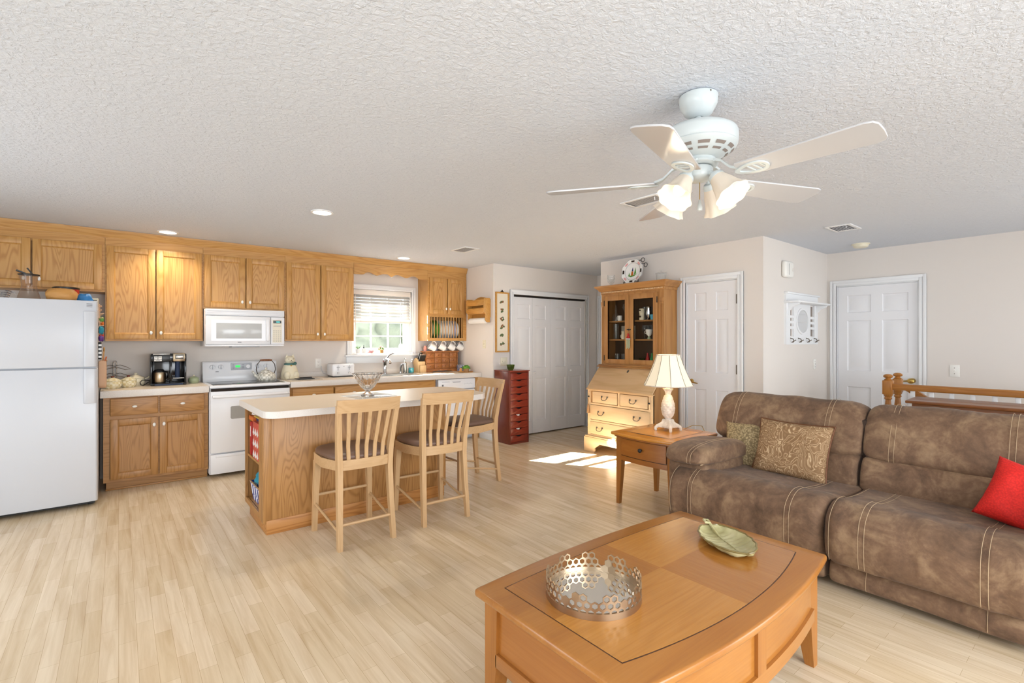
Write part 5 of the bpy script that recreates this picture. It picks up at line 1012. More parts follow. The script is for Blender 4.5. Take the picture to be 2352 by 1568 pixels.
# glass mat and bowl on the island
bx, by, bz = 1.665, 4.06, 0.9005
solo('glass_mat', MB().prism([(1.485, 4.215), (1.535, 3.865), (1.885, 3.94), (1.835, 4.29)], 'z', bz, bz+0.006, 0.002), 'thin_glass', 'clear rectangular glass mat on the island top', 'mat', (1.68, 4.07, bz))
gp = [(0.0001, 0.0), (0.055, 0.0), (0.057, 0.006), (0.045, 0.018), (0.022, 0.03), (0.018, 0.040), (0.03, 0.052), (0.055, 0.075), (0.085, 0.125), (0.105, 0.165), (0.125, 0.188), (0.122, 0.192), (0.100, 0.168), (0.080, 0.130), (0.050, 0.085), (0.025, 0.066), (0.0001, 0.062)]
solo('glass_bowl', MB().lathe(gp, (bx, by), 64, bz+0.0065, fn=lambda a, z: 1+(0.05*math.cos(16*2*PI*a) if z > 0.05 else 0)), 'cut_glass', 'footed fluted glass bowl on the island top', 'bowl', (bx, by, bz+0.0065))

# ---------------------------------------------------------------- bar stools
ST = thing('bar_stool', 'slat back beech bar stool nearest the open island end', 'bar stool', (0, 0, 0), 'beech bar stools')
def q3(a, b_, t_): return tuple(a[i]+(b_[i]-a[i])*t_ for i in range(3))
for sx in (-1, 1):
    pts = [(sx*0.188, -0.235, 0.0), (sx*0.180, -0.205, 0.28), (sx*0.176, -0.190, 0.50), (sx*0.180, -0.195, 0.62), (sx*0.192, -0.222, 0.78), (sx*0.206, -0.262, 0.955)]
    mb = MB(); W_ = [(0.030, 0.036), (0.034, 0.042), (0.036, 0.046), (0.036, 0.044), (0.034, 0.036), (0.032, 0.026)]
    sub = []
    for i in range(len(pts)-1):
        for k in range(3): sub.append((q3(pts[i], pts[i+1], k/3), tuple(W_[i][m]+(W_[i+1][m]-W_[i][m])*k/3 for m in range(2))))
    sub.append((pts[-1], W_[-1]))
    mb.loft([[(p[0]+a*w[0]/2, p[1]+c*w[1]/2, p[2]) for a, c in ((-1, -1), (1, -1), (1, 1), (-1, 1))] for p, w in sub])
    lg = part('leg', mb, 'beech', ST); part('glide', MB().cyl((sx*0.188, -0.235, -0.0005), (sx*0.188, -0.235, 0.004), 0.012), 'enamel_grey', lg)
    mb = MB(); mb.loft([[(sx*x_+a*w/2, 0.235+c*w/2+dy, z) for a, c in ((-1, -1), (1, -1), (1, 1), (-1, 1))] for z, w, dy, x_ in ((0, 0.032, 0, 0.208), (0.30, 0.038, -0.008, 0.200), (0.512, 0.044, -0.018, 0.192))])
    lg = part('leg', mb, 'beech', ST)
    if sx < 0: part('bolt_cover', MB().cyl((sx*0.208, 0.216, 0.115), (sx*0.208, 0.222, 0.115), 0.006), 'steel', lg)
    part('seat_rail', MB().loft([[(sx*0.178-0.010, -0.19, z0), (sx*0.178+0.010, -0.19, z0), (sx*0.178+0.010, -0.19, z1), (sx*0.178-0.010, -0.19, z1)] if k == 0 else [(sx*(0.205+0.012*(k == 1))-0.010, -0.19+0.415*k/2, z0-0.0), (sx*(0.205+0.012*(k == 1))+0.010, -0.19+0.415*k/2, z0), (sx*(0.205+0.012*(k == 1))+0.010, -0.19+0.415*k/2, z1), (sx*(0.205+0.012*(k == 1))-0.010, -0.19+0.415*k/2, z1)] for k, z0, z1 in ((0, 0.515, 0.580), (1, 0.505, 0.572), (2, 0.505, 0.572))]), 'beech_h', ST)
    part('stretcher', MB().tube([(sx*0.188, -0.222, 0.118), (sx*0.206, 0.222, 0.200)], 0.009, 8), 'beech_h', ST)
def arc_rail(y0, bow, x, z0, z1, th, tilt=0.0, n_=10):
    mb = MB(); R = []
    for k in range(n_+1):
        u = -1+2*k/n_; y = y0-bow*(1-u*u)
        R.append([(x*u, y-th/2, z0), (x*u, y+th/2, z0), (x*u, y+th/2-tilt, z1), (x*u, y-th/2-tilt, z1)])
    mb.loft(R); return mb
part('seat_rail', arc_rail(-0.192, 0.02, 0.178, 0.515, 0.582, 0.022), 'beech_h', ST); part('seat_rail', arc_rail(0.232, -0.028, 0.205, 0.505, 0.572, 0.022), 'beech_h', ST)
part('top_rail', arc_rail(-0.258, 0.030, 0.219, 0.905, 0.992, 0.022, 0.018), 'beech_h', ST)
for k in range(5):
    u = (k-2)/2*0.66; xb, xt = u*0.178, u*0.215
    yb, yt = -0.192-0.02*(1-u*u), -0.262-0.030*(1-u*u)
    P_ = [(xb, yb, 0.575), (xb*1.05, yb-0.004, 0.67), (xb+(xt-xb)*0.6, yb+(yt-yb)*0.5, 0.79), (xt, yt+0.006, 0.912)]
    mb = MB(); mb.loft([[(p[0]+a*0.0125, p[1]+c*0.005, p[2]) for a, c in ((-1, -1), (1, -1), (1, 1), (-1, 1))] for p in P_]); part('back_slat', mb, 'beech', ST)
part('stretcher', MB().tube([(-0.186, -0.220, 0.160), (0.186, -0.220, 0.160)], 0.0105, 8), 'beech_h', ST); part('stretcher', MB().tube([(-0.206, 0.23, 0.258), (0.206, 0.23, 0.258)], 0.0105, 8), 'beech_h', ST)
mb = MB(); sp_ = []
for k in range(40):
    a = 2*PI*k/40; cx_, sy_ = math.copysign(abs(math.cos(a))**0.45, math.cos(a)), math.copysign(abs(math.sin(a))**0.45, math.sin(a))
    sp_.append((cx_*(0.222+0.014*sy_), 0.018+sy_*0.222+(0.03 if sy_ > 0 else 0.0)*(1-cx_*cx_)))
mb.loft([[(x*k_, 0.018+(y-0.018)*k_, z) for x, y in sp_] for k_, z in ((0.95, 0.574), (1.0, 0.586), (1.0, 0.600), (0.96, 0.613), (0.85, 0.622), (0.5, 0.628), (0.02, 0.629))]); part('seat', mb, 'seat_vinyl', ST, ang=60)
ST.location = (1.317, 3.45, 0)
dup(ST, (1.96, 3.478, 0), 'slat back beech bar stool in the middle of the three', rz=-0.03)
dup(ST, (2.690, 4.05, 0), 'slat back beech bar stool at the rounded island end', rz=PI/2)
# ---------------------------------------------------------------- coffee table
t = thing('coffee_table', 'large honey coloured coffee table with curved sides', 'coffee table', (1.69, 1.15, 0))
TX0, TX1, TY0, TY1, TZ = 1.018, 2.352, 0.795, 1.497, 0.470
def outline(x0, x1, y0, y1, bf, bb, n_=20, flare=0.0):
    p = []
    for k in range(n_+1): u = -1+2*k/n_; p.append((x0+(x1-x0)*k/n_, y0-bf*(1-u*u)+flare*0))
    for k in range(n_+1): u = 1-2*k/n_; p.append((x1-(x1-x0)*k/n_, y1+bb*(1-u*u)))
    return p
part('tabletop', MB().prism(outline(TX0, TX1, TY0, TY1, 0.063, 0.036), 'z', TZ-0.030, TZ, 0.011, 3), 'cherry_x', t)
part('under_moulding', MB().prism(outline(TX0+0.022, TX1-0.022, TY0+0.022, TY1-0.022, 0.063, 0.036), 'z', TZ-0.046, TZ-0.0301, 0.005), 'cherry_x', t)
ix0, ix1, iy0, iy1 = 1.110, 2.268, 0.890, 1.425
part('inlay_line', MB().prism(outline(ix0-0.004, ix1+0.004, iy0-0.004, iy1+0.004, 0.072, 0.025), 'z', TZ-0.004, TZ+0.0004), 'inlay', t)
mxv, myv = 1.693, 1.165
def quad(x0, x1, front):
    n_ = 12; p = []
    def yb(x): u = (x-(ix0+ix1)/2)/((ix1-ix0)/2); return iy0-0.072*(1-u*u)
    def yt(x): u = (x-(ix0+ix1)/2)/((ix1-ix0)/2); return iy1+0.025*(1-u*u)
    xs = [x0+(x1-x0)*k/n_ for k in range(n_+1)]
    return [(x, yb(x)) for x in xs]+[(x1, myv), (x0, myv)] if front else [(x0, myv), (x1, myv)]+[(x, yt(x)) for x in xs[::-1]]
for (a, c, f_), m_ in (((ix0, mxv, True), 'veneer_a'), ((mxv, ix1, True), 'veneer_b'), ((ix0, mxv, False), 'veneer_b'), ((mxv, ix1, False), 'veneer_a')):
    part('veneer_panel', MB().prism(quad(a, c, f_), 'z', TZ-0.003, TZ+0.0008), m_, t)
lx0, lx1, ly0, ly1 = TX0+0.030, TX1-0.030, TY0+0.028, TY1-0.028
for sx, sy in ((0, 0), (1, 0), (0, 1), (1, 1)):
    x = (lx0, lx1)[sx]; y = (ly0, ly1)[sy]; dx = 1-2*sx; dy = 1-2*sy
    mb = MB(); mb.loft([[(x, y, z), (x+dx*w, y, z), (x+dx*w, y+dy*w, z), (x, y+dy*w, z)] for z, w in ((0, 0.036), (0.20, 0.066), (0.425, 0.072))]); part('leg', mb, 'cherry_z', t)
def apron_curve(y, bow, sg, z0, z1, d, xa, xb, n_=16):
    R = []; cxm, hw = (lx0+lx1)/2, (lx1-lx0)/2
    for k in range(n_+1):
        x = xa+(xb-xa)*k/n_; u = (x-cxm)/hw; yy = y+sg*bow*(1-u*u)
        R.append([(x, yy, z0), (x, yy-sg*d, z0), (x, yy-sg*d, z1), (x, yy, z1)])
    return MB().loft(R)
for y, bow, sg, nm in ((ly0, 0.060, -1, 'front'), (ly1, 0.034, 1, 'back')):
    part('apron', apron_curve(y+0.012*(1 if sg < 0 else -1), bow, sg, 0.235, 0.425, 0.016, lx0+0.06, lx1-0.06), 'cherry_x', t)
    part('apron_rail', apron_curve(y, bow, sg, 0.212, 0.262, 0.028, lx0+0.06, lx1-0.06), 'cherry_x', t)
    part('apron_stile', apron_curve(y, bow, sg, 0.262, 0.425, 0.028, (lx0+lx1)/2-0.03, (lx0+lx1)/2+0.03, 4), 'cherry_z', t)
for x, dx in ((lx0, 1), (lx1, -1)):
    part('apron', MB().box(x+dx*0.012, x+dx*0.028, ly0+0.06, ly1-0.06, 0.235, 0.425), 'cherry_y', t)
    part('apron_rail', MB().box(min(x, x+dx*0.028), max(x, x+dx*0.028), ly0+0.06, ly1-0.06, 0.212, 0.262, 0.003), 'cherry_y', t)
# hexagon tray with mirror base
tx, ty, tr_ = 1.325, 1.192, 0.166; z0 = TZ+0.001
t = thing('mirror_tray', 'round mirrored tray with a pierced hexagon rim', 'tray', (tx, ty, z0))
part('base_ring', MB().lathe([(tr_-0.002, 0), (tr_+0.003, 0.0), (tr_+0.003, 0.022), (tr_-0.001, 0.024), (tr_-0.002, 0.012)], (tx, ty), 72, z0, closed=True), 'silver_leaf', t)
part('mirror', MB().lathe([(0.0001, 0.0002), (tr_-0.0025, 0.0002), (tr_-0.0025, 0.010), (0.0001, 0.010)], (tx, ty), 72, z0), 'mirror', t)
mb = MB(); NH = 41; pitch = 2*PI/NH; Rr = pitch*tr_/math.sqrt(3)*1.02; rnd = random.Random(11)
def hexring(a0, zc, solid=False, tall=1.0):
    R = []
    for (r_, off) in ((Rr, -0.0022), (Rr, 0.0022), (Rr*0.68, 0.0022), (Rr*0.68, -0.0022)):
        R.append([(tx+(tr_+off)*math.cos(a0+r_*math.sin(k*PI/3)/tr_), ty+(tr_+off)*math.sin(a0+r_*math.sin(k*PI/3)/tr_), z0+zc+r_*math.cos(k*PI/3)*tall) for k in range(6)])
    if solid: mb.loft([R[0], R[1]], True, True)
    else: mb.loft(R+[R[0]], True, False)
rowh = Rr*1.5
for k in range(NH):
    hexring(k*pitch, 0.023, rnd.random() < 0.12, 1.0)
    if rnd.random() < 0.95: hexring((k+0.5)*pitch, 0.023+rowh, rnd.random() < 0.12)
    if (k % 9) in (0, 1, 2, 5, 6) and rnd.random() < 0.9:
        hexring(k*pitch, 0.023+2*rowh, rnd.random() < 0.1)
part('hexagon_rim', mb, 'silver_leaf', t, ang=30)
# leaf dish
t0 = Vector((2.195, 1.245)); t1 = Vector((2.01, 0.96)); ax = (t1-t0).normalized(); L_ = (t1-t0).length; px_ = Vector((ax.y, -ax.x))
def leaf_pt(u, v):
    w = 0.105*(math.sin(PI*min(1, (u*0.94+0.06)))**0.55)*(1+0.03*math.sin(u*38)); s_ = (v-0.5)*2
    p = t0+ax*(L_*(u*0.94+0.03))+px_*(w*s_)
    e_ = max(abs(s_)**4, abs(2*u-1)**6)
    z = 0.008+0.032*e_*0.9+0.0018*math.sin(22*u*PI+abs(s_)*6)*(1-e_)+0.004*math.exp(-(s_*9)**2)
    return (p.x, p.y, TZ+0.001+z)
t = thing('leaf_dish', 'green glazed leaf shaped dish with curled stem', 'dish', (2.103, 1.103, TZ))
mb = MB(); mb.grid(leaf_pt, 40, 26); mb.grid(lambda u, v: (lambda q, s_: (q[0]*0.94+2.125*0.06 if False else q[0], q[1], q[2]-0.007))(leaf_pt(u, v), v), 40, 26); part('leaf_bowl', mb, 'leaf_glaze', t, ang=60)
part('rim', MB().tube([Vector(leaf_pt(u, 0))+Vector((0, 0, -0.0035)) for u in [k/24 for k in range(25)]]+[Vector(leaf_pt(1, v))+Vector((0, 0, -0.0035)) for v in [k/10 for k in range(1, 11)]]+[Vector(leaf_pt(1-u, 1))+Vector((0, 0, -0.0035)) for u in [k/24 for k in range(1, 25)]]+[Vector(leaf_pt(0, 1-v))+Vector((0, 0, -0.0035)) for v in [k/10 for k in range(1, 10)]], 0.0042, 6, True), 'leaf_rim', t)
part('foot', MB().lathe([(0.0001, 0), (0.05, 0), (0.055, 0.003), (0.0001, 0.003)], (2.103, 1.103), 24, TZ+0.001), 'leaf_rim', t)
cst = [(t0.x+ax.x*0.10+px_.x*0.0, t0.y+ax.y*0.10, TZ+0.016), (t0.x+ax.x*0.03, t0.y+ax.y*0.03, TZ+0.036), (t0.x-ax.x*0.012, t0.y-ax.y*0.012, TZ+0.05), (t0.x-ax.x*0.012+px_.x*0.018, t0.y-ax.y*0.012+px_.y*0.018, TZ+0.052), (t0.x+ax.x*0.012+px_.x*0.02, t0.y+ax.y*0.012+px_.y*0.02, TZ+0.048), (t0.x+ax.x*0.018, t0.y+ax.y*0.018, TZ+0.046)]
part('stem', MB().tube(cst, [0.004, 0.007, 0.007, 0.006, 0.006, 0.005], 8), 'leaf_glaze', t); part('midrib', MB().tube([Vector(leaf_pt(u, 0.5))+Vector((0, 0, 0.001)) for u in [k/14 for k in range(1, 14)]], [0.0045-0.003*k/13 for k in range(1, 14)], 6), 'leaf_glaze', t)

# ---------------------------------------------------------------- end table and lamp
t = thing('end_table', 'square honey coloured end table with one bow front drawer', 'end table', (3.59, 2.44, 0))
EX0, EX1, EY0, EY1, EZ = 3.272, 3.900, 2.128, 2.748, 0.608
def outl2(d, bow):
    p = [];  n_ = 14
    for k in range(n_+1): u = -1+2*k/n_; p.append((EX0+d-bow*(1-u*u), EY1-d-(EY1-EY0-2*d)*k/n_))
    for k in range(n_+1): u = -1+2*k/n_; p.append((EX1-d+bow*0.5*(1-u*u), EY0+d+(EY1-EY0-2*d)*k/n_))
    return p
part('tabletop', MB().prism(outl2(0, 0.030), 'z', EZ-0.026, EZ, 0.009, 3), 'endtop_a', t)
part('under_moulding', MB().prism(outl2(0.022, 0.030), 'z', EZ-0.042, EZ-0.0261, 0.006), 'cherry_y', t)
part('inlay_line', MB().prism(outl2(0.095, 0.022), 'z', EZ-0.004, EZ+0.0004), 'inlay', t)
ecx, ecy = (EX0+EX1)/2, (EY0+EY1)/2; e_ = 0.099
for a, c, g, h_, m_ in ((EX0+e_, ecx, EY0+e_, ecy, 'endtop_a'), (ecx, EX1-e_, EY0+e_, ecy, 'endtop_b'), (EX0+e_, ecx, ecy, EY1-e_, 'endtop_b'), (ecx, EX1-e_, ecy, EY1-e_, 'endtop_a')):
    part('veneer_panel', MB().box(a, c, g, h_, EZ-0.003, EZ+0.0008), m_, t)
ex0, ex1, ey0, ey1 = EX0+0.035, EX1-0.03, EY0+0.035, EY1-0.035
for sx, sy in ((0, 0), (1, 0), (0, 1), (1, 1)):
    x = (ex0, ex1)[sx]; y = (ey0, ey1)[sy]; dx = 1-2*sx; dy = 1-2*sy
    mb = MB(); mb.loft([[(x, y, z), (x+dx*w, y, z), (x+dx*w, y+dy*w, z), (x, y+dy*w, z)] for z, w in ((0, 0.030), (0.36, 0.052), (0.566, 0.054))]); part('leg', mb, 'cherry_z', t)
part('apron', MB().box(ex0+0.05, ex1-0.05, ey0+0.006, ey0+0.024, 0.39, 0.566).box(ex0+0.05, ex1-0.05, ey1-0.024, ey1-0.006, 0.39, 0.566).box(ex1-0.024, ex1-0.006, ey0+0.05, ey1-0.05, 0.39, 0.566), 'cherry_x', t)
def bow(z0, z1, y0, y1, d0, d1, amp=0.028, n_=14):
    R = []
    for k in range(n_+1):
        y = y0+(y1-y0)*k/n_; u = (y-(ey0+ey1)/2)/((ey1-ey0)/2); b_ = amp*(1-u*u)
        R.append([(ex0-b_+d0, y, z0), (ex0-b_+d1, y, z0), (ex0-b_+d1, y, z1), (ex0-b_+d0, y, z1)])
    return MB().loft(R)
part('bottom_rail', bow(0.375, 0.415, ey0+0.05, ey1-0.05, 0.006, 0.03), 'cherry_y', t)
dr = part('drawer', bow(0.422, 0.560, ey0+0.060, ey1-0.060, 0.002, 0.024), 'cherry_y', t)
part('drawer_gap', bow(0.415, 0.566, ey0+0.05, ey1-0.05, 0.012, 0.03), 'inlay', t)
part('knob', MB(lambda p: Vector((ex0-0.026-p[2], ecy+p[0], 0.495+p[1]))).lathe([(0.0001, 0), (0.008, 0), (0.007, 0.012), (0.017, 0.02), (0.017, 0.026), (0.010, 0.032), (0.0001, 0.033)], (0, 0), 18), 'black_iron', dr)
# lamp
lx, ly = 3.675, 2.455; lz = EZ+0.0012
t = thing('table_lamp', 'lit table lamp with pineapple base and flared cream shade', 'table lamp', (lx, ly, lz))
OFF[t] = Vector((0, 0, 0)); lrot = 0.08
def sqr(h_, z, n_=8, e=0.0):
    p = []
    for k in range(4):
        a = (math.cos(PI/4+k*PI/2)*h_*1.414, math.sin(PI/4+k*PI/2)*h_*1.414); b_ = (math.cos(PI/4+(k+1)*PI/2)*h_*1.414, math.sin(PI/4+(k+1)*PI/2)*h_*1.414)
        for q in range(n_):
            u = q/n_; m_ = 1-e*4*u*(1-u); p.append(((a[0]+(b_[0]-a[0])*u)*m_, (a[1]+(b_[1]-a[1])*u)*m_, z))
    return p
part('foot_base', MB().loft([sqr(0.072, 0.028, e=0.22), sqr(0.074, 0.040, e=0.2), sqr(0.060, 0.056, e=0.15), sqr(0.040, 0.072), sqr(0.036, 0.085), sqr(0.032, 0.098)]), 'lamp_plaster', t)
for k in range(4):
    a = PI/4+k*PI/2; c_, s_ = math.cos(a), math.sin(a)
    part('foot', MB().tube([(0.085*c_, 0.085*s_, 0.040), (0.102*c_, 0.102*s_, 0.026), (0.106*c_, 0.106*s_, 0.010), (0.100*c_, 0.100*s_, 0.0)], [0.016, 0.013, 0.012, 0.010], 8), 'lamp_plaster', t)
def pine(a, z):
    if 0.10 < z < 0.30: return 1+0.045*max(0, math.cos(10*2*PI*a+(PI if int((z-0.1)/0.024) % 2 else 0)))
    return 1
part('pineapple_body', MB().lathe([(0.026, 0.095), (0.024, 0.108)]+[(0.024+0.033*math.sin(PI*min(1, (k/18)**0.8*0.86+0.06))-0.002*(k % 2), 0.108+0.19*k/18) for k in range(19)]+[(0.026, 0.302), (0.0001, 0.303)], (0, 0), 60, 0, fn=pine), 'lamp_plaster', t, ang=25)
part('leaf_crown', MB().lathe([(0.026, 0.298), (0.022, 0.31), (0.026, 0.335), (0.036, 0.352), (0.040, 0.356), (0.034, 0.352), (0.018, 0.335), (0.0001, 0.33)], (0, 0), 48, 0, fn=lambda a, z: 1+0.14*abs(math.sin(8*PI*a))*(1 if z > 0.33 else 0)), 'lamp_plaster', t)
part('candle_sleeve', MB().cyl((0, 0, 0.33), (0, 0, 0.45), 0.015), 'cream', t)
part('bulb', MB().sphere((0, 0, 0.49), (0.028, 0.028, 0.038)), 'bulb', t)
SH = [(0.205, 0.386), (0.180, 0.435), (0.148, 0.505), (0.120, 0.575), (0.105, 0.622), (0.098, 0.645)]
mb = MB(); n_ = 10
def pang(k): return 2*PI*k/n_+lrot
mb.loft([[(r_*math.cos(pang(k)), r_*math.sin(pang(k)), z) for k in range(n_)] for r_, z in SH]+[[((r_-0.002)*math.cos(pang(k)), (r_-0.002)*math.sin(pang(k)), z) for k in range(n_)] for r_, z in SH[::-1]], True, False)
sh = part('lamp_shade', mb, 'shade_cloth', t, ang=10)
for k in range(n_):
    part('seam', MB().tube([((r_+0.0015)*math.cos(pang(k)), (r_+0.0015)*math.sin(pang(k)), z) for r_, z in SH], 0.0022, 5), 'shade_seam', sh)
for r_, z in (SH[0], SH[-1]): part('shade_trim', MB().tube([(r_*math.cos(pang(k)), r_*math.sin(pang(k)), z) for k in range(n_)], 0.004, 6, True), 'lamp_plaster', sh)
part('harp', MB().tube([(0.016, 0, 0.44), (0.06, 0, 0.50), (0.05, 0, 0.60), (0, 0, 0.645), (-0.05, 0, 0.60), (-0.06, 0, 0.50), (-0.016, 0, 0.44)], 0.002, 5).tube([(0.098, 0, 0.642), (-0.098, 0, 0.642)], 0.0018, 5).tube([(0, 0.098, 0.642), (0, -0.098, 0.642)], 0.0018, 5), 'brass', t)
light('table_lamp_bulb', 'POINT', (lx, ly, lz+0.57), 3.5, (1, 0.78, 0.48), shadow_soft_size=0.04)
solo('lamp_cord', MB().tube([(3.84, 2.40, EZ+0.004), (3.92, 2.37, EZ+0.03), (4.0, 2.33, EZ+0.02), (4.06, 2.30, 0.50), (4.30, 2.4, 0.2)], 0.003, 6), 'brass', 'thin gold lamp cord curling off the back of the end table', 'cord', (3.95, 2.36, 0.5))

# ---------------------------------------------------------------- sofa
t = thing('reclining_sofa', 'brown suede reclining sofa with contrast stitching', 'sofa', (3.6, 1.0, 0))
def pad(profile, y0, y1, er=0.06, k=0.30, ny=26, seed=0, amp=0.008, crown=0.0, wr=0.0):
    """closed profile in (x, z) lofted along y with puffed ends"""
    n_ = len(profile); P = []
    for i in range(n_):                       # smooth the profile (closed Catmull-Rom)
        p0, p1, p2, p3 = (Vector(profile[(i+q) % n_]) for q in (-1, 0, 1, 2))
        for s_ in range(4):
            u = s_/4; P.append(0.5*((2*p1)+(p2-p0)*u+(2*p0-5*p1+4*p2-p3)*u*u+(3*p1-p0-3*p2+p3)*u**3))
    c_ = sum(P, Vector((0, 0)))/len(P); R = []
    st = sorted(set([0, 0.12, 0.3, 0.55, 0.8, 1.0]));
    ys = [y0+er*(1-math.cos(PI/2*q/7)) for q in range(8)]; mid = [y0+er+(y1-y0-2*er)*q/ny for q in range(1, ny)]; ys = ys+mid+[y1-er*(1-math.cos(PI/2*q/7)) for q in range(7, -1, -1)]
    for y in ys:
        d = min(y-y0, y1-y); f_ = 1 if d >= er else 1-k*(1-math.sqrt(max(0, 1-(1-d/er)**2)))
        cr = 1+crown*(1-((2*(y-y0)/(y1-y0)-1)**2))
        ring = []
        for p in P:
            q = c_+(p-c_)*f_*cr; nv = noise.noise(Vector((q.x*5+seed*3.7, y*5, q.y*5)))*amp+noise.noise(Vector((q.x*2+seed, y*22, q.y*2)))*wr
            dirv = (p-c_).normalized(); q = q+dirv*nv; ring.append((q.x, y, q.y))
        R.append(ring)
    return MB().loft(R)
def seam_on(profile, y, parent, y0, y1, off=0.004, crown=0.0, rng=None, r=0.0022):
    n_ = len(profile); P = []
    for i in range(n_):
        p0, p1, p2, p3 = (Vector(profile[(i+q) % n_]) for q in (-1, 0, 1, 2))
        for s_ in range(4):
            u = s_/4; P.append(0.5*((2*p1)+(p2-p0)*u+(2*p0-5*p1+4*p2-p3)*u*u+(3*p1-p0-3*p2+p3)*u**3))
    c_ = sum(P, Vector((0, 0)))/len(P); cr = 1+crown*(1-((2*(y-y0)/(y1-y0)-1)**2))
    Q = [c_+(p-c_)*cr+(p-c_).normalized()*off for p in P]
    if rng: Q = Q[rng[0]*4:rng[1]*4+1]
    return [(q.x, y, q.y) for q in Q]
SEATP = [(3.08, 0.165), (3.015, 0.19), (3.00, 0.30), (3.02, 0.42), (3.11, 0.487), (3.22, 0.492), (3.30, 0.470), (3.50, 0.452), (3.78, 0.44), (3.80, 0.36), (3.5, 0.30), (3.16, 0.18)]
KICKP = [(3.13, 0.04), (3.085, 0.055), (3.08, 0.11), (3.10, 0.16), (3.14, 0.19), (3.3, 0.20), (3.3, 0.05)]
LUMB = [(3.70, 0.42), (3.685, 0.48), (3.70, 0.56), (3.745, 0.625), (3.82, 0.63), (3.92, 0.55), (3.90, 0.42)]
BACK = [(3.76, 0.615), (3.735, 0.66), (3.765, 0.76), (3.82, 0.87), (3.90, 0.945), (3.98, 0.955), (4.06, 0.91), (4.09, 0.80), (4.05, 0.66), (3.95, 0.60), (3.84, 0.595)]
ARMP = [(3.07, 0.535), (3.065, 0.57), (3.09, 0.61), (3.20, 0.64), (3.45, 0.645), (3.70, 0.62), (3.80, 0.56), (3.78, 0.51), (3.5, 0.51), (3.16, 0.515)]
rows = [(1.05, 2.025, 'a'), (0.215, 1.045, 'b')]
part('frame', MB().box(3.20, 3.98, -0.08, 2.10, 0.045, 0.36, 0.02).box(3.82, 4.02, -0.06, 2.06, 0.3, 0.86, 0.03), 'suede_dark', t)
for x in (3.25, 3.90):
    for y in (0.0, 2.02): part('foot', MB().box(x-0.03, x+0.03, y-0.03, y+0.03, 0, 0.05), 'black', t)
for i, (y0, y1, q) in enumerate(rows):
    st_ = (y1-0.185, y0+0.175) if i == 0 else (y1-0.185, y0+0.18)
    ya, yb = (y0, y1)
    cu = part('seat_cushion', pad(SEATP, ya, yb, 0.07, 0.22, 30, i, 0.010, 0.0, 0.006), 'suede', t, ang=70)
    kk = part('footrest_base', pad(KICKP, ya+0.01, yb-0.01, 0.03, 0.18, 20, 3+i, 0.006), 'suede', t, ang=70)
    for y in st_:
        for dy in (-0.013, 0.013): part('stitching', MB().tube(seam_on(SEATP, y+dy, cu, ya, yb, 0.005, rng=(1, 8)), 0.0012, 5), 'thread', cu)
        part('stitching', MB().tube(seam_on(KICKP, y, kk, ya, yb, 0.005, rng=(1, 4)), 0.0012, 5), 'thread', kk)
    part('welt', MB().tube(seam_on(SEATP, yb-0.035, cu, ya, yb, 0.001, rng=(1, 8)), 0.0012, 5), 'thread', cu)
    ba, bb = (y0+0.03, 2.075) if i == 0 else (y0, 1.072)
    lu = part('lumbar_cushion', pad(LUMB, ba+0.005, min(bb, 1.86) if i == 0 else bb-0.005, 0.05, 0.22, 22, 6+i, 0.006), 'suede', t, ang=70)
    bc = part('back_cushion', pad(BACK, ba, bb, 0.11, 0.26, 30, 9+i, 0.010, 0.02, 0.004), 'suede', t, ang=70)
    for y in ((bb-0.16, ba+0.20) if i == 0 else (bb-0.16, ba+0.17)):
        for dy in (-0.013, 0.013): part('stitching', MB().tube(seam_on(BACK, y+dy, bc, ba, bb, 0.006, 0.02, rng=(0, 6)), 0.0012, 5), 'thread', bc)
for y0, y1 in ((1.78, 2.10), (-0.09, 0.20)):
    part('arm_panel', MB().box(3.12, 3.95, y0+0.015 if y0 > 1 else y0, y1-0.01, 0.06, 0.525, 0.035, 4), 'suede', t, ang=60)
    ap = part('arm_pad', pad(ARMP, y0, y1+0.005, 0.09, 0.35, 16, 14+int(y0), 0.006, 0.03, 0.004), 'suede', t, ang=70)
    part('stitching', MB().tube(seam_on(ARMP, y0+0.085, ap, y0, y1, 0.006, 0.03, rng=(0, 6)), 0.0012, 5).tube(seam_on(ARMP, y0+0.11, ap, y0, y1, 0.006, 0.03, rng=(0, 6)), 0.0012, 5), 'thread', ap)
    part('welt', MB().tube([(x, y0+0.03+0.0*x, z-0.005) for x, z in ((3.09, 0.535), (3.3, 0.54), (3.6, 0.535), (3.75, 0.53))], 0.004, 6), 'thread', ap)
# cushions
def pillow(name, label, loc, size, rot, mat, pipe=None, seed=0, e=3.4):
    t = thing(name, label, 'cushion', loc, 'cushions on the sofa'); OFF[t] = Vector((0, 0, 0)); t.rotation_euler = rot
    w, h_, d = size
    def f(sg):
        def g(u, v):
            a, c = 2*u-1, 2*v-1; th = (max(0, (1-abs(a)**e))*max(0, (1-abs(c)**e)))**0.5
            pin = 1-0.07*(1-abs(a)**2)*abs(c)**3; pin2 = 1-0.07*(1-abs(c)**2)*abs(a)**3
            wob = 0.012*noise.noise(Vector((a*2.2+seed, c*2.2, seed*1.7+sg)))
            return (sg*(d/2*th+wob*th)+0.004*noise.noise(Vector((a*6, c*6, seed))), a*w/2*pin2, c*h_/2*pin)
        return g
    mb = MB(); mb.grid(f(1), 28, 28); mb.grid(f(-1), 28, 28); cv = part('cover', mb, mat, t, ang=80)
    if pipe:
        g = f(0); pts = [g(k/20, 0) for k in range(20)]+[g(1, k/20) for k in range(20)]+[g(1-k/20, 1) for k in range(20)]+[g(0, 1-k/20) for k in range(20)]
        part('piping', MB().tube(pts, 0.006, 6, True), pipe, t)
    return t
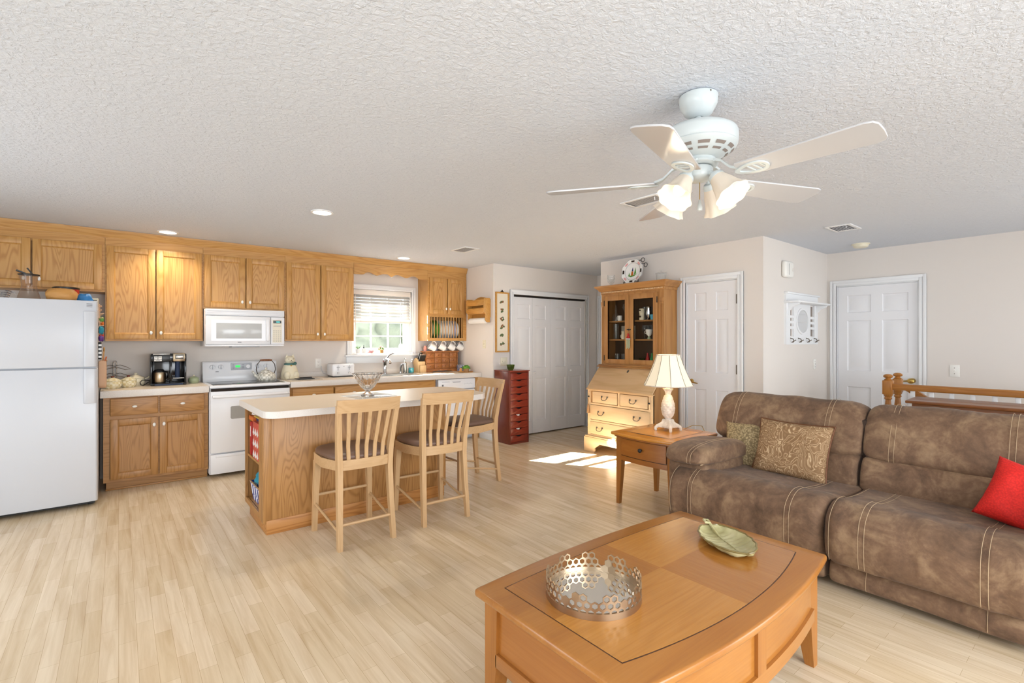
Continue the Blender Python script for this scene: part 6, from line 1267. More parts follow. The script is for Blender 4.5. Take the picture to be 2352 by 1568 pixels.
pillow('throw_pillow', 'paisley patterned brown cushion with piped edge', (3.665, 1.462, 0.617), (0.50, 0.395, 0.15), (0, math.radians(20), math.radians(-4)), 'paisley', 'piping_brown', 1)
pillow('throw_pillow', 'olive waffle textured cushion behind the paisley one', (3.74, 1.79, 0.580), (0.36, 0.36, 0.13), (math.radians(-3), math.radians(16), math.radians(8)), 'waffle', None, 2)
pillow('throw_pillow', 'bright red knitted cushion at the right edge of the sofa', (3.53, 0.275, 0.580), (0.40, 0.33, 0.13), (math.radians(14), math.radians(24), math.radians(-6)), 'red_knit', None, 3)

# ---------------------------------------------------------------- stair railing and console behind the sofa
def newel(x, y, label, sc=1.0):
    t = thing('newel_post', label, 'newel post', (x, y, 0), 'newel posts of the stair railing')
    hw = 0.040*sc
    part('square_base', MB().box(x-hw, x+hw, y-hw, y+hw, 0, 0.30, 0.004), 'railwood_z', t); part('square_block', MB().box(x-hw, x+hw, y-hw, y+hw, 0.845, 0.985, 0.006), 'railwood_z', t)
    part('turned_shaft', MB().lathe([(0.034, 0.30), (0.038, 0.315), (0.028, 0.33), (0.022, 0.36), (0.030, 0.45), (0.036, 0.56), (0.032, 0.68), (0.024, 0.77), (0.022, 0.79), (0.034, 0.805), (0.026, 0.82), (0.036, 0.835), (0.036, 0.848)], (x, y), 24), 'railwood_z', t)
    part('finial', MB().lathe([(0.030, 0.984), (0.034, 0.992), (0.022, 1.0), (0.020, 1.006), (0.036, 1.014), (0.041, 1.024), (0.036, 1.036), (0.020, 1.045), (0.0001, 1.047)], (x, y), 24), 'railwood_z', t)
newel(5.955, 1.478, 'turned oak newel post nearer the sofa at the stair head'); newel(6.27, 1.475, 'turned oak newel post farther behind at the stair head', 0.95)
t = thing('stair_rail', 'oak handrail with white balusters behind the sofa', 'railing', (5.955, 0.4, 0))
part('handrail', MB().prism([(5.925, 0.895), (5.985, 0.895), (5.988, 0.92), (5.98, 0.945), (5.965, 0.955), (5.945, 0.955), (5.93, 0.945), (5.922, 0.92)], 'y', -0.9, 1.438, 0.003), 'railwood', t)
for k in range(16):
    y = 1.285-0.142*k; part('baluster', MB().box(5.939, 5.971, y-0.016, y+0.016, 0, 0.897, 0.002), 'trim_white', t)
part('bottom_rail', MB().box(5.925, 5.985, -0.9, 1.44, 0.0, 0.02), 'trim_white', t)
solo('stair_handrail', MB().bar((6.27, 1.40, 0.90), (6.30, 0.2, 0.05), 0.05, 0.055), 'railwood', 'oak handrail sloping down the stairs behind the balusters', 'railing', (6.28, 1.0, 0.5))
t = thing('console_table', 'long dark polished wood console top behind the sofa', 'console table', (5.57, 0.45, 0))
part('tabletop', MB().prism([(5.335, 1.205), (5.80, 1.228), (5.80, -0.35), (5.335, -0.35)], 'z', 0.835, 0.860, 0.008, 3), 'walnut', t)
part('carcass', MB().box(5.37, 5.77, -0.31, 1.165, 0.10, 0.8349, 0.004), 'walnut', t)
for x in (5.39, 5.75):
    for y in (-0.29, 1.145): part('leg', MB().box(x-0.02, x+0.02, y-0.02, y+0.02, 0, 0.1001), 'walnut', t)
# ---------------------------------------------------------------- pine bureau bookcase
t = thing('pine_bureau', 'tall pine bureau with glazed cupboard above a pale slant front desk', 'bureau', (4.86, 3.75, 0))
BY0, BY1, BXF, BXB = 3.265, 4.235, 4.605, 5.095       # right side, left side, front, back
def onF(p): return Vector((p[1], p[0], p[2]))
cut = [(BY0-0.035, 0.178), (BY0-0.035, 0.0), (BY0+0.13, 0.0), (BY0+0.145, 0.02), (BY0+0.14, 0.05), (BY0+0.175, 0.075), (BY0+0.19, 0.085), (BY0+0.215, 0.108), (BY1-0.215, 0.108), (BY1-0.19, 0.085), (BY1-0.175, 0.075), (BY1-0.14, 0.05), (BY1-0.145, 0.02), (BY1-0.13, 0.0), (BY1+0.035, 0.0), (BY1+0.035, 0.178)]
part('plinth', MB().prism(cut, 'x', BXF-0.030, BXF-0.008, 0.002).box(BXF-0.008, BXB, BY1+0.013, BY1+0.035, 0, 0.178).box(BXF-0.008, BXB, BY0-0.035, BY0-0.013, 0, 0.178), 'pine_pale', t)
part('plinth_moulding', MB().box(BXF-0.024, BXB, BY0-0.03, BY1+0.03, 0.178, 0.196, 0.006), 'pine_pale', t)
part('case_side', MB().prism([(BXF+0.004, 0.196), (BXB, 0.196), (BXB, 1.045), (4.835, 1.045), (BXF+0.004, 0.775)], 'y', BY0, BY0+0.02), 'pine', t)
part('case_side', MB().prism([(BXF+0.004, 0.196), (BXB, 0.196), (BXB, 1.045), (4.835, 1.045), (BXF+0.004, 0.775)], 'y', BY1-0.02, BY1), 'pine', t)
part('case_body', MB().box(BXF+0.022, BXB-0.002, BY0+0.02, BY1-0.02, 0.196, 0.76).box(4.84, BXB-0.002, BY0+0.02, BY1-0.02, 0.76, 1.044), 'pine', t)
mb = MB(); mb.box(BXF+0.002, BXF+0.022, BY0, BY0+0.06, 0.196, 0.775).box(BXF+0.002, BXF+0.022, BY1-0.045, BY1, 0.196, 0.775)
for z in (0.196, 0.375, 0.585, 0.755): mb.box(BXF+0.002, BXF+0.022, BY0+0.06, BY1-0.045, z, z+0.02)
mb.box(BXF+0.002, BXF+0.022, 3.732, 3.757, 0.605, 0.755); part('drawer_frame', mb, 'pine_pale', t)
def pull(parent, y, z):
    mb = MB()
    for s_ in (-1, 1): mb.sphere((BXF-0.008, y+s_*0.043, z+0.012), (0.006, 0.012, 0.012), 10, 8)
    mb.tube([(BXF-0.012, y-0.043, z+0.010), (BXF-0.022, y-0.040, z-0.012), (BXF-0.026, y-0.022, z-0.026), (BXF-0.026, y+0.022, z-0.026), (BXF-0.022, y+0.040, z-0.012), (BXF-0.012, y+0.043, z+0.010)], 0.0045, 8)
    return part('drawer_pull', mb, 'pewter', parent)
for a, c, z0_, z1_, ps in ((3.768, 4.155, 0.612, 0.748, (3.955,)), (3.338, 3.725, 0.612, 0.748, (3.535,)), (3.305, 4.192, 0.402, 0.580, (3.48, 4.012)), (3.305, 4.192, 0.220, 0.372, (3.47, 4.035))):
    d = part('drawer', MB().box(BXF-0.003, BXF+0.021, a, c, z0_, z1_, 0.004), 'pine_pale', t)
    for y in ps: pull(d, y, (z0_+z1_)/2)
for y in (BY1-0.03, BY0+0.045): l_ = part('lopers', MB().box(BXF-0.002, BXF+0.022, y-0.012, y+0.012, 0.612, 0.748, 0.003), 'pine_pale', t); part('lopers_knob', MB().sphere((BXF-0.014, y, 0.68), 0.011, 10, 8).cyl((BXF-0.012, y, 0.68), (BXF, y, 0.68), 0.005), 'black_iron', l_)
fl = [(4.842, 1.042), (4.826, 1.052), (BXF-0.022, 0.782), (BXF-0.010, 0.768)]
ff = part('fall_front', MB().prism(fl, 'y', BY0+0.002, BY1-0.002, 0.003), 'pine_fall', t)
nrm = Vector((-(1.052-0.782), 0, 4.826-BXF+0.022)).normalized()
cq = Vector((4.785, 3.75, 1.006)); mb = MB(); ex_ = Vector((4.826-BXF+0.022, 0, 1.052-0.782)).normalized()
mb.loft([[cq+ex_*0.022*math.cos(a)*k_+Vector((0, 1, 0))*0.014*math.sin(a)*k_+nrm*h_ for a in fm(16)] for k_, h_ in ((1, -0.002), (1, 0.002), (0.5, 0.0025))]); part('lock_plate', mb, 'pewter', ff)
part('fall_edge', MB().box(BXF-0.022, BXF+0.022, BY0-0.006, BY1+0.006, 0.766, 0.780, 0.004), 'pine_fall', t)
part('waist_moulding', MB().box(4.79, BXB, BY0-0.012, BY1+0.012, 1.044, 1.058, 0.005).box(4.805, BXB, BY0-0.002, BY1+0.002, 1.058, 1.078, 0.006), 'pine_y', t)
# glazed upper cupboard
UX = 4.835; UY0, UY1 = 3.285, 4.205
part('cupboard_side', MB().box(UX+0.02, BXB, UY0, UY0+0.02, 1.078, 1.985).box(UX+0.02, BXB, UY1-0.02, UY1, 1.078, 1.985), 'pine', t)
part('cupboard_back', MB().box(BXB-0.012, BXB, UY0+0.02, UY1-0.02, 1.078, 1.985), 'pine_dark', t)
part('cupboard_floor', MB().box(UX+0.02, BXB-0.012, UY0+0.02, UY1-0.02, 1.078, 1.112).box(UX+0.02, BXB-0.012, UY0+0.02, UY1-0.02, 1.955, 1.985), 'pine', t)
for z in (1.385, 1.615): part('inner_shelf', MB().box(UX+0.035, BXB-0.012, UY0+0.02, UY1-0.02, z-0.009, z+0.009), 'pine_y', t)
mb = MB(); mb.box(UX, UX+0.02, UY0, UY0+0.075, 1.078, 1.985).box(UX, UX+0.02, UY1-0.045, UY1, 1.078, 1.985).box(UX, UX+0.02, UY0+0.075, UY1-0.045, 1.078, 1.092).box(UX, UX+0.02, UY0+0.075, UY1-0.045, 1.938, 1.985); part('cupboard_frame', mb, 'pine', t)
for y in (UY0+0.024, UY1-0.024):
    mb = MB(); mb.box(UX-0.008, UX, y-0.018, y+0.018, 1.10, 1.80, 0.002).box(UX-0.014, UX, y-0.024, y+0.024, 1.83, 1.87, 0.004).box(UX-0.011, UX, y-0.021, y+0.021, 1.80, 1.83, 0.003)
    for q in (-0.009, 0, 0.009): mb.box(UX-0.0105, UX-0.007, y+q-0.002, y+q+0.002, 1.12, 1.79)
    part('pilaster', mb, 'pine', t)
def glazed(a, c, hinge_y):
    z0_, z1_ = 1.092, 1.938; w = 0.062
    mb = MB(); mb.box(UX-0.012, UX+0.012, a, a+w, z0_, z1_, 0.003).box(UX-0.012, UX+0.012, c-w, c, z0_, z1_, 0.003).box(UX-0.012, UX+0.012, a+w, c-w, z0_, z0_+0.055, 0.003).box(UX-0.012, UX+0.012, a+w, c-w, z1_-w, z1_, 0.003)
    d = part('glazed_door', mb, 'pine', t); part('door_glass', MB().box(UX-0.002, UX+0.001, a+w-0.004, c-w+0.004, z0_+0.052, z1_-w+0.004), 'cabinet_glass', d)
    mb = MB()
    for z in (1.16, 1.85): mb.box(UX-0.016, UX-0.010, hinge_y-0.006, hinge_y+0.006, z-0.035, z+0.035, 0.002)
    part('hinge', mb, 'black_iron', d); return d
dl_ = glazed(3.766, 4.158, 4.152); dr_ = glazed(3.362, 3.762, 3.368)
part('turn_knob', MB().box(UX-0.026, UX-0.011, 3.735, 3.790, 1.505, 1.517, 0.003).cyl((UX-0.03, 3.762, 1.511), (UX-0.010, 3.762, 1.511), 0.009), 'black_iron', t)
cr = [(BXB, 1.96), (UX+0.01, 1.96), (UX-0.006, 1.966), (UX-0.008, 1.995), (UX-0.022, 2.0), (UX-0.03, 2.018), (UX-0.052, 2.038), (UX-0.066, 2.05), (UX-0.070, 2.066), (BXB, 2.066)]
mb = MB(); R = []
for (x, z) in cr[1:-1]:
    o_ = UX-x; R.append([(x, UY0-o_, z), (x, UY1+o_, z), (BXB, UY1+o_, z), (BXB, UY0-o_, z)])
mb.loft(R, True, True); cn = part('cornice', mb, 'pine_y', t)
mb = MB()
for k in range(46): y = UY0+0.012+0.0197*k; mb.box(UX-0.016, UX-0.006, y, y+0.010, 1.978, 1.990)
part('dentils', mb, 'cream' if False else 'pine_pale', cn)
# hanging ornaments on the bureau
o = thing('door_ornament', 'little red and white figure with metal chimes hanging from the bureau doors', 'ornament', (UX-0.03, 3.762, 1.42)); x_ = UX-0.03
part('figure', MB().sphere((x_, 3.762, 1.452), (0.011, 0.013, 0.013), 12, 8).lathe([(0.0001, 0.0), (0.022, 0.0), (0.02, 0.012), (0.012, 0.03), (0.0001, 0.034)], (x_, 3.762), 14, 1.408), 'red', o); part('base_bar', MB().box(x_-0.008, x_+0.008, 3.735, 3.79, 1.392, 1.405, 0.003), 'enamel_grey', o)
part('string', MB().tube([(x_, 3.762, 1.465), (x_+0.004, 3.762, 1.512)], 0.0015, 4), 'bronze', o)
for q in range(4): part('chime', MB().cyl((x_, 3.742+0.014*q, 1.392), (x_, 3.742+0.014*q, 1.29-0.012*(q % 2)), 0.0045, seg=8), 'sage', o)
o = thing('key_tassel', 'brown tassel hanging at the left side of the desk drawers', 'tassel', (BXF-0.02, 4.205, 0.55)); part('cord', MB().tube([(BXF-0.014, 4.205, 0.68), (BXF-0.018, 4.212, 0.62), (BXF-0.018, 4.208, 0.565)], 0.004, 6), 'terracotta', o); part('tassel_skirt', MB().lathe([(0.0001, 0.06), (0.010, 0.055), (0.013, 0.03), (0.022, -0.05), (0.0001, -0.05)], (BXF-0.02, 4.207), 14, 0.525, fn=lambda a, z: 1+0.1*math.cos(12*2*PI*a)), 'terracotta', o)
# things shown behind the cupboard glass
def goods(label, name, cat, prof, y, z, mat, x=4.92, seg=20, group=None, fn=None):
    return solo(name, MB().lathe(prof, (x, y), seg, z, fn=fn), mat, label, cat, (x, y, z), group)
WINE = [(0.0001, 0), (0.03, 0), (0.028, 0.004), (0.004, 0.01), (0.004, 0.07), (0.02, 0.082), (0.033, 0.11), (0.034, 0.135), (0.028, 0.17), (0.026, 0.17), (0.031, 0.135), (0.0001, 0.088)]
TUMB = [(0.0001, 0), (0.026, 0), (0.032, 0.10), (0.030, 0.10), (0.024, 0.006), (0.0001, 0.006)]
MUG = [(0.0001, 0), (0.026, 0), (0.030, 0.01), (0.030, 0.065), (0.027, 0.065), (0.026, 0.006), (0.0001, 0.006)]
FLUTE = [(0.0001, 0), (0.028, 0), (0.026, 0.004), (0.004, 0.012), (0.005, 0.09), (0.024, 0.12), (0.040, 0.16), (0.036, 0.205), (0.034, 0.205), (0.037, 0.16), (0.0001, 0.105)]
S1, S2, S3 = 1.112, 1.394, 1.624
def cup(label, y, z, mat, x=4.90):
    o = thing('china_cup', label, 'cup', (x, y, z), 'china cups in the bureau'); part('cup', MB().lathe(MUG, (x, y), 20, z), mat, o); part('handle', MB().tube([(x, y+0.028, z+0.055), (x, y+0.046, z+0.05), (x, y+0.046, z+0.025), (x, y+0.029, z+0.015)], 0.004, 6), mat, o); return o
goods('faint clear decanter at the far left of the top bureau shelf', 'decanter', 'decanter', [(0.0001, 0), (0.04, 0), (0.042, 0.06), (0.014, 0.10), (0.012, 0.15), (0.018, 0.16), (0.008, 0.165), (0.014, 0.19), (0.0001, 0.2)], 4.045, S3, 'thin_glass')
goods('large stemmed glass at the right of the left bureau door, top shelf', 'stemmed_glass', 'glass', FLUTE, 3.885, S3, 'thin_glass', group='glasses in the bureau')
cup('white china cup on the top shelf behind the left bureau door', 3.965, S3, 'white_china')
goods('tall clear vase on the middle shelf behind the left bureau door', 'vase', 'vase', [(0.0001, 0), (0.03, 0), (0.034, 0.02), (0.028, 0.10), (0.036, 0.19), (0.034, 0.19), (0.026, 0.10), (0.0001, 0.01)], 4.04, S2, 'thin_glass')
cup('flowered china cup on the middle shelf behind the left bureau door', 3.905, S2, 'white_china')
solo('small_pitcher', MB().lathe([(0.0001, 0), (0.024, 0), (0.03, 0.03), (0.022, 0.075), (0.028, 0.10), (0.025, 0.10), (0.0001, 0.04)], (4.87, 3.885), 18, S2), 'cream', 'small patterned pitcher in front on the left middle bureau shelf', 'pitcher', (4.87, 3.885, S2))
for k, (y, lab) in enumerate(((4.02, 'left of two clear tumblers on the bottom left bureau shelf'), (3.92, 'right of two clear tumblers on the bottom left bureau shelf'))): goods(lab, 'tumbler', 'glass', TUMB, y, S1, 'thin_glass', group='glasses in the bureau')
for k, (y, lab) in enumerate(((3.655, 'leftmost tumbler at the back of the right top bureau shelf'), (3.595, 'second tumbler at the back of the right top bureau shelf'), (3.535, 'third tumbler at the back of the right top bureau shelf'))): goods(lab, 'tumbler', 'glass', [(r_, z*1.6) for r_, z in TUMB], y, S3, 'thin_glass', 4.99, group='glasses in the bureau')
o = thing('china_house', 'little cream china tower on the right top bureau shelf', 'ornament', (4.89, 3.628, S3)); part('tower', MB().lathe([(0.0001, 0), (0.03, 0), (0.03, 0.09), (0.034, 0.092), (0.034, 0.10), (0.028, 0.135), (0.0001, 0.136)], (4.89, 3.628), 16, S3), 'cream', o); part('windows', MB().box(4.855, 4.862, 3.615, 3.625, S3+0.03, S3+0.05).box(4.855, 4.862, 3.632, 3.642, S3+0.03, S3+0.05).box(4.856, 4.864, 3.62, 3.638, S3+0.105, S3+0.122), 'bronze', o)
goods('silver pitcher in the middle of the right top bureau shelf', 'silver_pitcher', 'pitcher', [(0.0001, 0), (0.028, 0), (0.012, 0.02), (0.034, 0.07), (0.022, 0.13), (0.03, 0.155), (0.0001, 0.15)], 3.535, S3, 'chrome', 4.90)
goods('small turquoise pot on the right top bureau shelf', 'pot', 'pot', [(0.0001, 0), (0.025, 0), (0.03, 0.055), (0.026, 0.06), (0.0001, 0.05)], 3.465, S3, flat('turquoise', '4AB4D8', 0.3), 4.88)
goods('round silver dish standing at the right end of the top bureau shelf', 'silver_dish', 'dish', [(0.0001, 0), (0.02, 0), (0.006, 0.02), (0.036, 0.06), (0.034, 0.11), (0.0001, 0.13)], 3.405, S3, 'chrome', 4.96)
for k, (y, lab) in enumerate(((3.65, 'leftmost wine glass on the right middle bureau shelf'), (3.60, 'second wine glass on the right middle bureau shelf'), (3.545, 'third wine glass on the right middle bureau shelf'), (3.40, 'rightmost wine glass on the right middle bureau shelf'))): goods(lab, 'wine_glass', 'glass', WINE, y, S2, 'thin_glass', 4.98, group='glasses in the bureau')
o = thing('china_goblet', 'footed white and green china cup on the right middle bureau shelf', 'cup', (4.88, 3.515, S2)); part('bowl', MB().lathe([(0.0001, 0.035), (0.012, 0.035), (0.034, 0.06), (0.042, 0.115), (0.038, 0.115), (0.03, 0.065), (0.0001, 0.05)], (4.88, 3.515), 22, S2), 'white_china', o); part('foot', MB().lathe([(0.0001, 0), (0.028, 0), (0.02, 0.012), (0.012, 0.036), (0.0001, 0.036)], (4.88, 3.515), 18, S2), 'sage', o); part('handle', MB().tube([(4.88, 3.55, S2+0.10), (4.88, 3.578, S2+0.095), (4.88, 3.574, S2+0.07), (4.88, 3.55, S2+0.065)], 0.004, 6), 'white_china', o)
goods('dark green glass bowl on the bottom right bureau shelf', 'glass_bowl', 'bowl', [(0.0001, 0), (0.03, 0), (0.048, 0.05), (0.046, 0.05), (0.028, 0.006), (0.0001, 0.006)], 3.63, S1, 'green_glass', 4.91)
BOT = [(0.0001, 0), (0.024, 0), (0.026, 0.03), (0.020, 0.06), (0.011, 0.09), (0.010, 0.12), (0.0001, 0.121)]
goods('small red bottle on the bottom right bureau shelf', 'bottle', 'bottle', BOT, 3.545, S1, 'red', 4.89); goods('small green bottle with pale cap on the bottom right bureau shelf', 'bottle', 'bottle', BOT, 3.475, S1, 'bottle_green', 4.88)
solo('trinket_box', MB().box(4.87, 4.91, 3.41, 3.44, S1, S1+0.05, 0.003), 'blue_pattern', 'tiny patterned box right of the green bottle in the bureau', 'box', (4.89, 3.425, S1))
solo('framed_card', MB().box(5.06, 5.072, 3.86, 4.07, S2, S2+0.17, 0.002), 'paper', 'pale framed card leaning at the back of the left middle bureau shelf', 'card', (5.066, 3.965, S2))
# on top of the bureau
TB = 2.0661
goods('clear ribbed goblet at the left end on the bureau', 'goblet', 'glass', [(0.0001, 0), (0.026, 0), (0.010, 0.012), (0.012, 0.022), (0.042, 0.055), (0.052, 0.10), (0.050, 0.145), (0.046, 0.145), (0.047, 0.10), (0.0001, 0.035)], 4.105, TB, 'thin_glass', 4.90, 24, None, lambda a, z: 1+0.03*math.cos(10*2*PI*a))
o = thing('crystal_jar', 'cut crystal jar with lid at the right end on the bureau', 'jar', (4.95, 3.40, TB)); part('jar', MB().lathe([(0.0001, 0), (0.055, 0), (0.06, 0.09), (0.056, 0.092), (0.05, 0.008), (0.0001, 0.008)], (4.95, 3.40), 32, TB, fn=lambda a, z: 1+0.03*math.cos(16*2*PI*a)), 'thin_glass', o); part('lid', MB().lathe([(0.064, 0.094), (0.062, 0.102), (0.02, 0.112), (0.008, 0.118), (0.012, 0.13), (0.0001, 0.134)], (4.95, 3.40), 28, TB), 'thin_glass', o)
# display plate on a scrolled iron stand
o = thing('display_plate', 'octagonal painted plate on an iron stand on the bureau', 'plate', (4.97, 3.82, TB)); pcz = 2.232
def pl_(p): return Vector((4.955+(p[2]-pcz)*0.16+p[1], 3.815-p[0], p[2]))
oc = lambda r_, d: [(r_*math.cos(PI/8+k*PI/4)*1.0, d, pcz+r_*math.sin(PI/8+k*PI/4)*0.96) for k in range(8)]
ci = lambda r_, d: [(r_*math.cos(PI/8+k*PI/16), d, pcz+r_*math.sin(PI/8+k*PI/16)*0.96) for k in range(32)]
mb = MB(pl_); A = [(q, ) for q in range(8)]
def oc32(r_, d):
    P8 = [Vector(q) for q in oc(r_, d)]; out = []
    for k in range(8):
        for q in range(4): out.append(P8[k].lerp(P8[(k+1) % 8], q/4))
    return out
mb.loft([oc32(0.165, -0.012), ci(0.112, 0.002), ci(0.105, 0.006), ci(0.0004, 0.006), ci(0.0004, 0.012), ci(0.108, 0.012), oc32(0.168, -0.006), oc32(0.165, -0.012)], True, False); part('dish', mb, 'white_china', o)
def art(pts, mat, d=-0.002): return part('painted_motif', MB(pl_).prism([(a, pcz+c) for a, c in pts], 'y', 0.004, 0.0062), mat, o)
art([(-0.062, -0.055), (-0.02, -0.072), (0.03, -0.060), (0.065, -0.035), (0.02, -0.045), (-0.03, -0.05)], 'leaf_green'); art([(-0.022, -0.052), (0.012, -0.052), (0.008, 0.0), (-0.016, 0.0)], 'orange'); art([(-0.022, -0.052), (-0.010, -0.052), (-0.009, 0.0), (-0.016, 0.0)], 'yellow'); art([(-0.014, 0.002), (0.008, 0.002), (0.002, 0.035), (-0.004, 0.05), (-0.008, 0.03)], 'navy'); art([(0.022, -0.042), (0.055, -0.030), (0.038, 0.045)], 'leaf_green'); art([(-0.06, -0.052), (-0.035, -0.055), (-0.048, -0.012)], 'leaf_green')
rim = []
for k in range(8):
    a0 = PI/8+k*PI/4; P0, P1 = Vector((0.162*math.cos(a0), 0.162*0.96*math.sin(a0))), Vector((0.162*math.cos(a0+PI/4), 0.162*0.96*math.sin(a0+PI/4)))
    mb = MB(pl_); nn = 8; R = []
    for q in range(nn+1):
        u = 0.28+0.44*q/nn; e1 = P0.lerp(P1, u); c_ = 1-4*(u-0.5)**2; f0, f1 = 0.94, 0.80-0.06*0
        R.append([(e1.x*f0, -0.0135+0.0, pcz+e1.y*f0), (e1.x*f1, -0.0095+0.0025, pcz+e1.y*f1)])
    for i in range(nn): V = [mb._v(x) for x in (R[i][0], R[i+1][0], R[i+1][1], R[i][1])]; mb._f(V)
    part('rim_panel', mb, ('pink', 'bronze')[k % 2], o)
ln = part('painted_line', MB(pl_).tube([(q[0], q[1]-0.0005, q[2]) for q in ci(0.112, 0.002)], 0.0013, 5, True).tube([(q[0], q[1], q[2]) for q in oc32(0.166, -0.011)], 0.0016, 5, True), 'navy', o)
stn = thing('plate_stand', 'scrolled black iron stand holding the painted plate', 'stand', (4.97, 3.82, TB)); mb = MB()
for sy in (-1, 1):
    y = 3.815+sy*0.085
    mb.tube([(4.90+0.012*math.cos(a)-0.0, y, TB+0.022+0.018*math.sin(a)) for a in [PI*1.6-k*0.5 for k in range(11)]], 0.004, 6)
    mb.tube([(4.905, y, TB+0.006), (4.98, y, TB+0.006), (5.03, y, TB+0.006)], 0.004, 6); mb.tube([(4.95, y, TB+0.005), (4.99, y-sy*0.01, TB+0.15), (5.015, 3.815, TB+0.24)], 0.004, 6)
part('feet', mb, 'black_iron', stn); mb = MB()
for cz_, cy_ in ((TB+0.235, 3.66), (TB+0.30, 3.70)): mb.tube([(5.01, cy_+0.024*math.cos(a), cz_+0.024*math.sin(a)) for a in fm(18)], 0.0038, 6, True)
mb.tube([(5.012, 3.80, TB+0.24), (5.012, 3.74, TB+0.262), (5.01, 3.69, TB+0.255), (5.01, 3.68, TB+0.25)], 0.004, 6); mb.tube([(5.012, 3.80, TB+0.24), (5.01, 3.76, TB+0.30), (5.01, 3.725, TB+0.30)], 0.004, 6); mb.tube([(5.03, 3.80, TB+0.003), (5.015, 3.80, TB+0.24)], 0.004, 6); part('scrolls', mb, 'black_iron', stn)

# ---------------------------------------------------------------- red drawer tower
t = thing('drawer_tower', 'narrow reddish tower of ten shallow drawers by the closet', 'drawer tower', (4.20, 5.25, 0)); RX0, RX1, RY0, RY1 = 4.03, 4.360, 5.085, 5.425
part('case', MB().box(RX0, RX0+0.018, RY0, RY1, 0, 0.965, 0.002).box(RX1-0.018, RX1, RY0, RY1, 0, 0.965, 0.002).box(RX0+0.018, RX1-0.018, RY1-0.01, RY1, 0, 0.965).box(RX0+0.018, RX1-0.018, RY0+0.003, RY1-0.01, 0, 0.022).box(RX0+0.018, RX1-0.018, RY0+0.004, RY1-0.01, 0.948, 0.965), 'mahogany_v', t)
part('top', MB().box(RX0-0.008, RX1+0.012, RY0-0.012, RY1, 0.965, 0.977, 0.004), 'mahogany', t)
part('drawer_cavity', MB().box(RX0+0.019, RX1-0.019, RY0+0.03, RY1-0.011, 0.023, 0.947), 'black', t)
pit = 0.0925
for k in range(10):
    z0_, z1_ = 0.024+pit*k, 0.024+pit*k+0.087; a, c = RX0+0.020, RX1-0.020; m_ = (a+c)/2
    pol = [(a, z0_), (c, z0_), (c, z1_), (m_+0.062, z1_)]+[(m_+0.05-0.10*q/8, z1_-0.003-0.016*math.sin(PI*q/8)) for q in range(9)]+[(m_-0.062, z1_), (a, z1_)]
    part('drawer', MB().prism(pol, 'y', RY0+0.004, RY0+0.022, 0.001), 'mahogany', t)
    if k in (1, 3): part('papers', MB().box(m_-0.035, m_+0.02, RY0+0.024, RY0+0.029, z1_-0.03, z1_-0.002), 'paper_white', t)
goods('small green glass tulip bowl on the red drawer tower', 'glass_bowl', 'bowl', [(0.0001, 0), (0.030, 0), (0.045, 0.02), (0.055, 0.075), (0.051, 0.075), (0.042, 0.022), (0.0001, 0.008)], 5.22, 0.977, 'green_glass', 4.150, 36, None, lambda a, z: 1+(0.10*math.cos(6*2*PI*a)*(z/0.075)))

# ---------------------------------------------------------------- ceiling fan
FCX, FCY = 1.962, 1.160
t = thing('ceiling_fan', 'white five blade ceiling fan with four lit tulip shades', 'ceiling fan', (FCX, FCY, CEIL)); OFF[t] = Vector((0, 0, CEIL))
def zz(p): return p
part('canopy', MB().lathe([(0.0001, 2.438), (0.072, 2.438), (0.080, 2.432), (0.081, 2.425), (0.078, 2.40), (0.070, 2.382), (0.066, 2.378), (0.058, 2.360), (0.035, 2.345), (0.020, 2.343), (0.020, 2.348), (0.0001, 2.348)], (0, 0), 40), 'fan_white', t)
part('canopy_screws', MB().sphere((-0.03, -0.073, 2.425), 0.0045, 8, 6).sphere((0.045, -0.065, 2.425), 0.0045, 8, 6), 'pewter', t)
part('downrod', MB().cyl((0, 0, 2.30), (0, 0, 2.36), 0.0125, seg=16).lathe([(0.014, 2.31), (0.022, 2.303), (0.028, 2.295), (0.0001, 2.294)], (0, 0), 20), 'fan_white', t)
mt = part('motor_housing', MB().lathe([(0.0001, 2.304), (0.040, 2.304), (0.090, 2.299), (0.135, 2.288), (0.155, 2.274), (0.160, 2.262), (0.160, 2.226), (0.155, 2.219), (0.158, 2.214), (0.150, 2.200), (0.124, 2.180), (0.092, 2.165), (0.070, 2.158), (0.064, 2.148), (0.0001, 2.147)], (0, 0), 56), 'fan_white', t)
def fr_(r_): return 2.218-(0.134-r_)/(0.134-0.066)*0.06
mb = MB()
for k in range(12):
    a0 = 2*PI*k/12
    for ra, rb in ((0.143, 0.131), (0.119, 0.108)):
        R = []
        for q in range(5):
            a = a0+0.34*(q/4)
            pro = lambda r_: 2.200-(0.150-r_)/(0.150-0.124)*0.020 if r_ > 0.124 else 2.180-(0.124-r_)/(0.124-0.092)*0.015
            R.append([(ra*math.cos(a), ra*math.sin(a), pro(ra)-0.0012), (rb*math.cos(a), rb*math.sin(a), pro(rb)-0.0012)])
        for i in range(4): V = [mb._v(x) for x in (R[i][0], R[i+1][0], R[i+1][1], R[i][1])]; mb._f(V)
part('vent_slots', mb, 'slot_dark', mt)
part('flywheel', MB().lathe([(0.060, 2.150), (0.078, 2.144), (0.080, 2.134), (0.070, 2.128), (0.056, 2.128)], (0, 0), 40), 'fan_white', t)
PH = 5.959
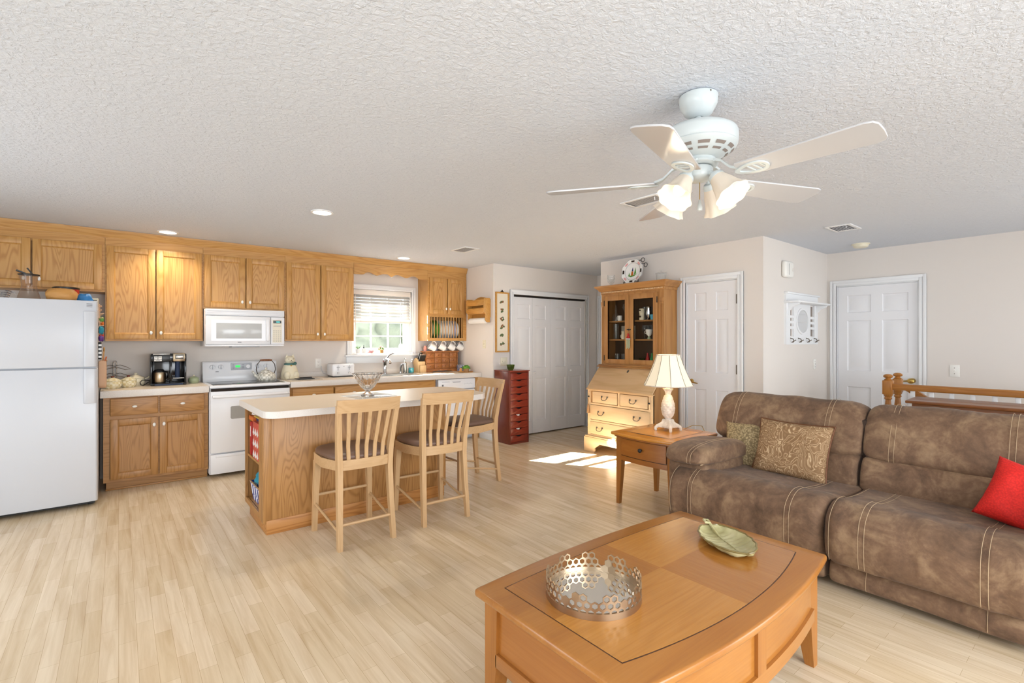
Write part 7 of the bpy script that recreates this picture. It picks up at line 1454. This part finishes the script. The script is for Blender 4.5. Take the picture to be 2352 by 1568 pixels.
for k in range(5):
    a = PH+k*2*PI/5; RM = Matrix.Rotation(a, 4, 'Z')
    mb = MB(RM); S_ = [(0.060, 2.138, 0.036), (0.085, 2.136, 0.030), (0.108, 2.126, 0.026), (0.130, 2.104, 0.026), (0.150, 2.086, 0.032), (0.185, 2.072, 0.048)]
    mb.loft([[(x, -w/2, z-0.005), (x, w/2, z-0.005), (x, w/2, z+0.005), (x, -w/2, z+0.005)] for x, z, w in S_])
    pit_ = math.radians(11); PM = RM @ Matrix.Translation((0.42, 0, 2.0695)) @ Matrix.Rotation(-pit_, 4, 'X')
    br_ = part('blade_iron', mb, 'fan_white', t)
    mb = MB(PM)
    tear = [(-0.255+0.07*(1-math.cos(2*PI*q/28))/1.0*0.95, 0.040*math.sin(2*PI*q/28)*(1-0.3*math.cos(2*PI*q/28))) for q in range(28)]
    inn = [(x*1.0+0.0, y*0.66) for x, y in [(-0.235+0.07*(1-math.cos(2*PI*q/28))*0.72, 0.040*math.sin(2*PI*q/28)*(1-0.3*math.cos(2*PI*q/28))) for q in range(28)]]
    mb.loft([[(x, y, -0.010) for x, y in tear], [(x, y, -0.004) for x, y in tear], [(x, y, -0.004) for x, y in inn], [(x, y, -0.010) for x, y in inn], [(x, y, -0.010) for x, y in tear]], True, False)
    for q in (-0.2, -0.175, -0.15): mb.bar((q, -0.026, -0.0065), (q+0.016, 0.026, -0.0065), 0.005, 0.005)
    part('iron_scroll', mb, 'fan_white', br_)
    bl_ = [(-0.235, -0.055), (-0.24, -0.04), (-0.24, 0.04), (-0.235, 0.055), (0.205, 0.073), (0.232, 0.066), (0.243, 0.045), (0.246, 0.0), (0.243, -0.045), (0.232, -0.066), (0.205, -0.073)]
    part('blade', MB(PM).prism(bl_, 'z', -0.0035, 0.0035, 0.0015, 1), 'fan_blade', t)
lk = part('light_kit_body', MB().lathe([(0.0001, 2.150), (0.030, 2.150), (0.030, 2.128), (0.056, 2.124), (0.060, 2.118), (0.060, 2.085), (0.056, 2.078), (0.040, 2.070), (0.020, 2.064), (0.0001, 2.062)], (0, 0), 40), 'fan_white', t)
for k in range(4):
    a = math.radians(51.3+180+45+90*k-11); RM = Matrix.Rotation(a, 4, 'Z'); tilt = math.radians(38)
    part('lamp_arm', MB(RM).tube([(0.045, 0, 2.090), (0.066, 0, 2.086), (0.078, 0, 2.076), (0.084, 0, 2.064)], 0.011, 10), 'fan_white', t)
    SM = RM @ Matrix.Translation((0.082, 0, 2.070)) @ Matrix.Rotation(-tilt, 4, 'Y')
    part('shade_cap', MB(SM).lathe([(0.0001, 0.006), (0.026, 0.005), (0.033, -0.004), (0.034, -0.018), (0.0001, -0.018)], (0, 0), 24), 'fan_white', t)
    flu = lambda aa, z: 1+(0.05*math.cos(8*2*PI*aa)*min(1, max(0, (-z-0.03)/0.08)))
    sh = part('tulip_shade', MB(SM).lathe([(0.031, -0.012), (0.036, -0.03), (0.045, -0.055), (0.052, -0.085), (0.060, -0.110), (0.072, -0.128), (0.070, -0.128), (0.057, -0.108), (0.049, -0.085), (0.042, -0.055), (0.033, -0.03)], (0, 0), 64, 0, False, flu), 'fan_glass', t)
    part('bulb', MB(SM).sphere((0, 0, -0.075), (0.026, 0.026, 0.032), 16, 12).cyl((0, 0, -0.05), (0, 0, -0.015), 0.014), 'bulb', t)
    wp = SM @ Vector((0, 0, -0.16)); light('fan_lamp', 'POINT', (FCX+wp.x, FCY+wp.y, wp.z), 0.5, (1, 0.84, 0.62), shadow_soft_size=0.05)
pc_ = part('pull_chain', MB().tube([(0.004, -0.004, 2.065), (0.004, -0.004, 1.985)], 0.0018, 6), 'brass', t); part('chain_bob', MB().lathe([(0.0001, 1.990), (0.005, 1.985), (0.011, 1.955), (0.010, 1.942), (0.0001, 1.938)], (0.004, -0.004), 14), 'fan_white', pc_)
